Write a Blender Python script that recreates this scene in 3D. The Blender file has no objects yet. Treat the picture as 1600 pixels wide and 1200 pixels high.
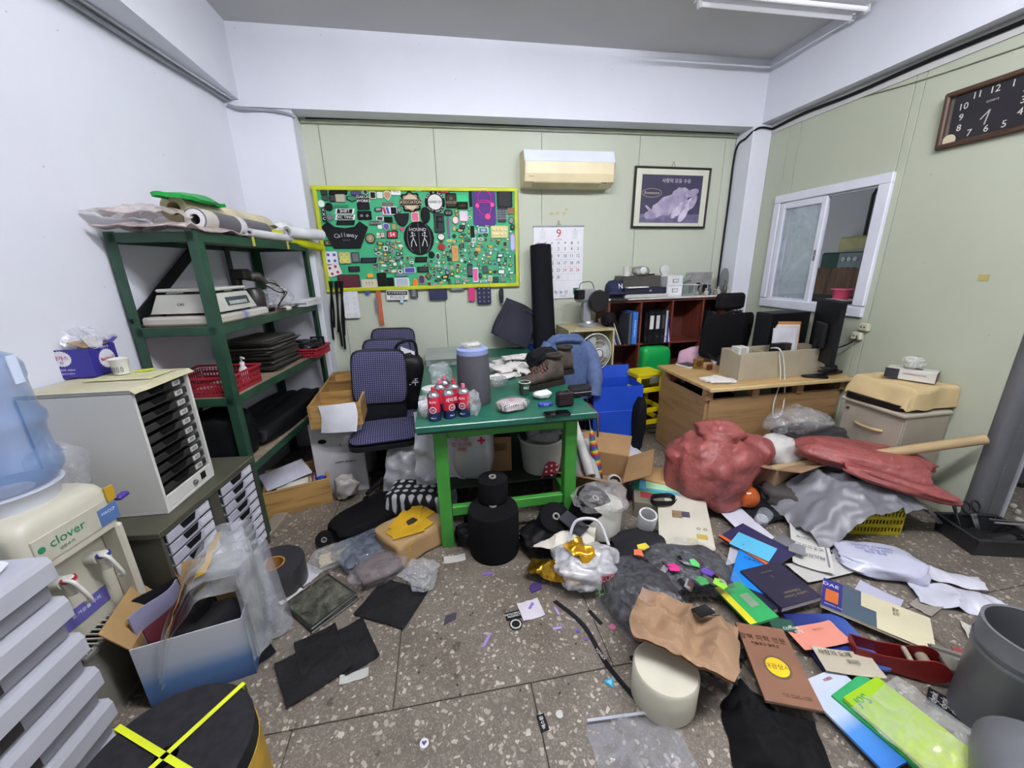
import bpy, math, random
from math import sin, cos, pi, radians, atan2, hypot, sqrt
from mathutils import Vector, Matrix, noise
random.seed(7)
scene = bpy.context.scene
COL = scene.collection
# ---------------------------------------------------------------- camera
YAW, PITCH, ROLL, FPX, CAMH = radians(9.69), radians(-16.79), radians(-1.265), 613.2, 1.65
_f = Vector((sin(YAW)*cos(PITCH), cos(YAW)*cos(PITCH), sin(PITCH)))
_r0 = Vector((cos(YAW), -sin(YAW), 0)); _u0 = _r0.cross(_f)
_r = cos(ROLL)*_r0 + sin(ROLL)*_u0; _u = -sin(ROLL)*_r0 + cos(ROLL)*_u0
CAM = Vector((0, 0, CAMH))
cd = bpy.data.cameras.new('camera'); cam = bpy.data.objects.new('camera', cd); COL.objects.link(cam)
cd.sensor_width = 36; cd.lens = FPX/1600*36; cd.clip_start = .02
cam.matrix_world = Matrix.Translation(CAM) @ Matrix((_r, _u, -_f)).transposed().to_4x4()
scene.camera = cam
# ---------------------------------------------------------------- world, lights, exposure
w = bpy.data.worlds.new('world'); scene.world = w; w.use_nodes = True
w.node_tree.nodes['Background'].inputs[0].default_value = (.90, .94, 1, 1)
w.node_tree.nodes['Background'].inputs[1].default_value = .25
def area(name, loc, sx, sy, power, col=(.90, .95, 1)):
    l = bpy.data.lights.new(name, 'AREA'); l.shape = 'RECTANGLE'; l.size = sx; l.size_y = sy; l.energy = power; l.color = col
    o = bpy.data.objects.new(name, l); COL.objects.link(o); o.location = loc; return o
area('neighbour_room_light', (4.4, 3.4, 2.85), 1.0, .8, 40)
vs = scene.view_settings; vs.view_transform = 'Standard'; vs.look = 'None'; vs.gamma = 1; vs.use_curve_mapping = False; vs.exposure = 1.0
# ---------------------------------------------------------------- survey: where a measured direction meets a real plane of the room
def ray(x, y): return _r*((x-800)/FPX) - _u*((y-600)/FPX) + _f
def P(x, y, z=0.0): d = ray(x, y); return CAM + d*((z-CAMH)/d.z)
def PY(x, y, Y): d = ray(x, y); return CAM + d*(Y/d.y)
def PX(x, y, X): d = ray(x, y); return CAM + d*(X/d.x)
# ---------------------------------------------------------------- materials
def lin(c):
    if isinstance(c, str): c = c.lstrip('#'); c = [int(c[i:i+2], 16)/255 for i in (0, 2, 4)]
    return [x/12.92 if x <= .04045 else ((x+.055)/1.055)**2.4 for x in c]
_mc = {}
def base(name):
    m = bpy.data.materials.new(name); m.use_nodes = True; nt = m.node_tree
    return m, nt, nt.nodes['Principled BSDF']
def N(nt, t, **k):
    n = nt.nodes.new(t)
    for a, v in k.items():
        if a in n.inputs.keys(): n.inputs[a].default_value = v
        else: setattr(n, a, v)
    return n
def ramp(nt, stops, fac):
    n = nt.nodes.new('ShaderNodeValToRGB'); e = n.color_ramp.elements
    while len(e) < len(stops): e.new(.5)
    for i, (p, c) in enumerate(stops): e[i].position = p; e[i].color = (*c[:3], 1)
    nt.links.new(fac, n.inputs[0]); return n.outputs[0]
def bump(nt, h, s, d=.01):
    b = N(nt, 'ShaderNodeBump', Strength=s, Distance=d); nt.links.new(h, b.inputs['Height']); return b.outputs[0]
def K(c, r=.55, m=0, v=.12, s=5, b=0, bs=60, al=1, c2=None, bd=.004):
    """plain procedural colour: base tone varied by noise, optional second tone, fine relief"""
    k = (c, r, m, v, s, b, bs, al, c2)
    if k in _mc: return _mc[k]
    M, nt, p = base('mat_'+str(c).strip('#')); L = nt.links
    tc = N(nt, 'ShaderNodeTexCoord'); n = N(nt, 'ShaderNodeTexNoise', Scale=float(s), Detail=5.0); L.new(tc.outputs['Object'], n.inputs['Vector'])
    a = lin(c); q = lin(c2) if c2 else [min(1, x*(1+v)) for x in a]; a0 = a if c2 else [x*(1-v) for x in a]
    L.new(ramp(nt, [(.35, a0), (.65, q)], n.outputs['Fac']), p.inputs['Base Color'])
    p.inputs['Roughness'].default_value = r; p.inputs['Metallic'].default_value = m; p.inputs['Alpha'].default_value = al
    if max(a) < .02 and r > .4: p.inputs['Specular IOR Level'].default_value = .15
    if b:
        n2 = N(nt, 'ShaderNodeTexNoise', Scale=float(bs), Detail=4.0); L.new(tc.outputs['Object'], n2.inputs['Vector'])
        L.new(bump(nt, n2.outputs['Fac'], b, bd), p.inputs['Normal'])
    _mc[k] = M; return M
def CLEAR(c='#e8ecf0', al=.28, r=.10, b=.5, bs=25):
    k = ('clear', c, al, r, b, bs)
    if k in _mc: return _mc[k]
    M, nt, p = base('clear_plastic'); L = nt.links
    tc = N(nt, 'ShaderNodeTexCoord'); n = N(nt, 'ShaderNodeTexNoise', Scale=float(bs), Detail=3.0, Distortion=1.2); L.new(tc.outputs['Object'], n.inputs['Vector'])
    p.inputs['Base Color'].default_value = (*lin(c), 1); p.inputs['Roughness'].default_value = r
    p.inputs['Specular IOR Level'].default_value = .9; p.inputs['Coat Weight'].default_value = .7; p.inputs['Coat Roughness'].default_value = .04
    al_out = N(nt, 'ShaderNodeMapRange'); al_out.inputs['From Min'].default_value = .3; al_out.inputs['From Max'].default_value = .7
    al_out.inputs['To Min'].default_value = al*.35; al_out.inputs['To Max'].default_value = min(1, al*1.25)
    L.new(n.outputs['Fac'], al_out.inputs['Value']); L.new(al_out.outputs[0], p.inputs['Alpha'])
    L.new(bump(nt, n.outputs['Fac'], b*.5, .015), p.inputs['Normal']); _mc[k] = M; return M
def WOOD(c, c2, scale=3.0, axis='X', r=.5, name='wood'):
    k = (name, c, c2, scale, axis)
    if k in _mc: return _mc[k]
    M, nt, p = base(name); L = nt.links
    tc = N(nt, 'ShaderNodeTexCoord'); mp = N(nt, 'ShaderNodeMapping'); L.new(tc.outputs['Object'], mp.inputs[0])
    mp.inputs['Scale'].default_value = {'X': (.6, 6, 6), 'Y': (6, .6, 6), 'Z': (6, 6, .6)}[axis]
    n = N(nt, 'ShaderNodeTexNoise', Scale=float(scale), Detail=6.0, Distortion=1.5); L.new(mp.outputs[0], n.inputs['Vector'])
    L.new(ramp(nt, [(.3, lin(c2)), (.5, lin(c)), (.72, [min(1, x*1.15) for x in lin(c)])], n.outputs['Fac']), p.inputs['Base Color'])
    L.new(bump(nt, n.outputs['Fac'], .15, .003), p.inputs['Normal']); p.inputs['Roughness'].default_value = r; _mc[k] = M; return M
def WALL(name, c, stain=.08, speck=True):
    M, nt, p = base(name); L = nt.links
    tc = N(nt, 'ShaderNodeTexCoord'); n = N(nt, 'ShaderNodeTexNoise', Scale=1.3, Detail=6.0, Roughness=.6); L.new(tc.outputs['Object'], n.inputs['Vector'])
    a = lin(c); o = ramp(nt, [(.3, [x*(1-stain) for x in a]), (.6, a)], n.outputs['Fac'])
    if speck:
        v = N(nt, 'ShaderNodeTexVoronoi', Scale=7.0); L.new(tc.outputs['Object'], v.inputs['Vector'])
        s = ramp(nt, [(.018, (.25, .22, .18)), (.03, (1, 1, 1))], v.outputs['Distance'])
        mx = N(nt, 'ShaderNodeMix', data_type='RGBA', blend_type='MULTIPLY'); mx.inputs[0].default_value = .55
        L.new(o, mx.inputs[6]); L.new(s, mx.inputs[7]); o = mx.outputs[2]
    L.new(o, p.inputs['Base Color']); p.inputs['Roughness'].default_value = .7
    n2 = N(nt, 'ShaderNodeTexNoise', Scale=9.0, Detail=4.0); L.new(tc.outputs['Object'], n2.inputs['Vector'])
    L.new(bump(nt, n2.outputs['Fac'], .12, .01), p.inputs['Normal']); return M
def TERRAZZO():
    M, nt, p = base('terrazzo'); L = nt.links
    g = N(nt, 'ShaderNodeNewGeometry')
    nd = N(nt, 'ShaderNodeTexNoise', Scale=30.0, Detail=2.0); L.new(g.outputs['Position'], nd.inputs['Vector'])
    ad = N(nt, 'ShaderNodeMixRGB', blend_type='LINEAR_LIGHT'); ad.inputs[0].default_value = .02
    L.new(g.outputs['Position'], ad.inputs[1]); L.new(nd.outputs['Color'], ad.inputs[2])
    v = N(nt, 'ShaderNodeTexVoronoi', Scale=50.0, Randomness=1.0); L.new(ad.outputs[0], v.inputs['Vector'])
    cs = N(nt, 'ShaderNodeSeparateColor'); L.new(v.outputs['Color'], cs.inputs[0])
    # chip radius varies per cell
    mr = N(nt, 'ShaderNodeMapRange'); L.new(cs.outputs[0], mr.inputs['Value']); mr.inputs['From Min'].default_value = .15; mr.inputs['To Min'].default_value = .0; mr.inputs['To Max'].default_value = .52
    lt = N(nt, 'ShaderNodeMath', operation='LESS_THAN'); L.new(v.outputs['Distance'], lt.inputs[0]); L.new(mr.outputs[0], lt.inputs[1])
    chip = ramp(nt, [(0, lin('#6e685f')), (.3, lin('#a39d92')), (.75, lin('#c4beb2')), (1, lin('#86807a'))], cs.outputs[1])
    v2 = N(nt, 'ShaderNodeTexVoronoi', Scale=120.0); L.new(g.outputs['Position'], v2.inputs['Vector'])
    cem = ramp(nt, [(.05, lin('#9c958a')), (.3, lin('#7e776d')), (.6, lin('#6c655c'))], v2.outputs['Distance'])
    mx = N(nt, 'ShaderNodeMix', data_type='RGBA'); L.new(lt.outputs[0], mx.inputs[0]); L.new(cem, mx.inputs[6]); L.new(chip, mx.inputs[7])
    n = N(nt, 'ShaderNodeTexNoise', Scale=2.2, Detail=8.0, Roughness=.65); L.new(g.outputs['Position'], n.inputs['Vector'])
    st = ramp(nt, [(.32, (.42, .38, .33)), (.52, (.85, .82, .78)), (.75, (1, 1, 1))], n.outputs['Fac'])
    m2 = N(nt, 'ShaderNodeMix', data_type='RGBA', blend_type='MULTIPLY'); m2.inputs[0].default_value = .75; L.new(mx.outputs[2], m2.inputs[6]); L.new(st, m2.inputs[7])
    n3 = N(nt, 'ShaderNodeTexNoise', Scale=14.0, Detail=5.0); L.new(g.outputs['Position'], n3.inputs['Vector'])
    sp = ramp(nt, [(.29, (.22, .18, .14)), (.36, (1, 1, 1))], n3.outputs['Fac'])
    m3 = N(nt, 'ShaderNodeMix', data_type='RGBA', blend_type='MULTIPLY'); m3.inputs[0].default_value = .7; L.new(m2.outputs[2], m3.inputs[6]); L.new(sp, m3.inputs[7])
    L.new(m3.outputs[2], p.inputs['Base Color']); p.inputs['Roughness'].default_value = .42
    return M
def DOTS(c, c2, scale, size=.22, name='dotted_fabric', r=.9, plane='XZ'):
    k = (name, c, c2, scale)
    if k in _mc: return _mc[k]
    M, nt, p = base(name); L = nt.links
    tc = N(nt, 'ShaderNodeTexCoord'); v = N(nt, 'ShaderNodeTexVoronoi', Scale=float(scale), Randomness=0.0); v.voronoi_dimensions = '2D'; sx = N(nt, 'ShaderNodeSeparateXYZ'); cx = N(nt, 'ShaderNodeCombineXYZ'); L.new(tc.outputs['Object'], sx.inputs[0]); L.new(sx.outputs[plane[0]], cx.inputs[0]); L.new(sx.outputs[plane[1]], cx.inputs[1]); L.new(cx.outputs[0], v.inputs['Vector'])
    L.new(ramp(nt, [(size, lin(c2)), (size+.08, lin(c))], v.outputs['Distance']), p.inputs['Base Color']); p.inputs['Roughness'].default_value = r; _mc[k] = M; return M
def STRIPES(stops, scale, axis=2, name='striped', r=.5):
    M, nt, p = base(name); L = nt.links
    tc = N(nt, 'ShaderNodeTexCoord'); s = N(nt, 'ShaderNodeSeparateXYZ'); L.new(tc.outputs['Object'], s.inputs[0])
    a = N(nt, 'ShaderNodeMath', operation='MULTIPLY'); a.inputs[1].default_value = scale; L.new(s.outputs[axis], a.inputs[0])
    f = N(nt, 'ShaderNodeMath', operation='FRACT'); L.new(a.outputs[0], f.inputs[0])
    n = nt.nodes.new('ShaderNodeValToRGB'); n.color_ramp.interpolation = 'CONSTANT'; e = n.color_ramp.elements
    while len(e) < len(stops): e.new(.5)
    for i, c in enumerate(stops): e[i].position = i/len(stops); e[i].color = (*lin(c), 1)
    L.new(f.outputs[0], n.inputs[0]); L.new(n.outputs[0], p.inputs['Base Color']); p.inputs['Roughness'].default_value = r; return M
def GRADP(stops, axis=2, lo=0, hi=.3, name='gradient_print', r=.35, al=1):
    M, nt, p = base(name); L = nt.links
    tc = N(nt, 'ShaderNodeTexCoord'); s = N(nt, 'ShaderNodeSeparateXYZ'); L.new(tc.outputs['Object'], s.inputs[0])
    a = N(nt, 'ShaderNodeMapRange'); L.new(s.outputs[axis], a.inputs['Value']); a.inputs['From Min'].default_value = lo; a.inputs['From Max'].default_value = hi
    L.new(ramp(nt, [(q, lin(c)) for q, c in stops], a.outputs[0]), p.inputs['Base Color']); p.inputs['Roughness'].default_value = r; p.inputs['Alpha'].default_value = al; return M
def EMIT(c, s):
    M, nt, p = base('glowing_tube'); p.inputs['Base Color'].default_value = (*lin(c), 1); p.inputs['Emission Color'].default_value = (*lin(c), 1); p.inputs['Emission Strength'].default_value = s; return M
# ---------------------------------------------------------------- mesh builder
class G:
    def __init__(s): s.v = []; s.f = []; s.mi = []; s.cur = 0
    def add(s, vs, fs):
        o = len(s.v); s.v += [tuple(x) for x in vs]; s.f += [tuple(i+o for i in q) for q in fs]; s.mi += [s.cur]*len(fs); return s
    def slot(s, i): s.cur = i; return s
    def box(s, c, d, rz=0, ch=0, R=None):
        hx, hy, hz = d[0]/2, d[1]/2, d[2]/2; ch = min(ch, hx*.9, hy*.9, hz*.9)
        if ch <= 0:
            vs = [Vector((x*hx, y*hy, z*hz)) for z in (-1, 1) for y in (-1, 1) for x in (-1, 1)]
            fs = [(0, 2, 3, 1), (4, 5, 7, 6), (0, 1, 5, 4), (2, 6, 7, 3), (0, 4, 6, 2), (1, 3, 7, 5)]
        else:
            vs = []; ix = {}
            for x in (-1, 1):
                for y in (-1, 1):
                    for z in (-1, 1):
                        for a in range(3):
                            q = [x*(hx-(ch if a != 0 else 0)), y*(hy-(ch if a != 1 else 0)), z*(hz-(ch if a != 2 else 0))]
                            ix[x, y, z, a] = len(vs); vs.append(Vector(q))
            fs = []
            for sgn in (-1, 1):
                fs.append([ix[sgn, y, z, 0] for y, z in ((-1, -1), (1, -1), (1, 1), (-1, 1))][::sgn])
                fs.append([ix[x, sgn, z, 1] for x, z in ((-1, -1), (-1, 1), (1, 1), (1, -1))][::sgn])
                fs.append([ix[x, y, sgn, 2] for x, y in ((-1, -1), (1, -1), (1, 1), (-1, 1))][::sgn])
            for p_ in (-1, 1):
                for q_ in (-1, 1):
                    k = p_*q_
                    fs.append([ix[p_, q_, -1, 0], ix[p_, q_, -1, 1], ix[p_, q_, 1, 1], ix[p_, q_, 1, 0]][::k])
                    fs.append([ix[p_, -1, q_, 0], ix[p_, 1, q_, 0], ix[p_, 1, q_, 2], ix[p_, -1, q_, 2]][::k])
                    fs.append([ix[-1, p_, q_, 1], ix[-1, p_, q_, 2], ix[1, p_, q_, 2], ix[1, p_, q_, 1]][::k])
            for x in (-1, 1):
                for y in (-1, 1):
                    for z in (-1, 1): fs.append([ix[x, y, z, 0], ix[x, y, z, 1], ix[x, y, z, 2]][::x*y*z])
        if R is None and rz: R = Matrix.Rotation(rz, 3, 'Z')
        C = Vector(c); return s.add([(R @ q if R else q)+C for q in vs], fs)
    def tube(s, pts, r, n=8, cap=True):
        pts = [Vector(p) for p in pts]; rs = r if isinstance(r, (list, tuple)) else [r]*len(pts); vs = []; fs = []; up = None
        for i, p in enumerate(pts):
            t = (pts[min(i+1, len(pts)-1)]-pts[max(i-1, 0)]).normalized()
            if up is None: up = Vector((0, 0, 1)) if abs(t.z) < .9 else Vector((1, 0, 0))
            a = t.cross(up).normalized(); b = a.cross(t).normalized(); up = b
            for k in range(n):
                q = 2*pi*k/n; vs.append(p + (a*cos(q)+b*sin(q))*rs[i])
        for i in range(len(pts)-1):
            for k in range(n): fs.append((i*n+k, i*n+(k+1) % n, (i+1)*n+(k+1) % n, (i+1)*n+k))
        if cap: fs += [tuple(range(n))[::-1], tuple(range((len(pts)-1)*n, len(pts)*n))]
        return s.add(vs, fs)
    def lathe(s, prof, n=24, c=(0, 0, 0), R=None, closed=False):
        vs = []; fs = []; m = len(prof); C = Vector(c)
        for r, z in prof:
            for k in range(n):
                a = 2*pi*k/n; q = Vector((r*cos(a), r*sin(a), z)); vs.append((R @ q if R else q)+C)
        for i in range(m if closed else m-1):
            j = (i+1) % m
            for k in range(n): fs.append((i*n+k, i*n+(k+1) % n, j*n+(k+1) % n, j*n+k))
        if not closed:
            if prof[0][0] > 1e-6: fs.append(tuple(range(n))[::-1])
            if prof[-1][0] > 1e-6: fs.append(tuple(range((m-1)*n, m*n)))
        return s.add(vs, fs)
    def prism(s, poly, z0, z1, R=None, c=(0, 0, 0)):
        n = len(poly); C = Vector(c)
        vs = [Vector((x, y, z0)) for x, y in poly] + [Vector((x, y, z1)) for x, y in poly]
        fs = [tuple(range(n))[::-1], tuple(range(n, 2*n))] + [(i, (i+1) % n, n+(i+1) % n, n+i) for i in range(n)]
        return s.add([(R @ q if R else q)+C for q in vs], fs)
    def sheet(s, fn, nu, nv, t=.0015):
        """a thin solid sheet: fn(u,v)->point, u,v in 0..1"""
        A = [[Vector(fn(i/nu, j/nv)) for j in range(nv+1)] for i in range(nu+1)]; vs = []; fs = []
        def nor(i, j):
            a = A[min(i+1, nu)][j]-A[max(i-1, 0)][j]; b = A[i][min(j+1, nv)]-A[i][max(j-1, 0)]; q = a.cross(b)
            return q.normalized() if q.length > 1e-12 else Vector((0, 0, 1))
        for side in (0, 1):
            for i in range(nu+1):
                for j in range(nv+1): vs.append(A[i][j] + (nor(i, j)*t if side else Vector()))
        m = nv+1; o = (nu+1)*m
        for i in range(nu):
            for j in range(nv):
                q = (i*m+j, (i+1)*m+j, (i+1)*m+j+1, i*m+j+1); fs.append(q[::-1]); fs.append(tuple(x+o for x in q))
        for i in range(nu):
            fs.append((i*m, (i+1)*m, (i+1)*m+o, i*m+o)); a = i*m+nv; b = (i+1)*m+nv; fs.append((b, a, a+o, b+o))
        for j in range(nv):
            fs.append((j+1, j, j+o, j+1+o)); a = nu*m+j; fs.append((a, a+1, a+1+o, a+o))
        return s.add(vs, fs)
    def ob(s, name, mats, par=None, loc=(0, 0, 0), rot=(0, 0, 0), smooth=None):
        me = bpy.data.meshes.new(name); me.from_pydata(s.v, [], s.f)
        for m in (mats if isinstance(mats, (list, tuple)) else [mats]): me.materials.append(m)
        if any(s.mi): me.polygons.foreach_set('material_index', s.mi)
        if smooth is not None:
            me.polygons.foreach_set('use_smooth', [True]*len(me.polygons)); me.set_sharp_from_angle(angle=radians(smooth))
        me.update(); o = bpy.data.objects.new(name, me); COL.objects.link(o)
        o.parent = par; o.location = loc; o.rotation_euler = rot; return o
def tag(o, label, cat, group=None):
    o['label'] = label; o['category'] = cat
    if group: o['group'] = group
    return o
def thing(name, label, cat, loc=(0, 0, 0), rz=0, group=None, rot=None):
    o = bpy.data.objects.new(name, None); COL.objects.link(o); o.empty_display_size = .05
    o.location = loc; o.rotation_euler = rot or (0, 0, rz); return tag(o, label, cat, group)
def struct(o): o['kind'] = 'structure'; return o
def dup(o, par=None, **k):
    c = o.copy(); COL.objects.link(c); c.parent = par
    for ch in list(o.children): dup(ch, c)
    for a, v in k.items(): setattr(c, a, v)
    return c
TEXTS = []
def txt(body, size, m, par, loc, rot=(0, 0, 0), al='CENTER', sx=1, sp=1, name='lettering', ls=1):
    cu = bpy.data.curves.new(name, 'FONT'); cu.body = body; cu.size = size; cu.align_x = al; cu.align_y = 'CENTER'; cu.extrude = .0004
    cu.resolution_u = 2; cu.space_character = sp; cu.space_line = ls
    o = bpy.data.objects.new(name, cu); COL.objects.link(o); o.parent = par; o.location = loc; o.rotation_euler = rot; o.scale = (sx, 1, 1)
    cu.materials.append(m); TEXTS.append(o); return o
def bake_texts():
    bpy.context.view_layer.update(); dg = bpy.context.evaluated_depsgraph_get()
    for o in TEXTS:
        me = bpy.data.meshes.new_from_object(o.evaluated_get(dg)); nm = o.name.split('.')[0]
        n = bpy.data.objects.new(nm, me); COL.objects.link(n); n.parent = o.parent
        n.location = o.location; n.rotation_euler = o.rotation_euler; n.scale = o.scale
        bpy.data.objects.remove(o)
def nz(x, y, z): return noise.noise(Vector((x, y, z)))
def bag(d, seed=0, amp=.12, fr=3.0, e=.75, nu=44, nv=28, neck=0, sag=.0, floor=True, soft=False):
    """a crumpled, filled bag standing on z=0, size d"""
    g = G(); vs = []; fs = []
    sp = lambda t, k: math.copysign(abs(t)**k, t); rg = random.Random(seed)
    planes = [(Vector((rg.gauss(0, 1), rg.gauss(0, 1), rg.gauss(0, 1))).normalized(), 1.06-amp*rg.random()*1.5) for _ in range(int(22+8*fr))]
    for j in range(nv+1):
        ph = -pi/2 + pi*j/nv
        for i in range(nu):
            th = 2*pi*i/nu
            q = Vector((sp(cos(ph), e)*sp(cos(th), e), sp(cos(ph), e)*sp(sin(th), e), sp(sin(ph), e)))
            a = q*fr*.8 + Vector((seed*3.1, seed*1.7, seed)); a2 = a + .6*Vector((noise.noise(a*.7), noise.noise(a*.7+Vector((9, 3, 1))), noise.noise(a*.7+Vector((2, 7, 5)))))
            if soft: k = 1 + amp*1.6*noise.noise(a2) + amp*.9*(.25-abs(noise.noise(a2*1.9)))
            else:
                qn = q.normalized(); k = 1.12
                for pn, pd in planes:
                    dd = pn.dot(qn)
                    if dd > .3: k = min(k, pd/dd)
                k *= 1 + amp*1.0*noise.noise(a2) + amp*.5*(.25-abs(noise.noise(a2*2.1)))
            q *= k
            if neck and q.z > .55: f = max(.16, 1-neck*(q.z-.55)*1.7); q.x *= f; q.y *= f
            if sag: q.x *= 1-sag*q.z; q.y *= 1-sag*q.z
            z = q.z*d[2]/2 + d[2]/2
            if floor: z = max(0.0, z) + .0006*(j == 0)
            vs.append((q.x*d[0]/2, q.y*d[1]/2, z))
    for j in range(nv):
        for i in range(nu): fs.append((j*nu+i, j*nu+(i+1) % nu, (j+1)*nu+(i+1) % nu, (j+1)*nu+i))
    fs += [tuple(range(nu))[::-1], tuple(range(nv*nu, (nv+1)*nu))]
    return g.add(vs, fs)
def crumple(w, h, t=.0015, z0=.0, amp=.02, fr=6, seed=0, nu=26, nv=20, dome=0, fn=None):
    """a creased sheet lying on z=0 (w along x, h along y), centre at the origin"""
    def f(u, v):
        x, y = (u-.5)*w, (v-.5)*h
        z = z0 + amp*max(0, .75-2.2*abs(nz(x*fr+seed, y*fr, seed*1.3))) + amp*.5*max(0, nz(x*fr*2.3, y*fr*2.3, seed)) + dome*(1-(2*u-1)**2)*(1-(2*v-1)**2)
        if fn: z += fn(u, v)
        k = 1+.06*nz(u*3+seed, v*3, 5)
        return (x*k, y*k, z)
    return G().sheet(f, nu, nv, t)
def flat(A, B, C, z=0):
    a, b, c = P(*A, z), P(*B, z), P(*C, z); u = (b-a).to_2d(); v = (c-a).to_2d(); w = u.length; u /= w
    n = Vector((-u.y, u.x)); h = v.dot(n); k = v.dot(u) if False else 0
    ctr = a.to_2d() + u*w/2 + n*h/2
    return (ctr.x, ctr.y, z), atan2(u.y, u.x), w, abs(h)
def poly_circle(r, n=20, ry=None): return [(r*cos(2*pi*i/n), (ry or r)*sin(2*pi*i/n)) for i in range(n)]
def rrect(w, h, r, n=4):
    o = []
    for cx, cy, a0 in ((w/2-r, h/2-r, 0), (-w/2+r, h/2-r, 90), (-w/2+r, -h/2+r, 180), (w/2-r, -h/2+r, 270)):
        for i in range(n+1): a = radians(a0+90*i/n); o.append((cx+r*cos(a), cy+r*sin(a)))
    return o
def rotx(a): return Matrix.Rotation(a, 3, 'X')
def roty(a): return Matrix.Rotation(a, 3, 'Y')
def rotz(a): return Matrix.Rotation(a, 3, 'Z')
# ================================================================ THE ROOM
XR, YB, ZC = 3.212, 4.0, 3.39
def xl(y): return -1.515 - .11*(3.8-y)
white_wall = WALL('white_plaster', '#dcdfe8', .05); green_panel = WALL('green_panel', '#bcc2b0', .05); seam = K('#8d927c', .8)
M_terr = TERRAZZO(); joint = K('#544e46', .9)
# floor: terrazzo slabs with recessed joints
fl = struct(G().box((2.0, 1.3, -.06), (9, 7.4, .1)).ob('floor', joint))
rows = [(-1.575, .1), (-.66, -.2), (.255, .25), (1.17, -.3), (2.085, -.845), (3.0, -.97)]
cache = {}
for y0, xo in rows:
    hy = .915 if y0 < 3 else 1.0
    x = xo - 3*.915
    while x < 6.2:
        if x > -3:
            if hy not in cache: cache[hy] = G().box((0, 0, -.006), (.911, hy-.004, .012), ch=.002).ob('slab', M_terr, fl).data; s = COL.objects[-1]
            else: s = bpy.data.objects.new('slab', cache[hy]); COL.objects.link(s); s.parent = fl
            s.location = (x+.4575, y0+hy/2, 0)
        x += .915
ceil_m = WALL('ceiling_paint', '#c4c3c2', .05, False)
struct(G().box((.6, 1.1, ZC+.05), (6, 6.2, .1)).ob('ceiling', ceil_m))
g = G().prism([(xl(-1.8)-.15, -1.8), (xl(-1.8), -1.8), (xl(4.1), 4.1), (xl(4.1)-.3, 4.1)], 0, ZC); struct(g.ob('wall_left', white_wall))
# left pillar, right pillar, beams
struct(G().box((-1.30, 3.905, 1.43), (.49, .21, 2.86), ch=.006).ob('trim_1', white_wall))
struct(G().box((3.1125, 3.884, 1.43), (.2, .232, 2.86), ch=.006).ob('trim_2', white_wall))
def beam(name, a, b, c, d, z0):
    struct(G().prism([a, b, c, d], z0, ZC).ob(name, white_wall))
beam('trim_3', (xl(-1.8)-.05, -1.8), (-1.41, -1.8), (-1.41, 3.9), (xl(3.9), 3.9), 2.90)
beam('trim_4', (-1.53, 3.78), (3.25, 3.78), (3.25, 4.1), (-1.53, 4.1), 2.855)
beam('trim_5', (3.10, -1.8), (3.32, -1.8), (3.32, 3.79), (3.10, 3.79), 2.885)
# back wall: sandwich panels
wb = struct(G().box((.98, 4.06, 1.43), (4.1, .1, 2.86)).ob('wall_back', seam))
xs = [-1.06, -.92, .03, 1.01, 1.985, 2.90, 3.013]
for a, b in zip(xs, xs[1:]): G().box(((a+b)/2, 4.004, 1.42), (b-a-.004, .014, 2.84), ch=.0025).ob('panel', green_panel, wb)
struct(G().box((.98, 3.985, 2.838), (4.06, .035, .04), ch=.004).ob('trim_6', K('#9aa08a', .6)))
# right wall: panels around the window opening
WY0, WY1, WZ0, WZ1 = 2.56, 3.56, 1.22, 2.215
wr = struct(G().box((XR+.06, (1.66+WY0)/2, 1.43), (.1, WY0-1.66, 2.88)).box((XR+.06, (WY1+4.0)/2, 1.43), (.1, 4.0-WY1, 2.88)).box((XR+.06, (WY0+WY1)/2, WZ0/2), (.1, WY1-WY0, WZ0)).box((XR+.06, (WY0+WY1)/2, (WZ1+2.88)/2), (.1, WY1-WY0, 2.88-WZ1)).ob('wall_right', seam))
right_panel = WALL('green_panel_right', '#b4baa6', .06)
def pan(y0, y1, z0, z1):
    if y1-y0 > .01 and z1-z0 > .01: G().box((XR+.004, (y0+y1)/2, (z0+z1)/2), (.016, y1-y0-.004, z1-z0), ch=.0025).ob('panel', right_panel, wr)
for y0, y1 in ((1.66, 2.50), (2.50, 3.44), (3.44, 3.77)):
    a, b = max(y0, WY0), min(y1, WY1)
    if a < b:
        pan(y0, a, 0, 2.88); pan(b, y1, 0, 2.88); pan(a, b, 0, WZ0); pan(a, b, WZ1, 2.88)
    else: pan(y0, y1, 0, 2.88)
# sliding window
wm = K('#d9dbe6', .4, v=.04); win = struct(bpy.data.objects.new('window_1', None)); COL.objects.link(win)
g = G()
for y, z, dy, dz in ((WY0+.03, 1.7225, .09, .865), (WY1-.02, 1.7225, .07, .865), ((WY0+WY1)/2, WZ1-.025, 1.03, .07), ((WY0+WY1)/2, WZ0+.025, 1.03, .08)): g.box((XR+.035, y, z), (.13, dy, dz), ch=.006)
g.ob('frame', wm, win)
g = G()
for z in (WZ0+.02, WZ1-.07): g.box((XR-.01, 3.05, z), (.012, .98, .012))
g.ob('rail', K('#8f9199', .4), win)
def sash(y0, y1, x):
    s = G()
    for y, dy in ((y0+.025, .05), (y1-.025, .05)): s.box((x, y, 1.70), (.03, dy, .90), ch=.005)
    for z in (1.275, 2.125): s.box((x, (y0+y1)/2, z), (.03, y1-y0-.1, .055), ch=.003)
    o = s.ob('sash', wm, win)
    G().box((x, (y0+y1)/2, 1.70), (.006, y1-y0-.09, .81)).ob('pane', CLEAR('#c4d2da', .42, .06, .05, 3), o)
    G().box((x-.02, y0+.02, 1.68), (.012, .014, .09), ch=.004).ob('latch', K('#5a5a5a', .4), o)
sash(3.03, 3.50, XR-.005); sash(3.07, 3.49, XR+.05)
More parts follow.
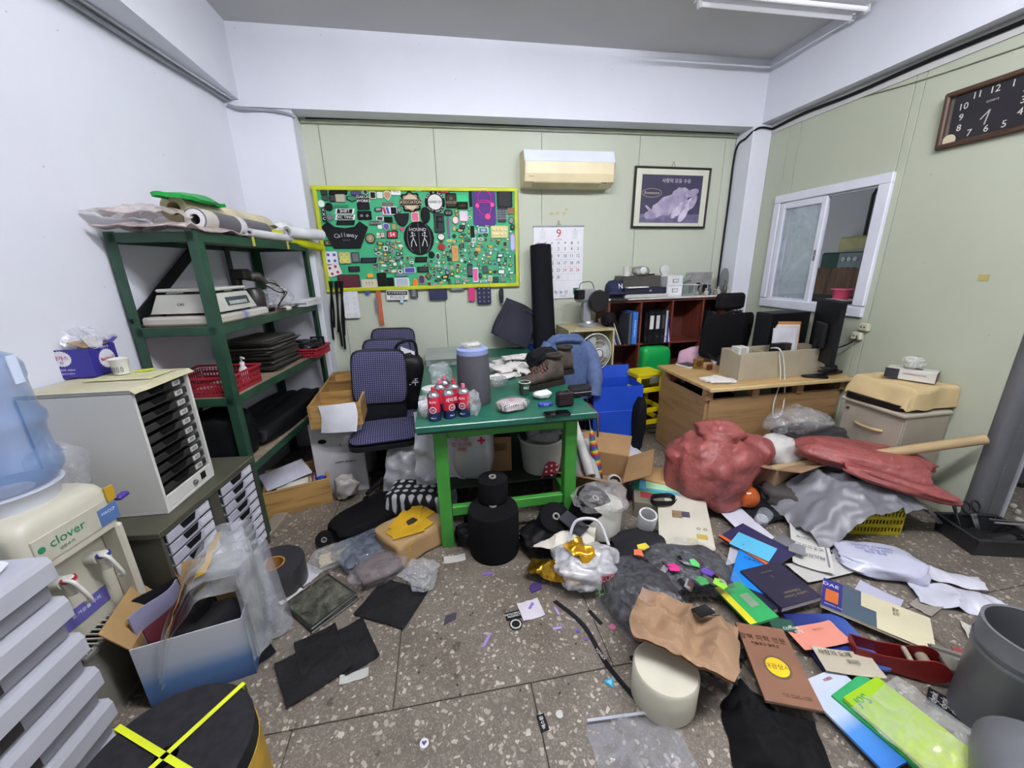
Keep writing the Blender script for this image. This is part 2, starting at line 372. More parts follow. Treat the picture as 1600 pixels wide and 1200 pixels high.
# the neighbouring workroom seen through the window
struct(G().box((5.3, 4.1, 1.4), (.1, 5.0, 2.8)).ob('wall_far', WALL('white_plaster_far', '#d9dbe0', .05)))
struct(G().box((4.3, 4.6, 2.85), (2.2, 5.6, .1)).ob('ceiling_far', ceil_m))
g = G().box((5.18, 4.1, 2.62), (.14, 5.0, .3)); struct(g.ob('trim_7', white_wall))
t = thing('bench_back_board', 'brown wooden board standing behind the pink basket through the window', 'board', (4.30, 3.70, 0))
G().box((0, 0, .82), (.03, .9, 1.46), ch=.004).ob('panel', WOOD('#7a5a42', '#4e3827', 3, 'Z'), t)
for y in (-.38, .38): G().box((0, y, .045), (.3, .05, .09), ch=.004).ob('foot', K('#5a4433'), t)
t = thing('machine_cabinet', 'dark green machine cabinet with grey dial panel seen through the window', 'machine', (5.0, 4.22, 0))
G().box((0, 0, .86), (.4, .55, 1.72), ch=.02).ob('body', K('#2c5a4c', .5), t)
pn = G().box((-.205, -.12, 1.58), (.02, .28, .26), ch=.004).ob('dial_panel', K('#8fa6a8', .4), t)
for y in (-.19, -.12, -.05): G().lathe([(.026, 0), (.026, .012), (.02, .014)], 14, (-.215, y, 1.64), roty(-pi/2)).ob('dial', K('#e8ebee', .4), pn); G().box((-.22, y, 1.53), (.012, .03, .03)).ob('switch', K('#23272b'), pn)
tag(G().sheet(lambda u, v: (4.82+.36*u, 3.96+.5*v, 1.722+.05*sin(3*v)*u), 4, 8, .004).ob('paper_sheet', K('#d8d8d4')), 'white sheet lying on the green machine through the window', 'paper')
t = thing('junction_box', 'cream electrical box on the far white wall through the window', 'electrical box', (5.18, 4.36, 1.79))
G().box((0, 0, 0), (.13, .42, .24), ch=.012).ob('case', K('#c9c48c', .5), t); G().box((-.07, 0, 0), (.012, .36, .2), ch=.004).ob('lid', K('#d6d29c', .5), t)
tag(G().tube([(5.22, 4.35, 1.91), (5.22, 4.35, 2.38), (5.22, 4.32, 2.44), (5.22, 4.0, 2.46), (5.22, 3.0, 2.47)], .018, 8).ob('conduit_pipe', K('#3a3c3e', .5), smooth=50), 'dark conduit pipe bending down the far white wall to the cream box', 'pipe')
struct(G().box((3.62, 3.1, .655), (.5, 1.3, 1.29), ch=.01).ob('trim_8', K('#2a2927', .7)))
t = thing('basket', 'small pink plastic basket on the ledge behind the open window', 'basket', (3.46, 2.97, 1.309))
g = G().lathe([(.055, .0), (.075, .075), (.08, .08), (.07, .078), (.05, .008)], 20, closed=False); g.ob('bowl', K('#d5506e', .5), t, smooth=40)
G().tube([(.078*cos(a), .078*sin(a), .08) for a in [i*pi/12 for i in range(25)]], .006, 6).ob('rim', K('#e06a86', .5), t)
tag(G().sheet(lambda u, v: (3.38+.16*u, 2.55+.5*v, 1.3015+.006*sin(9*v)), 4, 10, .003).ob('paper_sheet', K('#cfcdc8')), 'loose paper under the pink basket behind the window', 'paper')
# door jamb and what stands beyond it
jm = K('#6b6c70', .45, m=.3, v=.06)
d = struct(bpy.data.objects.new('door_1', None)); COL.objects.link(d)
G().lathe([(.05, 0), (.05, 2.86)], 20, (XR+.03, 1.62, 0)).ob('jamb', jm, d, smooth=40)
G().box((XR+.12, 1.60, 1.43), (.12, .05, 2.86), ch=.01).ob('door_edge', jm, d)
G().box((XR+.21, 1.585, 1.2), (.014, .02, 2.4)).ob('light_slit', K('#b9bac0', .5), d)  # pale strip painted in for the slit of light beside the door edge
G().box((XR+.48, 1.78, 1.2), (.50, .045, 2.38), rz=radians(27), ch=.006).ob('leaf', K('#58595d', .45, m=.2), d)
t = thing('duct_pipe', 'tall dark grey round duct standing outside by the door edge', 'pipe', (4.25, 1.98, 0))
G().lathe([(.17, 0), (.17, 1.9), (.15, 1.9), (.15, .02)], 28).ob('tube', K('#4c4d51', .4, m=.3), t, smooth=40)
G().lathe([(.176, .0), (.176, .03), (.17, .031)], 28).ob('band', K('#222326', .5), t, smooth=40)
# ceiling lamp, wires
def lamp(label, x, y, lit):
    t = thing('ceiling_lamp', label, 'lamp', (x, y, ZC), group=None)
    G().box((0, 0, -.02), (1.24, .09, .04), ch=.008).ob('housing', K('#c9cacc', .4), t)
    G().prism([(-.62, -.10), (.62, -.10), (.62, .10), (-.62, .10)], -.062, -.052).ob('reflector', K('#c9cacc', .35), t)
    G().box((0, 0, -.046), (1.1, .05, .012)).ob('spine', K('#a5a6a8'), t)
    for s in (-1, 1):
        for e in (-1, 1): G().box((e*.605, s*.055, -.085), (.02, .034, .05), ch=.004).ob('socket', K('#d8d8d8'), t)
        G().tube([(-.595, s*.055, -.085), (.595, s*.055, -.085)], .013, 12).ob('tube', EMIT('#f8f8ff', lit), t, smooth=40)
lamp('twin-tube ceiling lamp tucked against the right beam above the clock', 2.45, 2.93, .12)
lamp('twin-tube ceiling lamp over the middle of the room', .2, 1.0, 150)
lamp('twin-tube ceiling lamp near the doorway side', 1.8, .5, 150)
wire = K('#9a9ca4', .5); blk = K('#17181a', .5, v=.2)
def cable(label, pts, r=.006, m=None, cat='cable', name='cable'): return tag(G().tube(pts, r, 8).ob(name, m or blk, smooth=60), label, cat)
def smoothpts(pts, k=6):
    pts = [Vector(p) for p in pts]; o = []
    for i in range(len(pts)-1):
        p0, p1, p2, p3 = pts[max(i-1, 0)], pts[i], pts[i+1], pts[min(i+2, len(pts)-1)]
        for j in range(k):
            t = j/k; o.append(.5*((2*p1)+(p2-p0)*t+(2*p0-5*p1+4*p2-p3)*t*t+(3*p1-p0-3*p2+p3)*t**3))
    return o+[pts[-1]]
cable('grey cable bundle running under the left beam', smoothpts([(xl(y)+.03, y, 2.885+.008*sin(y*4)) for y in (-.5, .5, 1.2, 1.9, 2.4, 3.0, 3.5, 3.77)]), .014, wire)
cable('thin white wire along the left beam beside the cable bundle', smoothpts([(xl(y)+.075, y, 2.89+.006*sin(y*7)) for y in (-.5, .6, 1.4, 2.1, 2.7, 3.3, 3.76)]), .006, K('#cfd0d6', .5))
cable('grey cable crossing the top of the left pillar', smoothpts([(-1.49, 3.775, 2.86), (-1.4, 3.77, 2.835), (-1.25, 3.785, 2.84), (-1.08, 3.785, 2.82), (-1.03, 3.80, 2.80)]), .011, wire)
cable('thick black cable along the foot of the right beam', smoothpts([(XR-.02, y, 2.865+z) for y, z in ((-.5, .0), (1, 0), (1.9, -.015), (2.5, -.01), (3.0, -.02), (3.4, -.01), (3.74, -.03))]), .013)
cable('thin grey wire pair under the black cable on the right wall', smoothpts([(XR-.008, y, 2.80+z) for y, z in ((.0, -.1), (1.5, -.085), (2.4, -.05), (2.9, -.0), (3.3, .05))]), .004, K('#6f7364'))
cable('black cable bending down the left face of the right pillar', smoothpts([(3.2, 3.755, 2.835), (3.10, 3.755, 2.845), (3.03, 3.76, 2.83), (3.004, 3.85, 2.78), (3.0, 3.97, 2.7), (3.0, 3.98, 2.2), (2.998, 3.985, 1.7), (2.998, 3.985, 1.25)]), .009)
cable('thin dark wire along the top of the green back wall', smoothpts([(x, 3.965, 2.853-.004*sin(x*5)) for x in (-1.0, -.3, .5, 1.2, 2.0, 2.95)]), .005)
cable('loose black wire hanging from the ceiling', smoothpts([(1.15, 2.62, 3.385), (1.2, 2.65, 3.33), (1.3, 2.66, 3.31), (1.42, 2.66, 3.35), (1.46, 2.66, 3.385)]), .006)
g_ = thing('wall_outlet', 'cream twin wall outlet below the window corner', 'outlet', (XR-.004, 2.50, 1.14))
for i, (y, z) in enumerate(((0, .0), (.04, -.075))):
    o = G().box((-.018, y, z), (.036, .075, .06), ch=.008).ob('socket_box', K('#c6c6ae', .5), g_)
    for s in (-1, 1): G().lathe([(.005, 0), (.005, .004)], 8, (-.036, y+s*.012, z), roty(-pi/2)).ob('hole', blk, o)
cable('black plug wire hanging from the wall outlet', smoothpts([(XR-.035, 2.52, 1.06), (XR-.06, 2.56, 1.0), (XR-.1, 2.7, .9), (XR-.15, 2.75, .8), (XR-.2, 2.72, .752)]), .005)
# ================================================================ BACK WALL
YBD = 3.985
def up(o): o.rotation_euler = (pi/2, 0, o.rotation_euler.z); return o
# --- green display board
bx0, bx1, bz0, bz1 = -1.03, .765, 1.452, 2.342
bd = thing('display_board', 'large green display board with a yellow taped frame', 'board', ((bx0+bx1)/2, 3.99, (bz0+bz1)/2))
bw, bh = bx1-bx0, bz1-bz0
G().box((0, -.008, 0), (bw, .016, bh)).ob('backing', K('#35a874', .6, v=.05), bd)
g = G(); yel = K('#b9c11c', .5, v=.12)
for s in (-1, 1):
    G().box((0, -.016, s*(bh/2-.015)), (bw+.02, .036, .036), ch=.006).ob('frame_rail', yel, bd)
    G().box((s*(bw/2-.012), -.016, 0), (.034, .034, bh), ch=.006).ob('frame_rail', yel, bd)
CPX = 1.79/1315
def bpos(cx, cy): p = PY(470+cx/4.139, 270+cy/4.139, 3.966); return p
def outline(shape, w, h):
    if shape == 'oval': return [(w/2*cos(2*pi*i/18), h/2*sin(2*pi*i/18)) for i in range(18)]
    if shape == 'shield': return [(-w/2, h*.35), (0, h/2), (w/2, h*.35), (w/2, -h*.1), (0, -h/2), (-w/2, -h*.1)]
    if shape == 'diamond': return [(-w/2, 0), (0, -h/2), (w/2, 0), (0, h/2)]
    if shape == 'slant': return [(-w*.5, -h/2), (w*.42, -h/2), (w*.5, h/2), (-w*.42, h/2)]
    if shape == 'triangle': return [(-w/2, h/2), (0, -h/2), (w/2, h/2)]
    if shape == 'half': return [(-w/2, h/2)] + [(-w/2*cos(a), h/2-h*sin(a)) for a in [pi*i/12 for i in range(1, 12)]] + [(w/2, h/2)]
    if shape == 'pill': return rrect(w, h, min(w, h)*.45)
    if shape == 'bib': return [(-w*.30, -h/2), (w*.28, -h/2), (w*.5, h*.28), (w*.33, h*.5), (w*.2, h*.30), (0, h*.25), (-w*.22, h*.30), (-w*.36, h*.5), (-w*.5, h*.30)]
    if shape == 'gear': return [((w/2)*(1 if i % 4 < 2 else .84)*cos(2*pi*i/32), (h/2)*(1 if i % 4 < 2 else .84)*sin(2*pi*i/32)) for i in range(32)]
    return rrect(w, h, min(w, h)*.08, 1)
BMARK = []; BOX = []
def patch(label, cx, cy, w, h, shape='rect', c1='#17181a', c2=None, text=None, tc='#e4e4e0', ts=.4, rot=0, cat='patch', name='patch', t=.005, inset=.82, free=False, group=None, sx=1):
    W, H = w*CPX*.97, h*CPX*1.02; p = bpos(cx, cy) if not free else PY(470+cx/4.139, 270+cy/4.139, 3.985)
    pl = outline(shape, W, H); n = len(pl); k = inset if min(W, H) > .02 else .7
    # rotated into the wall plane: local x -> X, local y -> Z, thickness towards the room
    vs = [(x, 0, y) for x, y in pl] + [(x, -t, y) for x, y in pl] + [(x*k, -t-.001, y*k) for x, y in pl]
    fs = [tuple(range(n))] + [(i, (i+1) % n, n+(i+1) % n, n+i)[::-1] for i in range(n)] + [(n+i, n+(i+1) % n, 2*n+(i+1) % n, 2*n+i)[::-1] for i in range(n)]
    g = G().add(vs, fs); g.slot(1).add([], []); g.f.append(tuple(range(2*n, 3*n))[::-1]); g.mi.append(1)
    o = g.ob(name, [K(c1, .75, v=.06), K(c2 or c1, .75, v=.06)], loc=p, rot=(0, radians(rot), 0)); tag(o, label, cat, group)
    if text: txt(text, H*ts, K(tc, .7), o, (0, -t-.0022, 0), (pi/2, 0, 0), sx=sx)
    BOX.append((cx-w/2, cy-h/2, cx+w/2, cy+h/2)); return o
def mark(name, cx, cy): BMARK.append((name, cx, cy))
PT = [
 ('small black rectangular patch in the top left corner of the green board', 150,127,40,30,'rect','#17181a','#2a2b2d'),
 ('long black slanted patch at the top left of the green board', 243,124,125,30,'slant','#101112','#1b1c1e'),
 ('dark purple oval patch at the top of the green board', 357,131,70,30,'oval','#3b3560','#463f70'),
 ('white star-like patch right of the purple oval patch', 418,125,38,36,'diamond','#d8d8d4','#2a2a2a'),
 ('cream square patch with a black head near the board top', 466,145,38,42,'rect','#dcd9c4','#222222'),
 ('white square patch left of the white shield patch', 511,145,36,36,'rect','#e4e4e0','#d9d9d5'),
 ('white shield patch with an orange centre on the board top', 560,148,48,60,'shield','#e0dedb','#b58a5c'),
 ('pale blue rounded label on the board top frame', 761,107,52,26,'pill','#7fb2d8','#c2dcec'),
 ('black and red strip at the top of the green board', 930,118,65,26,'rect','#202124','#a83040'),
 ('green rectangular patch left of the purple poster', 1045,165,85,44,'rect','#2fae74','#3cc285'),
 ('narrow black upright patch beside the purple poster', 1098,165,20,100,'rect','#141517','#1e1f22'),
 ('large plain black square patch in the top right board corner', 1318,170,110,110,'rect','#222326','#26272a'),
 ('brown leather patch under the large black square patch', 1357,247,50,40,'rect','#7d5a42','#8a6549'),
 ('dark round emblem patch below the brown leather patch', 1360,308,40,50,'gear','#1c1d1f','#8b8d88'),
 ('pale pink square patch with a dark centre emblem', 1053,280,58,62,'rect','#d9c6d4','#dccbd8'),
 ('red round patch with a white centre on the board', 1000,307,48,52,'oval','#b03a50','#e0d6d6'),
 ('white oval patch with a black rim under the letter patch', 908,415,56,46,'oval','#17181a','#d8d6d0'),
 ('black half-round pocket patch above the big round patch', 655,305,100,80,'half','#1d1e21','#222326'),
 ('black upright oval patch right of the big round patch top', 805,275,65,100,'oval','#141518','#1c1d21'),
 ('cream card with a pink heart left of the black oval', 740,285,52,60,'rect','#d9cda4','#d8648c'),
 ('small dark shield patch right of the red white blue card', 637,242,30,36,'shield','#24352e','#6f8f7f'),
 ('red and grey narrow strip above the red white blue card', 562,203,70,22,'rect','#93484c','#5d7065'),
 ('plain black rectangle left of the tall drawing on the board', 405,217,80,40,'rect','#18191c','#222326'),
 ('black chevron patch left of the white lettered patch', 333,168,70,38,'shield','#101113','#3a7a5c'),
 ('small black square patch beside the tan square patch', 205,165,40,40,'rect','#17181a','#2d2f33'),
 ('tan grey square patch at the upper left of the board', 255,163,62,48,'rect','#9b9684','#aaa592'),
 ('small dark green rectangle near the left board frame', 158,165,42,26,'rect','#1e2f2a','#2f4a40'),
 ('teal and white round patch by the left board frame', 133,200,46,46,'oval','#8fc4ae','#dfe8e4'),
 ('plain black round patch at the upper left of the board', 182,220,50,50,'oval','#191a1c','#1d1e20'),
 ('grey gear-shaped patch left of the white racing letters', 188,287,50,45,'gear','#5c6468','#697175'),
 ('third slanted black patch just above the bib-shaped black patch', 290,323,125,25,'slant','#101113','#1c1e22'),
 ('green and black rectangle patch left of the half-round pocket', 567,303,58,36,'rect','#11301f','#141517'),
 ('purple and white shield patch in the board middle', 553,350,42,50,'shield','#c9c6d4','#5d4f94'),
 ('small green and gold square patch beside the purple shield', 603,350,34,40,'rect','#4c5a34','#a09a5a'),
 ('small dark red upright patch under the purple shield patch', 530,402,26,36,'rect','#6c2430','#d0b0b0'),
 ('pink triangular pennant touching the big round patch', 655,370,40,28,'triangle','#c04068','#cf4c76'),
 ('white sheet with four purple round stickers', 200,550,80,80,'rect','#cfd0dc','#dfe0e8'),
 ('grey sheet with four yellow round stickers', 285,550,80,75,'rect','#8a8c88','#c4c46a'),
 ('dark sheet of five grey label strips beside the yellow stickers', 355,548,52,65,'rect','#2a2c2e','#62676a'),
 ('white tilted sheet with red round stickers at the board left', 215,630,90,72,'rect','#d4d0ce','#dcd8d6'),
 ('black rectangle with two grey logos at the lower left of the board', 345,622,75,34,'rect','#18191c','#212327'),
 ('black ribbon bow pinned at the lower left of the board', 440,565,115,32,'slant','#14151a','#1c2030'),
 ('orange blob-shaped badge above the cream pin card', 450,665,45,30,'pill','#d08a2c','#e29a34'),
 ('black lace square right of the cream pin card', 525,690,65,85,'rect','#141414','#1d1c1c'),
 ('plain black square patch right of the black lace', 580,705,45,55,'rect','#101113','#15171a'),
 ('white card with three grey round drawings at the board foot', 655,708,100,60,'rect','#d4d8de','#a9b4be'),
 ('purple label with white edges at the board foot', 705,630,80,36,'rect','#c9cbe0','#4a449a'),
 ('black label right of the purple label on the board', 790,625,80,36,'rect','#151618','#23252a'),
 ('slate blue strip under the purple label', 650,660,85,20,'rect','#5a6c7c','#6a7e90'),
 ('black curved ribbon patch below the big round patch', 778,560,92,34,'slant','#101113','#26241f'),
 ('yellow and orange round figure badge at the board foot', 740,710,38,52,'oval','#dca628','#e8742a'),
 ('orange figure badge with navy legs at the board foot', 782,690,46,64,'pill','#e0702c','#27356e'),
 ('black and gold diamond patch at the board foot', 826,668,45,55,'diamond','#16171a','#6b6238'),
 ('tall orange gradient card in the middle of the board', 998,522,42,100,'rect','#d6a25c','#c88e54'),
 ('thin purple upright strip right of the letter patch', 955,355,16,130,'rect','#6b4a72','#7c5684'),
 ('glossy red oval badge right of the big round patch', 910,480,52,44,'oval','#8e1f26','#a8282e'),
 ('black round patch below the big round patch on the right', 845,530,42,44,'oval','#17181a','#1d1e21'),
 ('white ring-shaped zero patch right of the black round patch', 887,540,30,48,'oval','#e0e0da','#26303a'),
 ('black upright double bar patch left of the cream blister', 1110,382,26,74,'rect','#141517','#1f2023'),
 ('pink and white tall card at the lower right of the board', 1130,660,40,100,'rect','#dcdade','#d85a9a'),
 ('black strip with three grey squares at the lower right', 1095,632,38,86,'rect','#17181b','#4a4e54'),
 ('dark grey tag under a blue clip at the lower right', 1192,625,36,50,'rect','#2e3a3a','#46524f'),
 ('white label with a black top bar at the lower right', 1297,640,52,30,'rect','#1c1d20','#e2e4e2'),
 ('lavender strip of white buttons on the right board frame', 1370,450,36,120,'pill','#8f8cc4','#b9b8de'),
 ('navy upright strip hanging over the right board frame', 1393,590,24,135,'rect','#2a2860','#302e6c'),
 ('dark green square patch in the lower right board corner', 1262,690,42,40,'rect','#1f3f36','#26493f'),
 ('grey green rectangle beside the dark green square patch', 1308,690,44,36,'rect','#5f7a70','#6f8a80'),
]
for q in PT: patch(*q)
LT = [
 ('white rectangular patch with handwritten letters on the board top', 614,120,62,44,'rect','#e0e0de','#e6e6e4','46G','#55565a',.55),
 ('large round black and tan patch reading ASSOCIATION', 712,190,155,135,'gear','#14110e','#8f7c66','',None,.2),
 ('black square patch with gold ornament beside the round white patch', 972,180,75,90,'rect','#15130f','#2b261b','O\nHOUSE','#a8926a',.26),
 ('black rectangle with small gold lines under the green rectangle', 1045,212,75,42,'rect','#15140f','#1f1d17','= O =','#8f8260',.4),
 ('black cassette-shaped patch under the gold ornament patch', 953,258,60,40,'pill','#15161a','#2b2d31','o o','#b8b8b2',.6),
 ('black letter patch with a white round crest above it', 895,325,72,120,'rect','#1b2724','#26332f','F','#11161a',.95),
 ('white red and blue card with a black square half', 575,245,95,50,'rect','#dcdce0','#dcdce0',None,None,.3),
 ('white patch with two lines of blocky letters', 405,170,72,50,'rect','#17181a','#17181a','GAKUN\nWORKS','#e6e6e2',.46),
 ('green strip with dark lettering left of the black rectangle', 262,215,88,18,'rect','#2c9968','#2c9968','HONG-KONG','#123c2a',.75),
 ('slanted black patch reading SHIFT on the board', 285,249,128,31,'slant','#d9dbd8','#1a1b1d','SHIFT','#e8e8e4',.8),
 ('slanted black patch reading XC TING on the board', 288,288,134,32,'slant','#d9dbd8','#1a1b1d','XC TING','#e8e8e4',.72),
 ('tall narrow black patch with stacked letters by the left frame', 150,270,26,85,'rect','#17181a','#1d1f21','X\nX\nC','#dfe2df',.3),
 ('round black and gold badge right of the bib-shaped patch', 450,425,66,64,'oval','#14130f','#8a8360','//','#efe9c8',.4),
 ('black rectangular patch with a gold X by the left frame', 172,455,60,34,'rect','#0f0f0c','#3a371c','X','#b6ac6a',.95),
 ('grey lettered rectangle above the round gold badge', 480,325,80,24,'rect','#6a6c66','#20242a','CROCKET','#c2c6c0',.65),
 ('red and white racing number patch beside the big round patch', 592,400,78,45,'slant','#15161a','#b9344a','54','#eceae6',.75),
 ('black rectangle with two round white logos on the board', 412,275,92,52,'rect','#111214','#16181a','o  o','#c9ccca',.6),
 ('dark grey block of small repeated lettering under the black square', 1300,272,62,92,'rect','#2a2c30','#3a3d43','KONI KONI\nKONI KONI\nKONI KONI\nKONI KONI','#a9acb4',.17),
 ('white card with teal and black letters right of the black double bar', 1180,372,72,36,'rect','#dfe3e4','#3b7d86','NB','#f0f0f0',.6),
 ('small dark round patch on the right board frame', 1368,352,34,36,'oval','#17181a','#2a2c2e','8','#9a9c98',.6),
 ('maroon striped fabric swatch at the lower left of the board', 312,700,148,84,'rect','#3a1620','#521c2a',None,None,.3),
 ('cream card with three dark hanging pins at the board foot', 445,718,110,60,'rect','#c4b9a2','#cfc5ae','! ! !','#2a2522',.6),
]
LO = [patch(*q) for q in LT]
red_s = K('#7a2c3c', .8)
o = LO[20]
for i in range(6): G().box((0, -.0075, -.048+i*.019), (.190, .003, .004)).ob('stripe', red_s, o)
o = LO[1]; W = .21
G().lathe([(.062, 0), (.062, .003)], 24, (0, -.006, 0), rotx(pi/2)).ob('disc', K('#c9b59a', .7), o)
G().box((0, -.012, -.003), (W*.93, .004, .052), ch=.001).ob('banner', K('#c9b59a', .7), o); G().box((0, -.0143, -.003), (W*.90, .003, .046)).ob('banner_field', K('#1c1713', .7), o)
txt('ASSOCIATION', .040, K('#d9c6aa', .7), o, (0, -.0165, -.003), (pi/2, 0, 0), sx=.72)
o = LO[6]
for i, c in enumerate(('#b83040', '#2c4fa0')): G().prism([(-.05+i*.028, -.028), (-.028+i*.028, -.028), (-.04+i*.028, .028), (-.062+i*.028, .028)], .0065, .0075, rotx(pi/2)).ob('slash', K(c, .7), o)
G().box((.035, -.0072, 0), (.048, .002, .056)).ob('half', K('#15171a', .7), o)
# round white on black patch
o = patch('round black patch with a white disc and circling letters', 868,190,138,138,'oval','#17181a','#17181a')
G().lathe([(.064, 0), (.064, .003)], 24, (0, -.005, 0), rotx(pi/2)).ob('disc', K('#d4d4d0', .7), o)
txt('HONEY BY', .030, K('#1a1b1d', .7), o, (0, -.0095, .0), (pi/2, 0, 0), sx=.85)
def ringtext(s, r, size, m, par, y, a0, a1, flip=False):
    for i, ch in enumerate(s):
        if ch == ' ': continue
        a = radians(a0+(a1-a0)*i/(len(s)-1)); txt(ch, size, m, par, (r*sin(a), y, r*cos(a)), (pi/2, a if not flip else a+pi, 0), name='letter')
ringtext('RAP A BEAT', .080, .024, K('#e0e0dc', .7), o, -.0075, -62, 62); ringtext('OUT WALK', .080, .024, K('#e0e0dc', .7), o, -.0075, 235, 125, True)
# big round patch with two figures
o = patch('big round dark patch with white figures and the word HOUND', 765,423,208,212,'oval','#0f1013','#16171b', inset=.96)
txt('HOUND', .040, K('#d8d8d4', .7), o, (-.005, -.0075, .073), (pi/2, 0, 0))
wl = K('#d6d6d2', .7)
def stroke(par, pts, r, m, y=-.008, name='stroke'): G().tube([(x, y, z) for x, z in pts], r, 6).ob(name, m, par)
stroke(o, [(0, .13), (0, -.135)], .0016, K('#8a8c90', .7))
for s in (-1, 1): stroke(o, [(s*(.085-.0*abs(z)), z) if False else (s*(.105*sqrt(max(0, 1-(z/.15)**2))), z) for z in [-.12+i*.02 for i in range(13)]], .0016, K('#8a8c90', .7))
for dx, f in ((-.058, 1), (.055, -1)):
    stroke(o, [(dx, .035), (dx+f*.006, .0), (dx-f*.012, -.035), (dx-f*.016, -.075)], .0035, wl, name='figure_line'); stroke(o, [(dx+f*.006, .0), (dx+f*.02, -.035), (dx+f*.03, -.07)], .0035, wl, name='figure_line')
    stroke(o, [(dx-f*.02, .01), (dx, .025), (dx+f*.024, .02), (dx+f*.018, .045)], .003, wl, name='figure_line'); G().lathe([(.008, 0), (.008, .003)], 10, (dx, -.006, .046), rotx(pi/2)).ob('figure_head', wl, o)
# bib-shaped patch
o = patch('black bib-shaped patch with grey curved lettering', 293,402,300,165,'bib','#17181b','#1b1c20', inset=.97)
for i, ch in enumerate('Callaway'):
    x = -.085+i*.0245; txt(ch, .052, K('#b8bcc2', .7), o, (x, -.0075, .0-.9*x*x*1.5), (pi/2, radians(110*x), 0), name='letter')
txt('G O L F', .018, K('#7f848c', .7), o, (0, -.0075, -.045), (pi/2, 0, 0))
# purple poster with pink outline: a plain round cap with headphones
o = patch('purple poster with a bright pink line drawing of headphones', 1187,222,160,226,'rect','#4a2a72','#4f2d7a', cat='poster', name='poster', inset=.99)
pk = K('#f0368c', .5)
stroke(o, [(.062*cos(a), .062*sin(a)+.078) for a in [radians(-20+i*11) for i in range(21)]], .003, pk)
stroke(o, [(-.072, .045), (-.03, .058), (.02, .058), (.068, .045)], .003, pk); stroke(o, [(-.075, .03), (-.03, .042), (.02, .042), (.075, .032)], .003, pk)
stroke(o, [(-.068, .02), (-.06, -.02), (-.035, -.05), (-.005, -.07)], .003, pk); stroke(o, [(.066, .02), (.058, -.03), (.045, -.06)], .003, pk)
G().lathe([(.026, 0), (.026, .003)], 18, (.028, -.0055, -.082), rotx(pi/2)).ob('ear_pad', K('#e0307a', .5), o); G().lathe([(.018, 0), (.018, .003)], 16, (-.066, -.0055, .012), rotx(pi/2)).ob('ear_pad', pk, o); G().lathe([(.019, 0), (.019, .003)], 16, (.074, -.0055, .02), rotx(pi/2)).ob('ear_pad', pk, o)
# cream blister pack with eight bumps
o = patch('cream plastic blister pack with eight bumps pinned to the board', 1285,382,124,78,'rect','#cfc68a','#d6cd94', name='blister_pack', cat='blister pack')
for i in range(4):
    for j in (0, 1): G().lathe([(.014, 0), (.013, .006), (.006, .010), (0, .0105)], 12, (-.056+i*.037, -.005, -.019+j*.038), rotx(pi/2)).ob('bump', K('#ddd59f', .4), o, smooth=50)
for oo, cc in ((bpy.data.objects['patch'], None),): pass
# sticker dots on the four sticker sheets
for lab, c in (('white sheet with four purple round stickers', '#5b58a0'), ('grey sheet with four yellow round stickers', '#b9b93c'), ('white tilted sheet with red round stickers at the board left', '#a83c48')):
    o = [x for x in bpy.data.objects if x.get('label') == lab][0]
    if 'tilted' in lab: o.rotation_euler[1] = radians(-16)
    for i in (-1, 1):
        for j in (-1, 1):
            st = G().lathe([(.021, 0), (.021, .0015)], 16, (i*.026, -.006, j*.026), rotx(pi/2)).ob('sticker', K('#e6e6ea' if c != '#b9b93c' else '#cfcf80', .5), o)
            G().lathe([(.014, .0015), (.014, .0025)], 12, (i*.026, -.006, j*.026), rotx(pi/2)).ob('print', K(c, .5), st)
# remaining small badges: each its own thing, named by its neighbours
marks = [('big round figure patch', 765, 423), ('letter patch', 895, 325), ('pale pink patch', 1053, 280), ('red round patch', 1000, 307), ('cream blister pack', 1285, 382), ('orange card', 998, 522), ('glossy red oval', 910, 480), ('black double bar', 1110, 382), ('pink and white card', 1130, 660), ('purple poster', 1187, 222), ('black three-square strip', 1095, 632), ('white black-topped label', 1297, 640), ('lavender button strip', 1370, 450), ('purple label', 705, 630), ('gold diamond patch', 826, 668), ('curved ribbon patch', 778, 560), ('round gold badge', 450, 425), ('bib-shaped patch', 293, 402), ('ribbon bow', 440, 565), ('racing number patch', 592, 400), ('white zero patch', 887, 540), ('yellow sticker sheet', 285, 550), ('maroon swatch', 312, 700), ('pocket patch', 655, 305), ('tall drawing area', 490, 250), ('navy strip', 1393, 590), ('dark green square', 1262, 690), ('teal round patch', 133, 200)]
cols = [('black', '#17181a'), ('grey', '#7c827c'), ('white', '#d8dad4'), ('dark green', '#1f4336'), ('tan', '#b09a78'), ('red', '#a03644'), ('navy', '#23305c'), ('brown', '#6a4a38'), ('yellow', '#cdbb3e'), ('pink', '#cf7c9c'), ('sky blue', '#6aa8cc'), ('charcoal', '#35393b')]
shapes = [('rect', 'rectangular'), ('oval', 'oval'), ('pill', 'rounded'), ('shield', 'shield-shaped'), ('diamond', 'diamond'), ('slant', 'slanted'), ('gear', 'scalloped')]
zones = [(885, 340, 1365, 715, 150), (480, 440, 660, 650, 48), (500, 230, 545, 470, 6), (800, 400, 900, 730, 12), (640, 460, 720, 640, 14), (1000, 230, 1100, 360, 6)]
rnd = random.Random(11); used = set(); cnt = 0
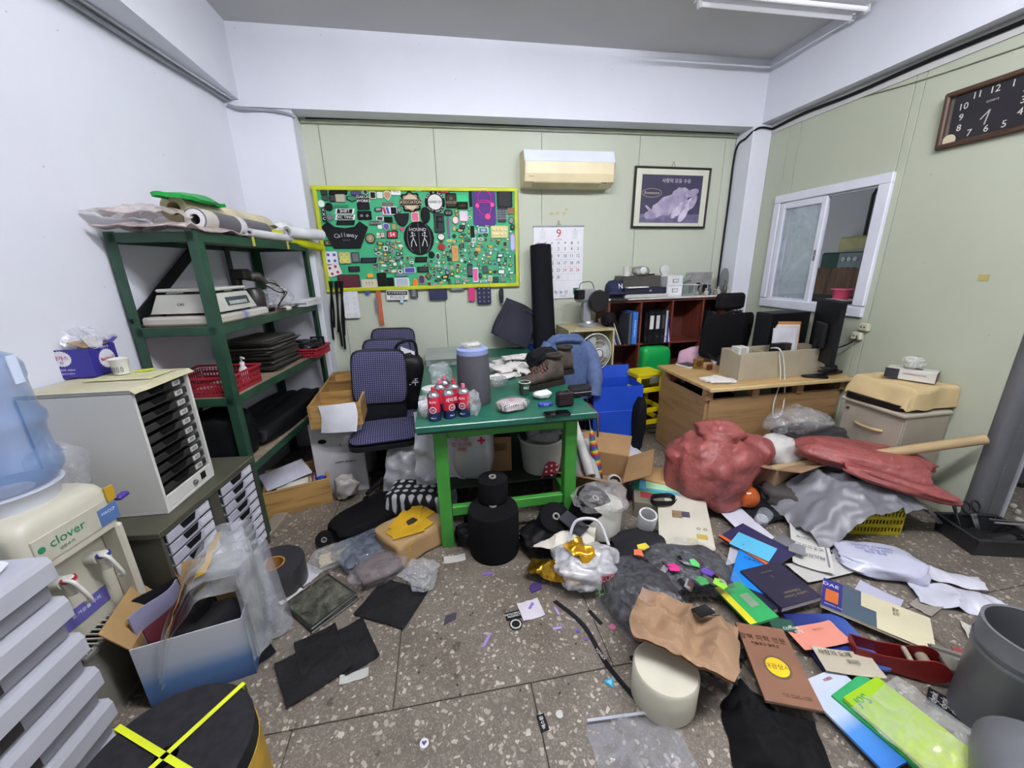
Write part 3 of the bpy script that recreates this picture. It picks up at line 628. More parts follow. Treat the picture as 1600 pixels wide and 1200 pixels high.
for x0, y0, x1, y1, n in zones:
    tries = 0; k = 0
    while k < n and tries < 6000:
        tries += 1; cx, cy = rnd.uniform(x0, x1), rnd.uniform(y0, y1)
        w_ = rnd.choice((18, 22, 28, 32, 40, 52)); h_ = rnd.choice((14, 18, 24, 28, 34, 38)); h_ = min(h_, 24) if w_ > 34 else h_
        if any(cx-w_/2 < b[2]-1 and cx+w_/2 > b[0]+1 and cy-h_/2 < b[3]-1 and cy+h_/2 > b[1]+1 for b in BOX): continue
        cn, ch = rnd.choices(cols, [9, 6, 7, 3, 4, 2, 2, 2, 1.5, 1.5, 1.2, 5])[0]; sh, sn = rnd.choice(shapes); c2 = rnd.choice(['#d9dad6', '#8c918a', '#2a2c2e', '#b8a988', '#4c5a52', '#c9b04a'])
        sz = 'tiny' if w_*h_ < 420 else 'small'; lab = None
        near = sorted(marks, key=lambda m: hypot(m[1]-cx, m[2]-cy))
        for m_ in near[:7]:
            dx, dy = cx-m_[1], cy-m_[2]; rel = ('right of' if dx > 0 else 'left of') if abs(dx) > abs(dy) else ('below' if dy > 0 else 'above')
            l2 = f'{sz} {cn} {sn} badge {rel} the {m_[0]} on the green board'
            if l2 not in used: lab = l2; break
        if not lab: continue
        used.add(lab); patch(lab, cx, cy, w_, h_, sh, ch, c2, name='badge', cat='badge', group='small badges pinned to the green board', rot=rnd.uniform(-7, 7), t=.004, inset=rnd.uniform(.55, .85)); k += 1
# hanging under the board
for i, (x, l, dx) in enumerate(((188, 300, 30), (205, 380, 8), (225, 330, 20), (240, 420, 30), (258, 350, 26), (275, 440, 14))):
    a = bpos(x, 700); b = bpos(x+dx, 700+l); pts = smoothpts([a+Vector((0, -.02-.004*i, 0)), (a+b)/2+Vector((.012*(-1)**i, -.015-.004*i, 0)), b+Vector((0, -.01, 0))], 5)
    def strap(u, v, pts=pts):
        k = u*(len(pts)-1); j = min(int(k), len(pts)-2); q = pts[j].lerp(pts[j+1], k-j); return (q.x+(v-.5)*.019, q.y+.004*sin(6*u+v*2), q.z)
    tag(G().sheet(strap, 14, 2, .002).ob('lanyard', K('#141518', .85, v=.2)), ['leftmost black lanyard hanging from the board corner', 'second black lanyard from the left below the board', 'third black lanyard from the left below the board', 'fourth black lanyard from the left below the board', 'fifth black lanyard, second from the white logo card', 'longest black lanyard hanging next to the white logo card'][i], 'lanyard', 'black lanyards under the board')
o = patch('white card with ten small round logos hanging under the board', 325,845,108,196,'rect','#d6d8dc','#dcdee2', cat='card', name='sticker_card')
for i in range(5):
    for s in (-1, 1): st = G().lathe([(.011, 0), (.011, .001)], 12, (s*.035, -.006, .10-i*.05), rotx(pi/2)).ob('logo_ring', K('#84888e', .6), o); G().lathe([(.0085, .001), (.0085, .0015)], 12, (s*.035, -.006, .10-i*.05), rotx(pi/2)).ob('logo_disc', K('#e6e6e8', .6), st)
patch('long orange brown strap hanging under the board', 513,870,32,240,'rect','#a8583a','#b9623f', cat='strap', name='strap')
o = patch('white police patch hanging from the board foot', 625,790,152,66,'rect','#d9dad8','#dddedc', cat='patch', rot=1)
G().box((0, -.0072, .018), (.185, .002, .036)).ob('black_bar', K('#101113', .7), o); txt('신고현장방범원', .026, K('#e8e8e4', .7), o, (0, -.0095, .018), (pi/2, 0, 0)); txt('POLICE', .034, K('#141517', .7), o, (0, -.0075, -.022), (pi/2, 0, 0), sx=1.25)
o = patch('dark sheet of small grey labels next to the police patch', 732,775,55,66,'rect','#2c2e31','#3c4045', 'ABC\nABC\nABC\nABC', '#a6aab0', .2)
patch('pale blue clip tag hanging below the police patch', 652,822,24,36,'rect','#86b4d0','#9cc6de')
patch('navy felt pouch hanging from the board foot', 888,778,132,92,'rect','#20233f','#24284a', cat='pouch', name='felt_pouch')
patch('grey row of metal tags hanging from the board foot', 1012,745,112,36,'rect','#3c4046','#6b7078', 'oooooo', '#b8bcc2', .5)
patch('bright pink fabric tag hanging from the board foot', 1105,780,48,106,'rect','#b42a62','#c83472', cat='tag')
o = patch('navy patch sheet with a grid of twelve white logos', 1185,790,106,130,'rect','#14162a','#1b1e3a')
for i in range(3):
    for j in range(4): G().box((-.045+i*.045, -.0068, -.062+j*.041), (.040, .002, .036)).ob('cell', K('#1d2142', .6), o); txt('ㅅ', .026, K('#d0d2dc', .6), o, (-.045+i*.045, -.0085, -.062+j*.041), (pi/2, 0, 0), name='logo')
tag(bag((.05, .035, .15), 5, .2, 4, nu=18, nv=12, floor=False).ob('pompom', K('#26282a', .95, b=.6), loc=bpos(1295, 800)+Vector((0, -.02, -.06)), smooth=60), 'dark fuzzy tassel hanging from the right end of the board', 'tassel')
patch('thin blue brush hanging by a thread under the board', 486,860,10,110,'rect','#8a8f94','#5566a0', cat='tool', name='thin_brush')
patch('small blue tassel charm hanging next to the orange strap', 432,772,44,34,'diamond','#2c4488','#3a56a4', cat='charm', name='charm')
cable('white cord hanging along the right side of the board', smoothpts([(.782, 3.975, 2.33), (.79, 3.97, 2.0), (.785, 3.97, 1.6), (.787, 3.97, 1.49)]), .004, K('#d8d8d4'))
# --- air conditioner
ac = thing('air_conditioner', 'wall-mounted air conditioner with a white top and yellowed body', 'air conditioner', (1.225, 4.0, 2.335))
prof = [(0, 0), (-.12, 0), (-.2, .035), (-.215, .10), (-.215, .20), (-.175, .29), (0, .30)]
R_ = Matrix(((0, 0, 1), (1, 0, 0), (0, 1, 0)))
G().prism(prof, -.42, .42, R_).ob('body', K('#d9cda6', .4, v=.05), ac)
G().prism([(-.219, .195), (-.178, .292), (-.02, .305), (-.02, .295), (-.170, .285), (-.208, .195)], -.422, .422, R_).ob('top_panel', K('#d6dcec', .18, v=.03), ac)
G().box((-.02, -.165, .018), (.64, .07, .014), ch=.003, R=rotx(radians(-24))).ob('outlet_flap', K('#b6ab86', .4), ac)
G().box((-.02, -.180, .024), (.60, .012, .008), R=rotx(radians(-24))).ob('outlet_slot', K('#4b4636', .6), ac)
G().box((.34, -.190, .035), (.03, .006, .02)).ob('indicator', K('#555046'), ac)
txt('Samsung', .012, K('#5c563f'), ac, (-.36, -.2165, .075), (pi/2, 0, 0))
for s in (-1, 1): G().prism([(a*1.0, b) for a, b in prof], s*.42-.004, s*.42+.004, R_).ob('side_cap', K('#cdc19a', .45), ac)
tag(G().tube(smoothpts([(1.6, 3.985, 2.35), (1.72, 3.985, 2.33), (1.75, 3.985, 2.2)]), .004, 6).ob('cable', K('#cfd2c0')), 'thin pale wire right of the air conditioner', 'cable') if False else None
# --- wall calendar
cal = thing('wall_calendar', 'wall calendar showing month nine hanging from a hook', 'calendar', (1.18, 3.99, 1.66))
cw, chh = .51, .69
G().box((0, -.004, 0), (cw, .008, chh)).ob('pages', K('#dfe0e4', .6, v=.03), cal)
G().box((0, -.006, chh/2+.004), (cw+.01, .016, .014), ch=.003).ob('top_bar', K('#9a9da4', .3, m=.6), cal)
G().tube([(-.03, -.006, chh/2+.008), (0, -.006, chh/2+.04), (.03, -.006, chh/2+.008)], .002, 6).ob('hanger', K('#8a8a86', .4, m=.5), cal)
ink = K('#1c1d20', .6); redi = K('#b81f3c', .6)
T = lambda s, sz, x, z, m=ink, **k: txt(s, sz, m, cal, (x, -.0095, z), (pi/2, 0, 0), **k)
T('9', .11, -.0, .28, redi); T('SEPTEMBER', .013, 0, .225, redi)
for x in (-.165, .165):
    T('8' if x < 0 else '10', .018, x, .318, ink)
    for r_ in range(5): T('1 2 3 4 5 6 7', .011, x, .298-r_*.016, K('#6b6e76'))
for i, d_ in enumerate(('日', '月', '火', '水', '木', '金', '土')): T(d_, .026, -.205+i*.068, .193, redi if i == 0 else ink)
wk = [[None, None, 1, 2, 3, 4, 5], [6, 7, 8, 9, 10, 11, 12], [13, 14, 15, 16, 17, 18, 19], [20, 21, 22, 23, 24, 25, 26], [27, 28, 29, 30]]
for r_, row in enumerate(wk):
    for i, d_ in enumerate(row):
        if d_: T(str(d_), .046, -.205+i*.068, .138-r_*.068, redi if i == 0 or d_ in (24, 25, 26) else ink, sx=.82)
    G().box((0, -.0088, .104-r_*.068), (.47, .001, .0015)).ob('rule_line', K('#8c8f96'), cal)
for i in range(8): G().box((-.239+i*.068, -.0088, .0), (.0012, .001, .33)).ob('rule_line', K('#b5b7bc'), cal)
T('녹 농 산', .045, .03, -.285); T('T. 582-1234', .014, .05, -.322)
G().box((.19, -.009, -.275), (.058, .002, .064)).ob('logo_square', K('#2d6a55', .6), cal); T('H', .05, .19, -.275, K('#dfe3e0'))
tag(G().lathe([(.012, 0), (.012, .008), (.004, .012), (.004, .02)], 12, (1.18, 3.99, 2.065), rotx(pi/2)).ob('wall_hook', K('#cfcfc4', .4)), 'small round hook above the wall calendar', 'hook')
tag(G().tube(smoothpts([(1.18, 3.975, 2.06), (1.168, 3.975, 2.035), (1.18, 3.975, 2.018), (1.19, 3.975, 2.03)], 4), .003, 6).ob('hook_wire', K('#7c7c72', .4)), 'wire loop hanging under the round hook above the calendar', 'hook')
for i, (x, z) in enumerate(((1.09, 2.115), (1.15, 2.12), (1.22, 2.118), (1.24, 2.15))):
    tag(G().sheet(lambda u, v: (x+.035*u+.004*nz(v*5, i, 0), 3.9945-.001, z+.02*v+.004*nz(u*5, i, 3)), 5, 4, .001).ob('tape_residue', K('#b5ad86', .8)), ['leftmost scrap of old tape residue above the calendar hook', 'second scrap of old tape residue above the calendar hook', 'right scrap of tape residue above the calendar hook', 'highest scrap of tape residue above the calendar'][i], 'tape')
# --- framed picture
pc = thing('framed_picture', 'framed purple print of a sow lying with her piglets', 'picture', (2.345, 3.99, 2.265), rot=(0, radians(.6), 0))
pw, ph_ = .80, .545
G().box((0, -.008, 0), (pw-.02, .016, ph_-.02)).ob('mat_board', K('#cfd0bd', .6, v=.03), pc)
for s in (-1, 1):
    G().box((0, -.014, s*ph_/2), (pw+.02, .028, .018), ch=.004).ob('frame_rail', K('#1d1a18', .35), pc); G().box((s*pw/2, -.014, 0), (.018, .028, ph_), ch=.004).ob('frame_rail', K('#1d1a18', .35), pc)
pr = G().box((-.0, -.0175, -.01), (.655, .003, .44)).ob('print', K('#3b3650', .5, v=.2, s=3), pc)
G().box((0, -.0192, -.19), (.655, .001, .08)).ob('print_ground', K('#6b6584', .5, v=.25, s=20), pr)
pig = K('#b7aec2', .6, c2='#8d84a0', s=9)
_pb = [0]
def pigblob(x, z, a, b, an=0, name='print_piglet'):
    _pb[0] += 1
    n = 18; pl = [(a*cos(2*pi*i/n), b*sin(2*pi*i/n)*(1+.12*sin(3*i))) for i in range(n)]; c_, s_ = cos(an), sin(an)
    G().prism([(u*c_-v*s_, u*s_+v*c_) for u, v in pl], .0, .0018, rotx(pi/2), (x, -.0196-.0005*_pb[0], z)).ob(name, pig, pr)
pigblob(-.02, -.06, .21, .085, radians(24), 'print_sow'); pigblob(-.19, -.15, .095, .045, radians(12), 'print_sow_head'); pigblob(-.24, -.10, .05, .012, radians(140), 'print_sow_ear'); pigblob(.10, .03, .10, .07, radians(10), 'print_sow')
for i, (x, z, an) in enumerate(((.10, -.10, 60), (.15, -.08, 65), (.20, -.06, 65), (.24, -.03, 70), (.06, -.13, 50), (.22, .05, 20), (.14, -.16, 55))): G().prism([(.075*cos(2*pi*k/14)*cos(radians(an))-.034*sin(2*pi*k/14)*sin(radians(an)), .075*cos(2*pi*k/14)*sin(radians(an))+.034*sin(2*pi*k/14)*cos(radians(an))) for k in range(14)], .0, .001, rotx(pi/2), (x, -.0225-.0006*i, z)).ob('print_piglet', K(['#c4bbcf', '#a59cb6'][i % 2], .6, v=.2, s=20), pr)
txt('사랑의 모유 수유', .045, K('#cfcbd8'), pc, (.04, -.0205, .155), (pi/2, 0, 0)); txt('Romanson', .038, K('#c9bfa0'), pc, (-.215, -.0205, .045), (pi/2, 0, 0))
G().tube([(-.215+.10*cos(a)*1.05, -.0205, .045+.04*sin(a)) for a in [i*pi/10 for i in range(21)]], .0018, 6).ob('logo_ring', K('#c9bfa0'), pc)
G().tube([(-.025, -.005, ph_/2), (0, -.005, ph_/2+.06), (.025, -.005, ph_/2)], .002, 6).ob('hanging_wire', blk, pc)
# --- wall clock on the right wall
ck = thing('wall_clock', 'square dark wall clock with a wooden frame and white numerals', 'clock', (XR-.004, 2.10, 2.455), rot=(0, 0, pi/2))
ck.rotation_euler = (radians(4), 0, -pi/2)
S_ = .43
for s in (-1, 1):
    G().box((0, -.02, s*(S_*.66)/2), (S_+.03, .045, .03), ch=.008).ob('frame_rail', WOOD('#4a3426', '#2a1c14', 4, 'X'), ck); G().box((s*S_/2, -.02, 0), (.03, .045, S_*.66), ch=.008).ob('frame_rail', WOOD('#4a3426', '#2a1c14', 4, 'Z'), ck)
G().box((0, -.008, 0), (S_, .016, S_*.66)).ob('back_plate', K('#6a6560', .5), ck); G().box((0.01, -.018, 0), (S_-.05, .006, S_*.66-.03)).ob('dial', K('#201d24', .35, v=.2), ck)
for n_ in range(1, 13):
    a = radians(30*n_); k = 1/max(abs(sin(a)), abs(cos(a))); k = min(k, 1.22)
    txt(str(n_), .05, K('#d4d2cc'), ck, (.135*sin(a)*k+.005, -.0225, .098*cos(a)*k), (pi/2, 0, 0), name='numeral')
for a, l in ((radians(222), .055), (radians(190), .075)): G().box((l/2*sin(a)+.005, -.0235, l/2*cos(a)), (.006, .002, l), R=roty(a)).ob('clock_hand', K('#a9a7a2', .4), ck)
txt('QUARTZ', .014, K('#b8b6b0'), ck, (.005, -.0225, .045), (pi/2, 0, 0))
G().lathe([(.035, 0), (.035, .003)], 18, (-.17, -.021, -.115), rotx(pi/2)).ob('sticker', K('#c9c0a4', .6), ck, smooth=40)
tag(G().sheet(lambda u, v: (XR-.006, 1.88+.05*u+.004*nz(v*4, 1, 1), 1.50+.04*v+.005*nz(u*4, 0, 2)), 6, 5, .001).ob('tape_residue', K('#a49a62', .8)), 'brownish tape residue on the right green wall', 'tape')
# ================================================================ LEFT SIDE
# --- green steel shelf, turned slightly with the left wall
SA = radians(-6.0); SO = Vector((-1.205, 2.37, 0)); SM = Matrix.Translation(SO) @ Matrix.Rotation(SA, 4, 'Z')
def S(x, y, z): return SM @ Vector((x, y, z))
grn = K('#244a36', .45, v=.2, s=9, c2='#1b3a2b'); deck = K('#8a7a68', .8, v=.2, s=12)
sh = thing('steel_shelf', 'tall dark green angle-steel shelf against the white wall', 'shelf', SO, SA)
SW, SL = .44, 1.33; LV = (.52, .96, 1.37, 1.85)
def angle(g, x, y, sx, sy, z0, z1):
    g.prism([(x, y), (x+sx*.05, y), (x+sx*.05, y+sy*.005), (x+sx*.005, y+sy*.005), (x+sx*.005, y+sy*.05), (x, y+sy*.05)][::sx*sy], z0, z1)
for x, sx in ((.0, -1), (-SW, 1)):
    for y, sy in ((0, 1), (SL, -1)): g = G(); angle(g, x, y, sx, sy, .0, 1.855); g.ob('post', grn, sh)
for z in LV:
    lv = G().box((-SW/2, SL/2, z-.012), (SW-.02, SL-.02, .018)).ob('shelf_board', deck, sh)
    for x in (-.003, -SW+.003): G().box((x, SL/2, z-.025), (.008, SL-.012, .052), ch=.002).ob('edge_bar', grn, lv)
    for y in (.004, SL-.004): G().box((-SW/2, y, z-.025), (SW-.025, .008, .05), ch=.002).ob('edge_bar', grn, lv)
G().box((-SW+.015, .36, 1.63), (.01, .86, .06), R=rotx(radians(34))).ob('brace', K('#161a18', .5), sh)
G().box((-SW+.015, .95, 1.63), (.01, .05, .46)).ob('back_strut', K('#1d2a22', .5), sh)
G().box((-.03, .10, .015), (.09, .30, .03), ch=.004).ob('foot_plank', K('#8a8070', .8), sh)
for y in (.52, .98): G().box((.0025, y, 1.83), (.004, .025, .055)).ob('tape_strip', K('#b9b04a', .5), sh)
def SB(g, name, mat, x, y, z, label, cat, rz=0, smooth=None, group=None): return tag(g.ob(name, mat, loc=S(x, y, z), rot=(0, 0, SA+rz), smooth=smooth), label, cat, group)
# top of the shelf
SB(crumple(.44, .62, .006, .0, .03, 4, 3, 30, 26, .05), 'plastic_sheet_stack', CLEAR('#d9c6c2', .8, .3, .4, 12), -.20, .22, 1.853, 'pinkish translucent plastic sheets folded on the shelf top', 'plastic sheet', smooth=50)
SB(crumple(.34, .48, .004, .0, .03, 6, 9, 20, 20, .05), 'plastic_sheet_stack', CLEAR('#e2d2cc', .6, .25, .4, 12), -.28, .16, 1.925, 'upper clear sheet bundle on the pinkish sheets', 'plastic sheet', smooth=50)
def roll(name, label, x0, y0, z0, x1, y1, z1, r, mat, cat='roll', endm=None, core=.5, fn=S, layers=True, spiral=False):
    a, b = fn(x0, y0, z0), fn(x1, y1, z1); t = thing(name, label, cat, (a+b)/2)
    d_ = (b-a); L_ = d_.length; R = d_.to_track_quat('Z', 'Y').to_matrix()
    G().lathe([(r*core, -L_/2), (r, -L_/2), (r, L_/2), (r*core, L_/2)], 24, (0, 0, 0), R, closed=True).ob('sheet_roll', mat, t, smooth=40)
    if endm:
        for s in (-1, 1):
            G().lathe([(r*core*.96, s*L_/2*.96), (r*.9, s*L_/2*.96), (r*.9, s*(L_/2+.001)), (r*core*.96, s*(L_/2+.001))], 24, (0, 0, 0), R, closed=True).ob('roll_end', endm, t, smooth=40)
    return t, R, L_
t, R, L_ = roll('fabric_roll', 'grey roll with a white paper band on the shelf top', -.09, .16, 1.925, -.13, .93, 1.925, .058, K('#5d5b62', .6), endm=K('#cfcfcf'))
G().lathe([(.0585, -.03), (.0605, -.03), (.0605, .04), (.0585, .04)], 24, (0, 0, 0), R, closed=True).ob('paper_band', K('#d8d8d8'), t, smooth=40)
G().lathe([(.0585, -.383), (.0600, -.383), (.0600, -.27), (.0585, -.27)], 24, (0, 0, 0), R, closed=True).ob('paper_end', K('#b9b5ae'), t, smooth=40)
t, R, L_ = roll('film_roll', 'cream film roll lying behind the grey roll on the shelf top', -.21, .2, 1.985, -.24, 1.18, 1.985, .07, K('#cfc3a0', .4, v=.15), endm=K('#bdb18e'))
SB(crumple(.13, .42, .02, 0, .012, 6, 4, 14, 24, .03), 'green_sheet_bundle', K('#0f9a3c', .4), -.17, .30, 2.02, 'bright green folded plastic sheet lying on the rolls', 'plastic sheet', rz=.05, smooth=50)
roll('paper_roll', 'thin white paper roll at the front edge of the shelf top', -.03, .55, 1.885, -.03, 1.12, 1.885, .027, K('#cfd0d4', .5), endm=K('#b5b6ba'))
roll('paper_roll', 'curled white paper roll end sticking out at the far shelf corner', -.02, 1.05, 1.93, .10, 1.40, 1.93, .042, K('#d9dade', .5), endm=K('#9fa0a4'))
roll('film_roll', 'bright yellow film roll end at the far shelf top', -.12, .95, 1.90, -.03, 1.36, 1.90, .045, K('#c8c81c', .35, v=.2), endm=K('#8f8f18'))
roll('film_roll', 'second yellow film roll drooping over the far shelf edge', -.04, 1.1, 1.875, .06, 1.44, 1.83, .032, K('#b4b818', .35, v=.2), endm=K('#e4e4d8'))
SB(crumple(.10, .28, .002, 0, .03, 8, 6, 10, 16, .05), 'paper_sheet', K('#d6d7da', .5), -.1, 1.2, 1.96, 'loose curled white sheet over the yellow rolls', 'paper', smooth=50)
# second level: weighing scale on a wrapped slab
SB(G().box((0, 0, .025), (.40, .54, .05), ch=.012), 'wrapped_slab', GRADP([(.3, '#b8b4aa'), (.45, '#a9a69e'), (.5, '#6a6ca4'), (.6, '#c4c2bc')], 1, -.27, .27, 'printed_wrap'), -.21, .30, 1.371, 'paper wrapped slab lying under the weighing scale', 'slab')
t = thing('weighing_scale', 'dirty white electronic weighing scale on the shelf', 'scale', S(-.21, .28, 1.422), SA)
scm = K('#b9b9b0', .5, v=.12)
g = G(); vs = [(sx*(.15 if z else .175), sy*(.16 if z else .20), .10*z+.012) for z in (0, 1) for sy in (-1, 1) for sx in (-1, 1)]
g.add(vs, [(0, 2, 3, 1), (4, 5, 7, 6), (0, 1, 5, 4), (2, 6, 7, 3), (0, 4, 6, 2), (1, 3, 7, 5)]); g.ob('base', scm, t)
G().box((0, 0, .135), (.30, .33, .018), ch=.006).ob('plate', K('#c9c9c2', .35), t); G().box((0, 0, .118), (.14, .14, .018)).ob('plate_support', K('#4a4a48'), t)
G().box((.161, .03, .062), (.006, .22, .05), R=roty(radians(-14))).ob('keypad', K('#3a4248', .5), t)
for i in range(8): G().box((.166, -.05+.022*i, .055), (.006, .014, .02), R=roty(radians(-14))).ob('key', K('#b5b9b5'), t)
txt('CAS', .022, K('#4a5560'), t, (-.02, -.183, .06), (pi/2-.4, 0, 0))
for sx in (-1, 1):
    for sy in (-1, 1): G().lathe([(.014, 0), (.012, .013)], 10, (sx*.14, sy*.16, 0)).ob('foot', blk, t)
t = thing('electric_motor', 'black electric motor stand tangled in cords on the shelf', 'motor', S(-.16, .70, 1.371), SA)
dk = K('#1c1b1a', .5, v=.2)
G().box((0, 0, .012), (.16, .18, .024), ch=.006).ob('base', dk, t); G().lathe([(.06, .024), (.065, .04), (.065, .13), (.05, .16), (.02, .17)], 20).ob('housing', K('#2b2a28', .45, v=.2), t, smooth=40)
G().box((-.04, -.1, .15), (.05, .06, .26), ch=.01).ob('bracket', dk, t); G().box((-.01, -.09, .26), (.10, .09, .07), ch=.012).ob('switch_box', K('#232220', .5), t)
G().tube([(-.0, -.05, .25), (.05, .0, .24), (.06, .06, .20)], [.03, .035, .02], 12).ob('arm', K('#35322e', .5), t, smooth=40)
for i, (c, q) in enumerate((('#8a857c', 0), ('#1a1a1a', 1), ('#a9a49a', 2), ('#23211f', 3))):
    G().tube(smoothpts([(.05, .03, .2), (.09+.01*i, .10, .22-.03*i), (.12, .16+.02*i, .12), (.11+.02*i, .10-.05*i, .03), (.13, .25+.03*i, .012), (.10, .38, .01+.004*i)], 5), .0045, 6).ob('cord', K(c, .6), t, smooth=50)
SB(bag((.22, .26, .16), 8, .2, 2.6), 'plastic_bag', CLEAR('#dcdce4', .45, .2), -.16, 1.02, 1.371, 'crumpled clear plastic bag on the middle of the upper shelf', 'plastic bag', smooth=50)
for i in range(4): SB(G().box((0, 0, .007), (.12-.01*i, .30, .013), ch=.002), 'white_strip', K('#d6d7da', .5), -.02+.008*i, 1.18+.02*(i % 2), 1.371+.0142*i, ['lowest white plastic strip at the far end of the shelf', 'second white plastic strip in the small stack on the shelf', 'third white plastic strip in the small stack on the shelf', 'topmost white plastic strip at the far end of the shelf'][i], 'plastic strip', group='white strips stacked on the shelf')
t = thing('power_plug', 'white round plug lying on the shelf edge', 'plug', S(-.02, .80, 1.385), SA)
G().lathe([(.014, 0), (.018, .012), (.018, .035), (.009, .05)], 14, (0, 0, 0), roty(pi/2)).ob('body', K('#cfcfca', .4), t, smooth=40)
for s in (-1, 1): G().tube([(.05, s*.006, 0), (.068, s*.006, 0)], .0025, 6).ob('pin', K('#9a9a9a', .3, m=1), t)
# third level: dark sheets, baskets
for i in range(26):
    SB(G().box((0, 0, .0042), (.30, .42, .0072), rz=0), 'backing_sheet', [K('#3a3733', .8, v=.2), K('#57534d', .8, v=.2), K('#26241f', .8)][i % 3], -.22+rnd.uniform(-.018, .018), .80+rnd.uniform(-.03, .03), .961+i*.0085, ['lowest','second','third','fourth','fifth','sixth','seventh','eighth','ninth','tenth','eleventh','twelfth','thirteenth','fourteenth','fifteenth','sixteenth','seventeenth','eighteenth','nineteenth','twentieth','twenty-first','twenty-second','twenty-third','twenty-fourth','twenty-fifth','topmost'][i]+' dark grey sheet from the bottom of the shelf stack', 'sheet', rz=rnd.uniform(-.09, .09), group='dark sheets stacked on the third shelf')
def basket(label, loc, rz, w, d, h, mat, slots=True, name='basket', taper=.86):
    t = thing(name, label, 'basket', loc, rz)
    def wall(ax, s, L):
        n = max(3, int(L/.02)); 
        g = G()
        for zz in (0.0, h*.28, h*.56): g.box((0, 0, zz+h*.06), (L*(.9+.1*zz/h), .004, h*.12))
        for i in range(n+1): g.box((-L*.47+i*L*.94/n, 0, h*.42), (.006, .004, h*.84))
        a = math.atan2((1-taper)*(d if ax == 'x' else w)/2, h)
        o = g.ob('side', mat, t); off = (d if ax == 'x' else w)/2*(1+taper)/2*.99
        o.location = (0, s*off*1.0, 0) if ax == 'x' else (s*off, 0, 0)
        o.rotation_euler = (0, 0, (0 if s < 0 else pi)+(0 if ax == 'x' else pi/2)); return o
    for s in (-1, 1): wall('x', s, w*.93); wall('y', -s, d*.93)
    G().prism(rrect(w*taper, d*taper, .02), 0, .005).ob('bottom', mat, t)
    o = rrect(w, d, .02); i_ = rrect(w-.022, d-.022, .015); n = len(o)
    vs = [(x, y, h-.012) for x, y in o]+[(x, y, h) for x, y in o]+[(x, y, h) for x, y in i_]+[(x, y, h-.012) for x, y in i_]
    fs = []
    for a, b in ((0, 1), (1, 2), (2, 3), (3, 0)): fs += [(a*n+k, a*n+(k+1) % n, b*n+(k+1) % n, b*n+k) for k in range(n)]
    G().add(vs, fs).ob('rim', mat, t); return t
redp = K('#a02434', .45, v=.1)
basket('red plastic basket at the near end of the third shelf', S(-.22, .20, .962), SA, .40, .36, .115, redp)
SB(G().box((0, 0, .01), (.05, .2, .02), ch=.004), 'card_stack', K('#a9a49c'), -.26, .2, .968, 'small grey card bundle inside the near red basket', 'card')
t = thing('pump_bottle', 'white pump bottle standing in the near red basket', 'bottle', S(-.10, .30, .968), SA)
G().lathe([(.022, 0), (.025, .01), (.025, .09), (.012, .11), (.012, .118)], 16).ob('bottle', K('#d0d2d0', .4), t, smooth=40); G().lathe([(.014, .118), (.014, .135), (.005, .137), (.005, .16)], 12).ob('collar', K('#e2e4e2', .4), t, smooth=40)
G().tube([(0, 0, .16), (0, .0, .165), (.03, -.02, .162)], .006, 8).ob('spout', K('#e2e4e2', .4), t, smooth=40)
basket('small red plastic basket at the far end of the third shelf', S(-.07, 1.15, .962), SA, .30, .30, .075, redp)
SB(bag((.24, .26, .12), 12, .16, 3), 'black_plastic_pack', K('#121316', .22, v=.3), -.08, 1.13, .97, 'shiny black plastic pack heaped in the far red basket', 'plastic bag', smooth=50)
t = thing('picture_frame', 'small black empty frame leaning in the far red basket', 'frame', S(-.02, 1.27, .975), SA)
for s in (-1, 1): G().box((s*.05, 0, .06), (.014, .014, .12)).ob('frame_rail', blk, t); G().box((0, 0, .06+s*.053), (.086, .014, .014)).ob('frame_rail', blk, t)
# fourth level: black cases
bc = K('#0f1013', .6, v=.25)
SB(bag((.20, .95, .13), 21, .05, 2, e=.5), 'instrument_case', bc, -.13, .80, .521, 'long black soft case lying on the lowest shelf', 'case', smooth=50)
SB(bag((.18, .90, .12), 25, .05, 2, e=.5), 'instrument_case', K('#15171a', .5, v=.25), -.33, .78, .521, 'second black case lying behind on the lowest shelf', 'case', smooth=50)
t = thing('tote_bag', 'black fabric tote hanging over the near end of the lowest shelf', 'bag', S(-.24, .16, .521), SA)
bag((.34, .26, .30), 31, .05, 2, e=.45).ob('body', bc, t, smooth=50); G().tube(smoothpts([(-.1, 0, .27), (-.05, .0, .36), (.05, .0, .36), (.1, 0, .27)]), .009, 8).ob('handle', bc, t, smooth=50)
tag(G().tube(smoothpts([S(.01, .75, .58), S(.03, .85, .555), S(.02, 1.0, .53), S(.04, 1.1, .535)], 5), .012, 6).ob('strap', bc, smooth=50), 'black strap dangling over the lowest shelf edge', 'strap')
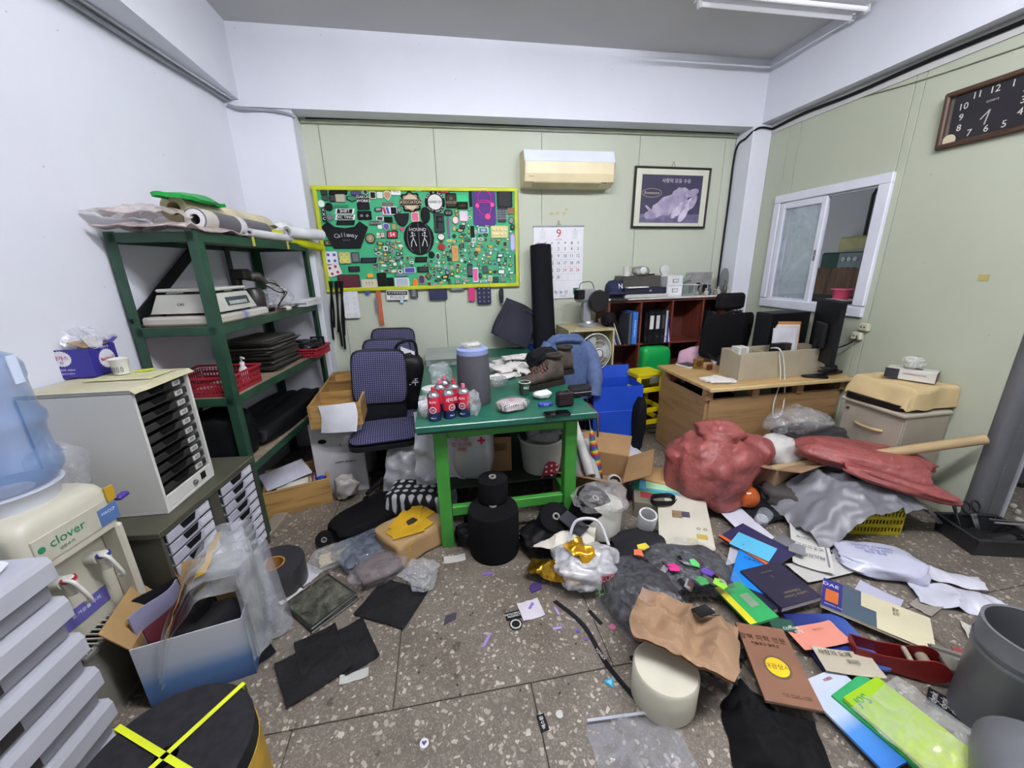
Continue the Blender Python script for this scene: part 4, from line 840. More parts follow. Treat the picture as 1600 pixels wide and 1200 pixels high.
# --- olive steel cabinet with white tray drawers
oc = thing('drawer_cabinet', 'low olive steel cabinet with two columns of white tray drawers', 'cabinet', (-1.215, 2.0, 0), SA)
olv = K('#45443a', .5, v=.15, s=8)
CW, CD, CH = .70, .42, .60
G().box((-CD/2, 0, CH-.015), (CD+.015, CW+.015, .03), ch=.004).ob('top', K('#4a4a3c', .5, v=.2), oc); G().box((-CD/2-.0, 0, .02), (CD, CW, .04)).ob('bottom', olv, oc); G().box((-CD+.006, 0, CH/2), (.012, CW-.004, CH-.06)).ob('back', olv, oc)
for y in (-CW/2+.008, CW/2-.008): G().box((-CD/2, y, CH/2), (CD, .016, CH-.06)).ob('side', olv, oc)
G().box((-CD/2, 0, CH/2), (CD-.01, .07, CH-.06)).ob('divider', olv, oc)
wt = K('#b9bac8', .45, v=.06)
for c, yc in ((0, -.185), (1, .185)):
    for i in range(9):
        z = .058+i*.057
        dr = G().box((-CD/2+.01, yc, z+.003), (CD-.03, .27, .006)).box((.0, yc, z+.026), (.008, .27, .046), ch=.002).ob('tray_drawer', wt, oc)
        G().prism([(-.05, .02), (-.035, -.012), (.035, -.012), (.05, .02)], .0, .002, Matrix(((0, 0, 1), (1, 0, 0), (0, 1, 0))), (.0042, yc-.01, z+.031)).ob('finger_notch', blk, dr)
        G().box((.005, yc+.09, z+.026), (.003, .07, .026)).ob('label_card', K('#d9d9e0', .5), dr)
# --- white paper cabinet standing on it
wc = thing('paper_cabinet', 'worn white metal paper cabinet with black letter trays', 'cabinet', (-1.282, 1.968, .6005), radians(-3))
wcm = WALL('chipped_white_paint', '#d2d2cc', .10); VW, VD, VH = .35, .42, .59
G().box((-VD/2, 0, VH-.008), (VD, VW, .016), ch=.003).ob('top', wcm, wc); G().box((-VD/2, 0, .009), (VD, VW, .018), ch=.003).ob('bottom', wcm, wc); G().box((-VD+.006, 0, VH/2), (.012, VW-.03, VH-.036)).ob('back', wcm, wc)
for s in (-1, 1): G().box((-VD/2, s*(VW/2-.007), VH/2), (VD, .014, VH-.036)).ob('side', wcm, wc)
fs_ = G().box((-.004, 0, .05), (.01, VW-.03, .06), ch=.002).ob('front_strip', wcm, wc)
G().lathe([(.011, 0), (.011, .012), (.006, .016)], 12, (.002, .02, .05), roty(pi/2)).ob('lock', K('#8c8c88', .3, m=.8), fs_); G().box((.002, .09, .05), (.004, .035, .035)).ob('hole', blk, fs_)
for i in range(10):
    z = .088+i*.049
    dr = G().box((-VD/2+.0, 0, z), (VD-.03, VW-.04, .003)).box((-.012, 0, z+.016), (.006, VW-.04, .032), ch=.002).ob('letter_tray', K('#2c2b2a', .45, v=.2), wc)
    G().prism([(-.055, .017), (-.035, -.008), (.035, -.008), (.055, .017)], .0, .002, Matrix(((0, 0, 1), (1, 0, 0), (0, 1, 0))), (-.0085, -.03, z+.018)).ob('finger_notch', K('#0b0b0b', .8), dr)
    G().box((-.006, .09, z+.017), (.004, .05, .024)).ob('label_card', K('#c4c4c0', .5), dr); txt('철 ' + 'ABCDEFGHIJ'[i] if False else '보관', .016, K('#3a3a3a'), dr, (-.0035, .09, z+.017), (pi/2, 0, pi/2))
def W(x, y, z): return wc.matrix_basis @ Vector((x, y, z))
zt = .6005+VH
def wrap(u, v):
    x, y = -.42+.44*u, -.18+.37*v
    z = VH+.0015+.004*max(0, nz(x*12, y*12, 2)); 
    if x > .0: z -= x*.9
    if y < -.175: z -= (-.175-y)*.5
    return (x+.01*nz(y*7, 1, 1), y, z)
o = G().sheet(wrap, 22, 18, .002).ob('cover_sheet', K('#c6c3b4', .7, c2='#b9b48f', s=6), loc=wc.location, rot=wc.rotation_euler, smooth=40); tag(o, 'stained cream paper sheet covering the white cabinet top', 'paper')
o = G().sheet(lambda u, v: (-.30+.27*u, -.02+.17*v, VH+.008+.005*max(0, nz(u*4, v*4, 8))), 12, 10, .002).ob('paper_sheet', K('#c9c79a', .6), loc=wc.location, rot=wc.rotation_euler, smooth=40); tag(o, 'loose yellowish paper under the paper cup', 'paper')
# drink cartons
prp = K('#2f2a86', .35, v=.08)
def carton(label, x, y, z, rz, w, d, h, front=True):
    t = thing('drink_carton', label, 'carton', (x, y, z), rz)
    g = G(); n = .004
    for s in (-1, 1):
        G().box((0, s*(d/2-n/2), h/2), (w, n, h)).ob('side', prp, t); G().box((s*(w/2-n/2), 0, h/2), (n, d-2*n, h)).ob('side', prp, t)
    G().box((0, 0, n/2), (w-2*n, d-2*n, n)).ob('bottom', K('#8a7a60'), t)
    G().box((0, d/2+.02, h+.012), (w-.01, .05, .003), R=rotx(radians(25))).ob('flap', K('#4a3f94', .4), t); G().box((-w/2-.015, 0, h+.012), (.05, d-.02, .003), R=roty(radians(-25))).ob('flap', K('#b39a70'), t); G().box((w/2-.05, 0, h+.015), (.07, d-.03, .003), R=roty(radians(22))).ob('flap', K('#a88e68'), t)
    return t
p1 = P(133, 592, zt+.008); 
c1 = carton('front purple drink carton with a white gear emblem and red letters', p1.x-.055, p1.y+.09, zt+.012, radians(2), .18, .16, .13)
yw = K('#dcdce4', .5); rw = K('#c02038', .5)
def burst(par, loc, R, r, name='emblem'): return G().prism([(r*(1 if i % 2 else .88)*cos(2*pi*i/48), r*.92*(1 if i % 2 else .88)*sin(2*pi*i/48)) for i in range(48)], 0, .0015, R, loc).ob(name, yw, par)
burst(c1, (.0905, .01, .068), Matrix(((0, 0, 1), (1, 0, 0), (0, 1, 0))), .05); txt('Bacchus-D', .022, rw, c1, (.0932, .01, .068), (pi/2, 0, pi/2), sx=.85); txt('박카스 D', .014, K('#d8d8e8'), c1, (.0922, .01, .122), (pi/2, 0, pi/2))
burst(c1, (-.02, -.0805, .09), rotx(pi/2), .04); txt('박카스', .022, rw, c1, (-.02, -.083, .092), (pi/2, 0, 0)); txt('D', .016, K('#2a2a80'), c1, (-.02, -.083, .072), (pi/2, 0, 0)); txt('피로회복 100ml', .012, K('#cfcfe8'), c1, (-.02, -.0812, .038), (pi/2, 0, 0)); txt('동아제약주식회사', .009, K('#cfcfe8'), c1, (-.02, -.0812, .02), (pi/2, 0, 0))
c2_ = carton('rear purple drink carton half hidden behind the water bottle', p1.x-.20, p1.y+.19, zt+.012, radians(2), .09, .15, .12)
tag(crumple(.2, .16, .0015, 0, .06, 9, 4, 18, 14, .05).ob('plastic_wrap', CLEAR('#e6e8ee', .4, .12), loc=(p1.x-.06, p1.y+.12, zt+.135), smooth=50), 'clear crinkled wrap sticking out of the front drink carton', 'plastic wrap')
tag(crumple(.10, .14, .0015, 0, .05, 10, 14, 18, 14, .03).ob('plastic_wrap', CLEAR('#e6e8ee', .5, .12), loc=(p1.x-.17, p1.y+.2, zt+.13), smooth=50), 'white crinkled wrap on the rear drink carton', 'plastic wrap')
pc_ = P(192, 585, zt+.01)
t = thing('paper_cup', 'white paper cup with line drawings on the white cabinet', 'cup', (pc_.x, pc_.y, zt+.014))
G().lathe([(.027, 0), (.036, .07), (.038, .072), (.036, .074), (.034, .070), (.025, .006), (0, .005)], 24).ob('cup', K('#dcdcd8', .5), t, smooth=40)
for i in range(5): a = 3.6+i*.45; G().tube([(.0325*cos(a+.12*sin(k))+.0, .0325*sin(a+.12*sin(k)), .025+.012*cos(k)+.0) for k in [q*2*pi/10 for q in range(11)]], .0012, 5).ob('drawing', K('#6a6a68'), t)
tag(G().box((0, 0, .001), (.07, .05, .002)).ob('sticky_note', K('#c9cf3c', .7), loc=(pc_.x+.06, pc_.y+.05, zt+.014), rot=(0, 0, .4)), 'yellow sticky note beside the paper cup', 'note')
pb = P(115, 690, .95)
tag(bag((.16, .14, .26), 41, .12, 2.5, neck=1.0).ob('plastic_bag', CLEAR('#d4d6dc', .35, .15), loc=(-1.55, 1.705, .78), smooth=50), 'clear plastic bag hanging between water dispenser and white cabinet', 'plastic bag')
# --- water dispenser
wd = thing('water_dispenser', 'cream water dispenser with a big blue bottle on top', 'water dispenser', (-1.357, 1.455, -.2475), radians(-9)); wd.scale = (1.15, 1.15, 1.15)
crm = K('#c9c6b4', .35, v=.04); DW, DD, DH = .28, .33, .99
def rbox(w, d, z0, z1, r, x=0): return [(a+x, b) for a, b in rrect(d, w, r, 5)], z0, z1
pl, z0, z1 = rbox(DW, DD, .2155, .50, .03, -DD/2); G().prism(pl, z0, z1).ob('lower_body', K('#8f8d82', .4, v=.05), wd, smooth=40)
pl, z0, z1 = rbox(DW-.005, DD-.06, .50, .82, .03, -DD/2-.03); G().prism(pl, z0, z1).ob('recess', crm, wd, smooth=40)
for s in (-1, 1): G().box((-.03, s*(DW/2-.014), .66), (.07, .026, .33), ch=.008).ob('side_pillar', crm, wd)
g = G(); n = len(rrect(DD, DW, .05, 5)); rings = [(.82, 0, .03), (.95, 0, .035), (.975, .008, .045), (.99, .025, .05)]
vs = []; 
for z, i_, r in rings: vs += [(a-DD/2, b, z) for a, b in rrect(DD-2*i_, DW-2*i_, r, 5)]
fs = [tuple(range(n))[::-1]] + [(k*n+i, k*n+(i+1) % n, (k+1)*n+(i+1) % n, (k+1)*n+i) for k in range(3) for i in range(n)] + [tuple(range(3*n, 4*n))]
G().add(vs, fs).ob('head', crm, wd, smooth=50)
hd = G().box((.0015, .0, .885), (.004, .22, .085), ch=.002).ob('name_plate', K('#c4c1b0', .35), wd)
txt('clover', .040, K('#2a8a5a', .5), wd, (.0045, -.02, .892), (pi/2, 0, pi/2)); G().lathe([(.010, 0), (.010, .001)], 8, (.0036, -.092, .889), roty(pi/2)).ob('clover_mark', K('#2a8a5a', .5), wd); txt('냉온수기', .012, K('#6a8a78', .5), wd, (.0045, -.03, .862), (pi/2, 0, pi/2))
st = G().box((.003, .105, .875), (.002, .065, .06)).ob('sticker', K('#5a7ab0', .4), wd); txt('HACCP', .014, K('#d0dcf0'), st, (.0045, .105, .885), (pi/2, 0, pi/2))
st = G().box((-.058, .0, .585), (.002, .14, .06)).ob('sticker', K('#6a66b0', .4), wd); txt('뜨거운물 주의', .016, K('#e0e0f0'), st, (-.0565, .0, .59), (pi/2, 0, pi/2))
for y, c in ((-.055, '#b03040'), (.055, '#4050a0')):
    tp = G().tube([(-.06, y, .74), (-.02, y, .742)], .02, 14).ob('tap', K('#d9d8d0', .35), wd, smooth=40)
    G().lathe([(.014, 0), (.016, .03), (.018, .05), (.012, .062)], 14, (-.005, y, .70)).ob('spout', K('#dedcd4', .35), tp, smooth=40); G().lathe([(.0185, .048), (.0185, .058)], 14, (-.005, y, .70)).ob('colour_ring', K(c, .4), tp)
    G().tube(smoothpts([(-.0, y-.014, .76), (.022, y-.012, .75), (.028, y, .70), (.022, y+.012, .66), (.004, y+.01, .655)], 4), .006, 8).ob('lever', K('#e4e2da', .35), tp, smooth=50)
dt = G().box((-.025, 0, .49), (.09, DW-.05, .02), ch=.004).ob('drip_tray', K('#6f6e68', .45), wd)
for i in range(12): G().box((-.025, -.10+i*.018, .503), (.08, .005, .006)).ob('grille_bar', K('#bcbab0', .4), dt)
G().box((.001, 0, .35), (.004, DW-.05, .22), ch=.002).ob('cupboard_door', K('#7d7b72', .4), wd)
G().lathe([(.105, .985), (.108, 1.01), (.118, 1.03), (.125, 1.04), (.11, 1.045), (.08, 1.03)], 32, (-.155, 0, 0)).ob('bottle_collar', K('#c6cad4', .35), wd, smooth=50)
blu = K('#6f95c8', .06, v=.10, s=2, al=.42)
prof = [(.0, 1.02), (.06, 1.03), (.115, 1.05), (.134, 1.08), (.137, 1.10), (.137, 1.125), (.128, 1.14), (.126, 1.20), (.130, 1.225), (.137, 1.235), (.137, 1.255), (.128, 1.27), (.125, 1.30), (.124, 1.36), (.128, 1.375), (.128, 1.405), (.118, 1.43), (.09, 1.447), (.04, 1.452), (0, 1.452)]
bo = G().lathe(prof, 36, (-.155, 0, 0)).ob('water_bottle', blu, wd, smooth=50)
G().lathe([(.028, 1.452), (.028, 1.475), (.02, 1.478), (0, 1.478)], 16, (-.155, 0, 0)).ob('bottle_cap', K('#dfe2e6', .4), bo); lb = G().box((-.155+.1345, .03, 1.40), (.003, .03, .08), rz=radians(14)).ob('bottle_label', K('#cfdcf0', .4), bo)
G().box((.004, .128, .94), (.006, .028, .05)).ob('yellow_tape', K('#c9a02c', .4), wd)
tag(G().box((0, 0, 0), (.03, .05, .02), ch=.006).ob('clip', K('#4a3a9a', .4), loc=(-1.335, 1.652, .79)), 'small purple clip on the side of the water dispenser', 'clip')
# --- white drawer tower in the corner of the frame
dt_ = thing('drawer_tower', 'white plastic tower of stacked drawers with dark pull slots', 'drawers', (-1.215, .97, -.143), radians(-4)); dt_.scale = (1.12, 1.12, 1.12)
twm = K('#b8bac4', .45, v=.04); twm_shade = K('#85868e', .5, v=.05); TH = .128  # drawer fronts below the white lips carry their grey shading in the colour
for i in range(1, 7):
    z = i*TH
    dr = G().box((-.20, 0, z+.028), (.38, .37, .05), ch=.006).ob('drawer', twm_shade, dt_)
    G().prism([(0, 0), (.008, .006), (.008, .055), (.0, .072), (-.38, .072), (-.38, 0)], -.195, .195, Matrix(((1, 0, 0), (0, 0, 1), (0, 1, 0))), (0, 0, z+.054)).ob('front_lip', twm, dr)
    G().box((-.0095, -.03, z+.03), (.004, .10, .035)).ob('pull_slot', K('#2a2426', .7), dr)
tag(crumple(.36, .34, .003, 0, .03, 7, 33, 24, 20, .03).ob('white_cloth', K('#c8cad2', .7), loc=(-1.44, .985, .862), smooth=50), 'white folded cloth lying on the drawer tower', 'cloth')
tag(G().tube([(-1.37, 1.10, .915), (-1.29, 1.14, .915)], .012, 8).ob('marker_pen', K('#c98a24', .4), smooth=40), 'orange marker on the white cloth', 'pen')
# --- open carton with clear vinyl
vb = thing('open_carton', 'open cardboard carton with a white and blue printed side', 'carton', (-1.10, 1.54, 0), radians(12))
crd = K('#a98a5c', .8, v=.12); bp = GRADP([(.0, '#33507c'), (.35, '#5b83b8'), (.6, '#b8c4d4'), (.9, '#c8ccd4')], 2, 0, .30, 'blue_fade_print')
for s, m_ in ((-1, bp), (1, crd)): G().box((0, s*.148, .15), (.36, .005, .30)).ob('side', m_, vb)
for s in (-1, 1): G().box((s*.1775, 0, .15), (.005, .29, .30)).ob('side', crd if s < 0 else bp, vb)
G().box((0, 0, .004), (.35, .29, .006)).ob('bottom', crd, vb); G().box((-.215, 0, .345), (.005, .28, .13), R=roty(radians(-32))).ob('flap', crd, vb); G().box((-.02, .175, .345), (.3, .005, .11), R=rotx(radians(-25))).ob('flap', crd, vb)
def VB(x, y, z): return Matrix.Translation(vb.location) @ Matrix.Rotation(radians(12), 4, 'Z') @ Vector((x, y, z))
for i, (x, y, w_, h_, c, lb, rz, tl) in enumerate(((-.155, .03, .22, .36, '#1b1c22', 'black stiff sheet standing in the open carton', .9, .25), (-.115, .0, .20, .37, '#8d8ca8', 'lavender folded sheet standing in the open carton', 1.2, .15), (-.07, -.02, .24, .34, '#5a1c28', 'maroon fabric swatch standing in the open carton', 1.35, .12), (.02, .02, .18, .31, '#1e1d20', 'black fabric bundle inside the open carton', 1.4, .05))):
    tag(G().sheet(lambda u, v: ((u-.5)*w_, .02*sin(5*u+i)+v*tl*.2, v*h_), 10, 8, .006).ob('stiff_sheet', K(c, .7), loc=VB(x, y, .012), rot=(0, 0, rz+radians(12)), smooth=50), lb, 'sheet')
vin = CLEAR('#e6eaee', .2, .03, .7, 7)
def arch(sc, off):
    def f(u, v):
        a = u*2.6; x = -.12+.34*u; z = .12+off+.40*sc*abs(sin(min(a, pi)*.95))**.8 if u < .97 else .10
        if u > .72: x = .205*sc+.03*sin(v*6)
        y = (v-.5)*.34
        return (x+.018*nz(v*4, u*4, off*9), y, max(.03, z+.03*nz(u*5+off*20, v*5, 3)))
    return f
tag(bag((.30, .24, .26), 47, .12, 2.6).ob('dark_bundle', K('#242228', .7, v=.3), loc=VB(.0, .0, .012), smooth=50), 'dark fabric scraps filling the open carton', 'bundle')
vn = thing('vinyl_sheet', 'glossy clear vinyl sheets folded over the open carton', 'vinyl sheet', vb.location, radians(12))
for k, (sc, off) in enumerate(((1.0, .0), (.92, -.03), (1.06, .02))): G().sheet(arch(sc, off), 30, 16, .002).ob('layer', vin, vn, smooth=60)
for i, (u0, v0, u1, v1) in enumerate(((.12, .05, .2, .25), (.55, .1, .62, .9), (.3, .0, .36, .4))):
    fa = arch(1.02, .012); G().sheet(lambda u, v: fa(u0+(u1-u0)*u, v0+(v1-v0)*v), 6, 12, .002).ob('tape_strip', K('#c79a24', .35, al=.9), vn, smooth=50)
roll('vinyl_roll', 'clear vinyl roll standing upright at the right of the carton', .235, .06, .012, .20, .08, .46, .065, CLEAR('#d0d4da', .4, .06, .3, 8), fn=VB)
# --- strapped black disc stack in the foreground
t = thing('disc_stack', 'large black roll of webbing crossed by yellow straps', 'roll', (-.845, .905, 0))
G().lathe([(.03, .0), (.205, .0), (.21, .01), (.21, .355), (.20, .365), (.03, .365)], 48, closed=True).ob('webbing_roll', K('#232326', .85, v=.2, s=30), t, smooth=40)
G().lathe([(.211, .02), (.214, .02), (.214, .30), (.211, .30)], 48, closed=True).ob('wrap', K('#b8922c', .5, v=.3), t, smooth=40)
for a in (radians(55), radians(-30)):
    R2 = rotz(a); G().add([R2 @ Vector(q) for q in ((-.218, -.008, .0), (-.218, .008, .0), (-.218, -.008, .3705), (-.218, .008, .3705), (.218, -.008, .3705), (.218, .008, .3705), (.218, -.008, 0), (.218, .008, 0))], [(0, 1, 3, 2), (2, 3, 5, 4), (4, 5, 7, 6)]).ob('strap', K('#d4e020', .4), t)
# ================================================================ WORK TABLE AND MIDDLE
TZ = .84
tb = thing('work_table', 'long green work table with bright green legs', 'table', (.32, 2.96, 0))
tgm = K('#1c5a48', .3, v=.12, s=6); lgm = K('#38862f', .45, v=.12)
G().box((0, 0, TZ-.018), (1.02, 1.96, .036), ch=.004).ob('tabletop', tgm, tb); G().box((0, 0, TZ-.042), (1.0, 1.94, .012)).ob('under_board', K('#123a30', .5), tb)
for sx in (-1, 1):
    for y in (-.86, .86): G().box((sx*.385, y, .396), (.075, .075, .792), ch=.004).ob('leg', lgm, tb)
    G().box((sx*.385, 0, .752), (.045, 1.64, .07), ch=.004).ob('apron', lgm, tb); G().box((sx*.385, 0, .22), (.04, 1.64, .06), ch=.003).ob('stretcher', lgm, tb)
for y in (-.86, .86): G().box((0, y, .752), (.69, .045, .07), ch=.004).ob('apron', lgm, tb)
G().box((0, -.86, .235), (.69, .04, .06), ch=.003).ob('stretcher', lgm, tb); G().box((0, 0.1, .255), (.80, 1.5, .012)).ob('lower_shelf', K('#1d2a1c', .7), tb)
def on(x, y): p = P(x, y, TZ); return (p.x, p.y, TZ+.0008)
# gas cans
cr, cn = K('#b8243a', .25, v=.05), K('#1f2450', .25)
alu = K('#b9bcc2', .25, m=.9)
LB = ['leftmost red gas can on the table corner', 'middle red gas can at the front of the group', 'right red gas can half wrapped in clear plastic', 'rear gas can behind the leftmost one', 'rear gas can behind the middle one', 'farthest gas can beside the white tub']
for i, (x, y) in enumerate(((680, 656), (703, 652), (726, 649), (690, 641), (711, 640), (697, 633))):
    t = thing('gas_can', LB[i], 'gas can', on(x, y), radians([-10, 25, -20, 40, 10, 70][i]), 'gas cans on the work table')
    G().lathe([(.033, 0), (.034, .003), (.034, .05)], 24).ob('lower_body', cn, t, smooth=40); G().lathe([(.034, .05), (.034, .135), (.033, .138)], 24).ob('upper_body', cr, t, smooth=40)
    G().lathe([(.0345, .138), (.033, .146), (.022, .160), (.016, .163)], 24).ob('dome', alu, t, smooth=40); G().lathe([(.021, .16), (.021, .166), (.012, .167)], 18).ob('collar', alu, t, smooth=40)
    if i != 1: G().lathe([(.010, .167), (.011, .17), (.010, .188), (.0, .189)], 14).ob('cap', K('#d8243c' if i in (0, 4) else '#d86a84', .35), t, smooth=40)
    if i < 3:
        txt('SUN' if i != 1 else '세이프', .018 if i != 1 else .026, K('#e8e6e6'), t, (0, -.0352, .112), (pi/2, 0, 0)); txt('No.1', .014, K('#dcdce8'), t, (0, -.0352, .022), (pi/2, 0, 0))
        bd_ = G().prism(poly_circle(.019, 18), 0, .0014, rotx(pi/2), (0, -.0345, .068)).ob('badge', K('#d9d8dc', .35), t); G().prism(poly_circle(.015, 18), .0014, .002, rotx(pi/2), (0, -.0345, .068)).ob('badge_centre', K('#8e1f3a', .35), bd_); txt('Ad', .014, K('#e6e6ea'), t, (0, -.0375, .068), (pi/2, 0, 0))
def tbag(label, x, y, d, seed, m=None, amp=.16, rz=0, **k): return tag(bag(d, seed, amp, 2.8, **k).ob('plastic_bag', m or CLEAR('#e2e6ea', .3, .1), loc=on(x, y), rot=(0, 0, rz), smooth=50), label, 'plastic bag')
tbag('clear plastic wrap hanging round the right gas can', 740, 648, (.09, .10, .14), 51)
tbag('clear plastic wrap left of the gas cans', 664, 652, (.06, .10, .12), 53)
tbag('clear plastic bag behind the gas cans', 690, 600, (.16, .16, .16), 55)
t = thing('plastic_tub', 'round translucent white tub behind the gas cans', 'tub', on(676, 622)); G().lathe([(.055, 0), (.06, .06), (.062, .062), (.06, .066), (0, .068)], 24).ob('tub', K('#cfd3d0', .35), t, smooth=40); G().lathe([(.064, .055), (.064, .07), (.05, .072)], 24).ob('lid', K('#d9dcda', .35), t, smooth=40)
t = thing('tape_roll', 'white tape roll lying on the left table edge', 'tape', on(665, 645), 0)
G().lathe([(.02, -.03), (.037, -.03), (.037, .03), (.02, .03)], 24, (0, 0, .038), roty(radians(80)), closed=True).ob('roll', K('#d6d6da', .5), t, smooth=40)
t = thing('thread_cone', 'big dark grey thread spool with a pale blue top', 'spool', on(742, 628))
G().lathe([(.098, 0), (.102, .01), (.098, .25), (.095, .31)], 40).ob('wound_thread', K('#47474c', .8, v=.1, s=3, b=.4, bs=200), t, smooth=40)
G().lathe([(.095, .31), (.094, .338), (.085, .345), (.03, .345)], 40).ob('top_layer', K('#7f8cb8', .7), t, smooth=40); G().lathe([(.05, .345), (.05, .352), (.03, .352), (.03, .345)], 24, closed=True).ob('core_ring', K('#a9a894', .6), t, smooth=40)
tag(bag((.13, .11, .03), 60, .2, 4, nu=26, nv=12).ob('plastic_wrap', CLEAR('#e6e8e2', .4, .1), loc=(t.location.x, t.location.y, TZ+.353), smooth=50), 'crinkled clear wrap on top of the thread spool', 'plastic wrap')
t = thing('paper_cup', 'dark green paper cup with white lettering on the table', 'cup', on(820, 617))
G().lathe([(.026, 0), (.036, .085), (.034, .088), (.024, .006), (0, .005)], 28).ob('cup', K('#2d4438', .5), t, smooth=40); G().tube([(.0365*cos(a), .0365*sin(a), .087) for a in [i*pi/14 for i in range(29)]], .002, 6).ob('rim', K('#e0e0d8', .5), t); txt('tici', .028, K('#e0e4dc'), t, (0.002, -.0345, .058), (pi/2-.12, 0, .0))
t = thing('cord_pack', 'clear pack of red and white speckled cord on the table front', 'pack', on(800, 640), .25)
M_sp = DOTS('#5c4446', '#d8cfcf', 95, .33, 'speckled_cord', plane='XY'); bag((.17, .11, .06), 66, .08, 3, e=.6, nu=40, nv=20).ob('cord', M_sp, t, smooth=50); bag((.19, .125, .066), 67, .08, 3, e=.6, nu=30, nv=16).ob('wrapper', CLEAR('#e6e6ea', .18, .08), t, smooth=50); G().prism(poly_circle(.016, 14), .062, .064).ob('sticker', K('#d86a9a', .5), t)
# hiking boots
def boot(label, loc, rz):
    t = thing('hiking_boot', label, 'shoe', loc, rz, 'hiking boots on the table')
    lea = K('#40372f', .8, v=.35, s=22, b=.4, bs=30)
    sec = [(-.13, .030, .012, .0), (-.12, .040, .13, .0), (-.08, .042, .145, .0), (-.04, .043, .140, .0), (-.01, .044, .105, .0), (.04, .046, .075, .0), (.09, .047, .060, .0), (.13, .040, .048, .0), (.15, .02, .03, 0)]
    vs = []; fs = []; n = 14
    for x, hw, h, _ in sec:
        for k in range(n): a = 2*pi*k/n; vs.append((x+ (.0), hw*cos(a)*(1-.25*max(0, sin(a))*(h > .1)), .022+h/2+h/2*sin(a)))
    for i in range(len(sec)-1):
        for k in range(n): fs.append((i*n+k, (i+1)*n+k, (i+1)*n+(k+1) % n, i*n+(k+1) % n))
    fs += [tuple(range(n)), tuple(range((len(sec)-1)*n, len(sec)*n))[::-1]]
    G().add(vs, fs).ob('upper', lea, t, smooth=60)
    G().prism([(-.135, -.035), (-.05, -.040), (.05, -.048), (.13, -.042), (.158, 0), (.13, .042), (.05, .048), (-.05, .040), (-.135, .035)], 0, .028).ob('sole', K('#26211d', .8), t)
    G().tube([(-.08+.045*cos(a), .038*sin(a), .168) for a in [i*pi/10 for i in range(21)]], .010, 8).ob('collar', K('#2e2925', .9), t, smooth=60)
    G().box((.02, 0, .105), (.13, .045, .012), R=roty(radians(28))).ob('tongue', K('#3a332d', .9), t)
    for i in range(6):
        x = -.012+i*.018; z = .022+(.105-.6*(x+.01) if x < .04 else .075-.3*(x-.04))
        for s in (-1, 1): G().tube([(x, -s*.034, z-.022), (x+.008, 0, z+.005), (x+.016, s*.034, z-.026)], .0042, 6).ob('lace', K('#7a3c34' if s > 0 else '#241c1a', .8), t)
    return t
p = on(848, 604); boot('front hiking boot beside the green paper cup', p, radians(200)).scale = (1.2, 1.2, 1.25); p = on(868, 594); boot('rear hiking boot behind the front one', (p[0]+.02, p[1]+.14, p[2]), radians(190)).scale = (1.2, 1.2, 1.25)
# gloves pile
def glove(label, loc, rz, s=1, m=None, group='white work gloves'):
    t = thing('work_glove', label, 'glove', loc, rz, group); m = m or K('#d4d0cc', .9, v=.05)
    o = bag((.10*s, .09*s, .024), hash(label) % 50, .06, 2, e=.6, nu=20, nv=10).ob('palm', m, t, smooth=60)
    for i in range(4): y = -.033+i*.022; G().tube([(.035*s, y*s, .012), (.07*s, y*1.15*s, .014), ((.10+.006*(i in (1, 2)))*s, y*1.3*s, .011)], [.012, .0105, .007], 8).ob('finger', m, t, smooth=60)
    G().tube([(-.02*s, -.035*s, .012), (.01*s, -.06*s, .012), (.035*s, -.07*s, .01)], [.012, .0105, .007], 8).ob('thumb', m, t, smooth=60); G().prism(rrect(.045*s, .075*s, .01), .004, .020, None, (-.065*s, 0, 0)).ob('cuff', m, t)
    return t
gl = ['lowest white glove at the back of the table heap', 'white glove spread left in the table heap', 'white glove spread right in the table heap', 'white glove in front of the table heap', 'white glove across the middle of the table heap', 'white glove folded on the table heap', 'topmost white glove on the table heap', 'white glove at the heap side nearest the boots']
for i, (x, y, z, a) in enumerate(((790, 566, 0, 20), (778, 575, .0, 160), (812, 572, .002, -30), (790, 590, 0, 200), (800, 578, .024, 60), (782, 583, .026, 110), (806, 568, .046, 10), (822, 585, .02, -70))):
    p = on(x, y); glove(gl[i], (p[0], p[1], p[2]+z), radians(a), 1.3)
tbag('clear bag of dark scraps left of the glove heap', 780, 605, (.12, .10, .08), 71, CLEAR('#9a9a9a', .5, .12))
tag(bag((.12, .08, .05), 73, .15, 3, nu=26, nv=14).ob('crumpled_tissue', K('#d9dad8', .8), loc=on(848, 622), smooth=50), 'crumpled white tissue right of the green cup', 'tissue')
t = thing('pocket_radio', 'small black perforated radio at the table corner', 'radio', on(882, 634), radians(6))
G().box((0, 0, .045), (.10, .055, .085), ch=.008).ob('case', K('#1d1a1c', .5, v=.2), t)
for i in range(5): G().box((0, -.028, .02+i*.012), (.085, .003, .004)).ob('speaker_slot', K('#3c2228', .5), t)
for x in (-.025, .02): G().lathe([(.010, .0), (.010, .010), (.006, .013)], 12, (x, 0, .087)).ob('knob', K('#2b2b2e', .3), t)
t = thing('pouch_case', 'black zip case behind the small radio', 'case', on(905, 618), .1); bag((.14, .09, .065), 77, .04, 2, e=.5, nu=26, nv=14).ob('body', K('#191a1d', .6), t, smooth=50); G().tube([(-.06, -.047, .035), (0, -.05, .036), (.06, -.047, .035)], .003, 6).ob('zip', K('#6a6c70', .4), t)
t = thing('gum_pack', 'blue slim pack in front of the radio', 'pack', on(852, 634), radians(4)); G().box((0, 0, .01), (.085, .03, .02), ch=.003).ob('box', K('#2b3a9a', .35), t); txt('BLUE', .012, K('#c9d0f0'), t, (0, -.0155, .01), (pi/2, 0, 0))
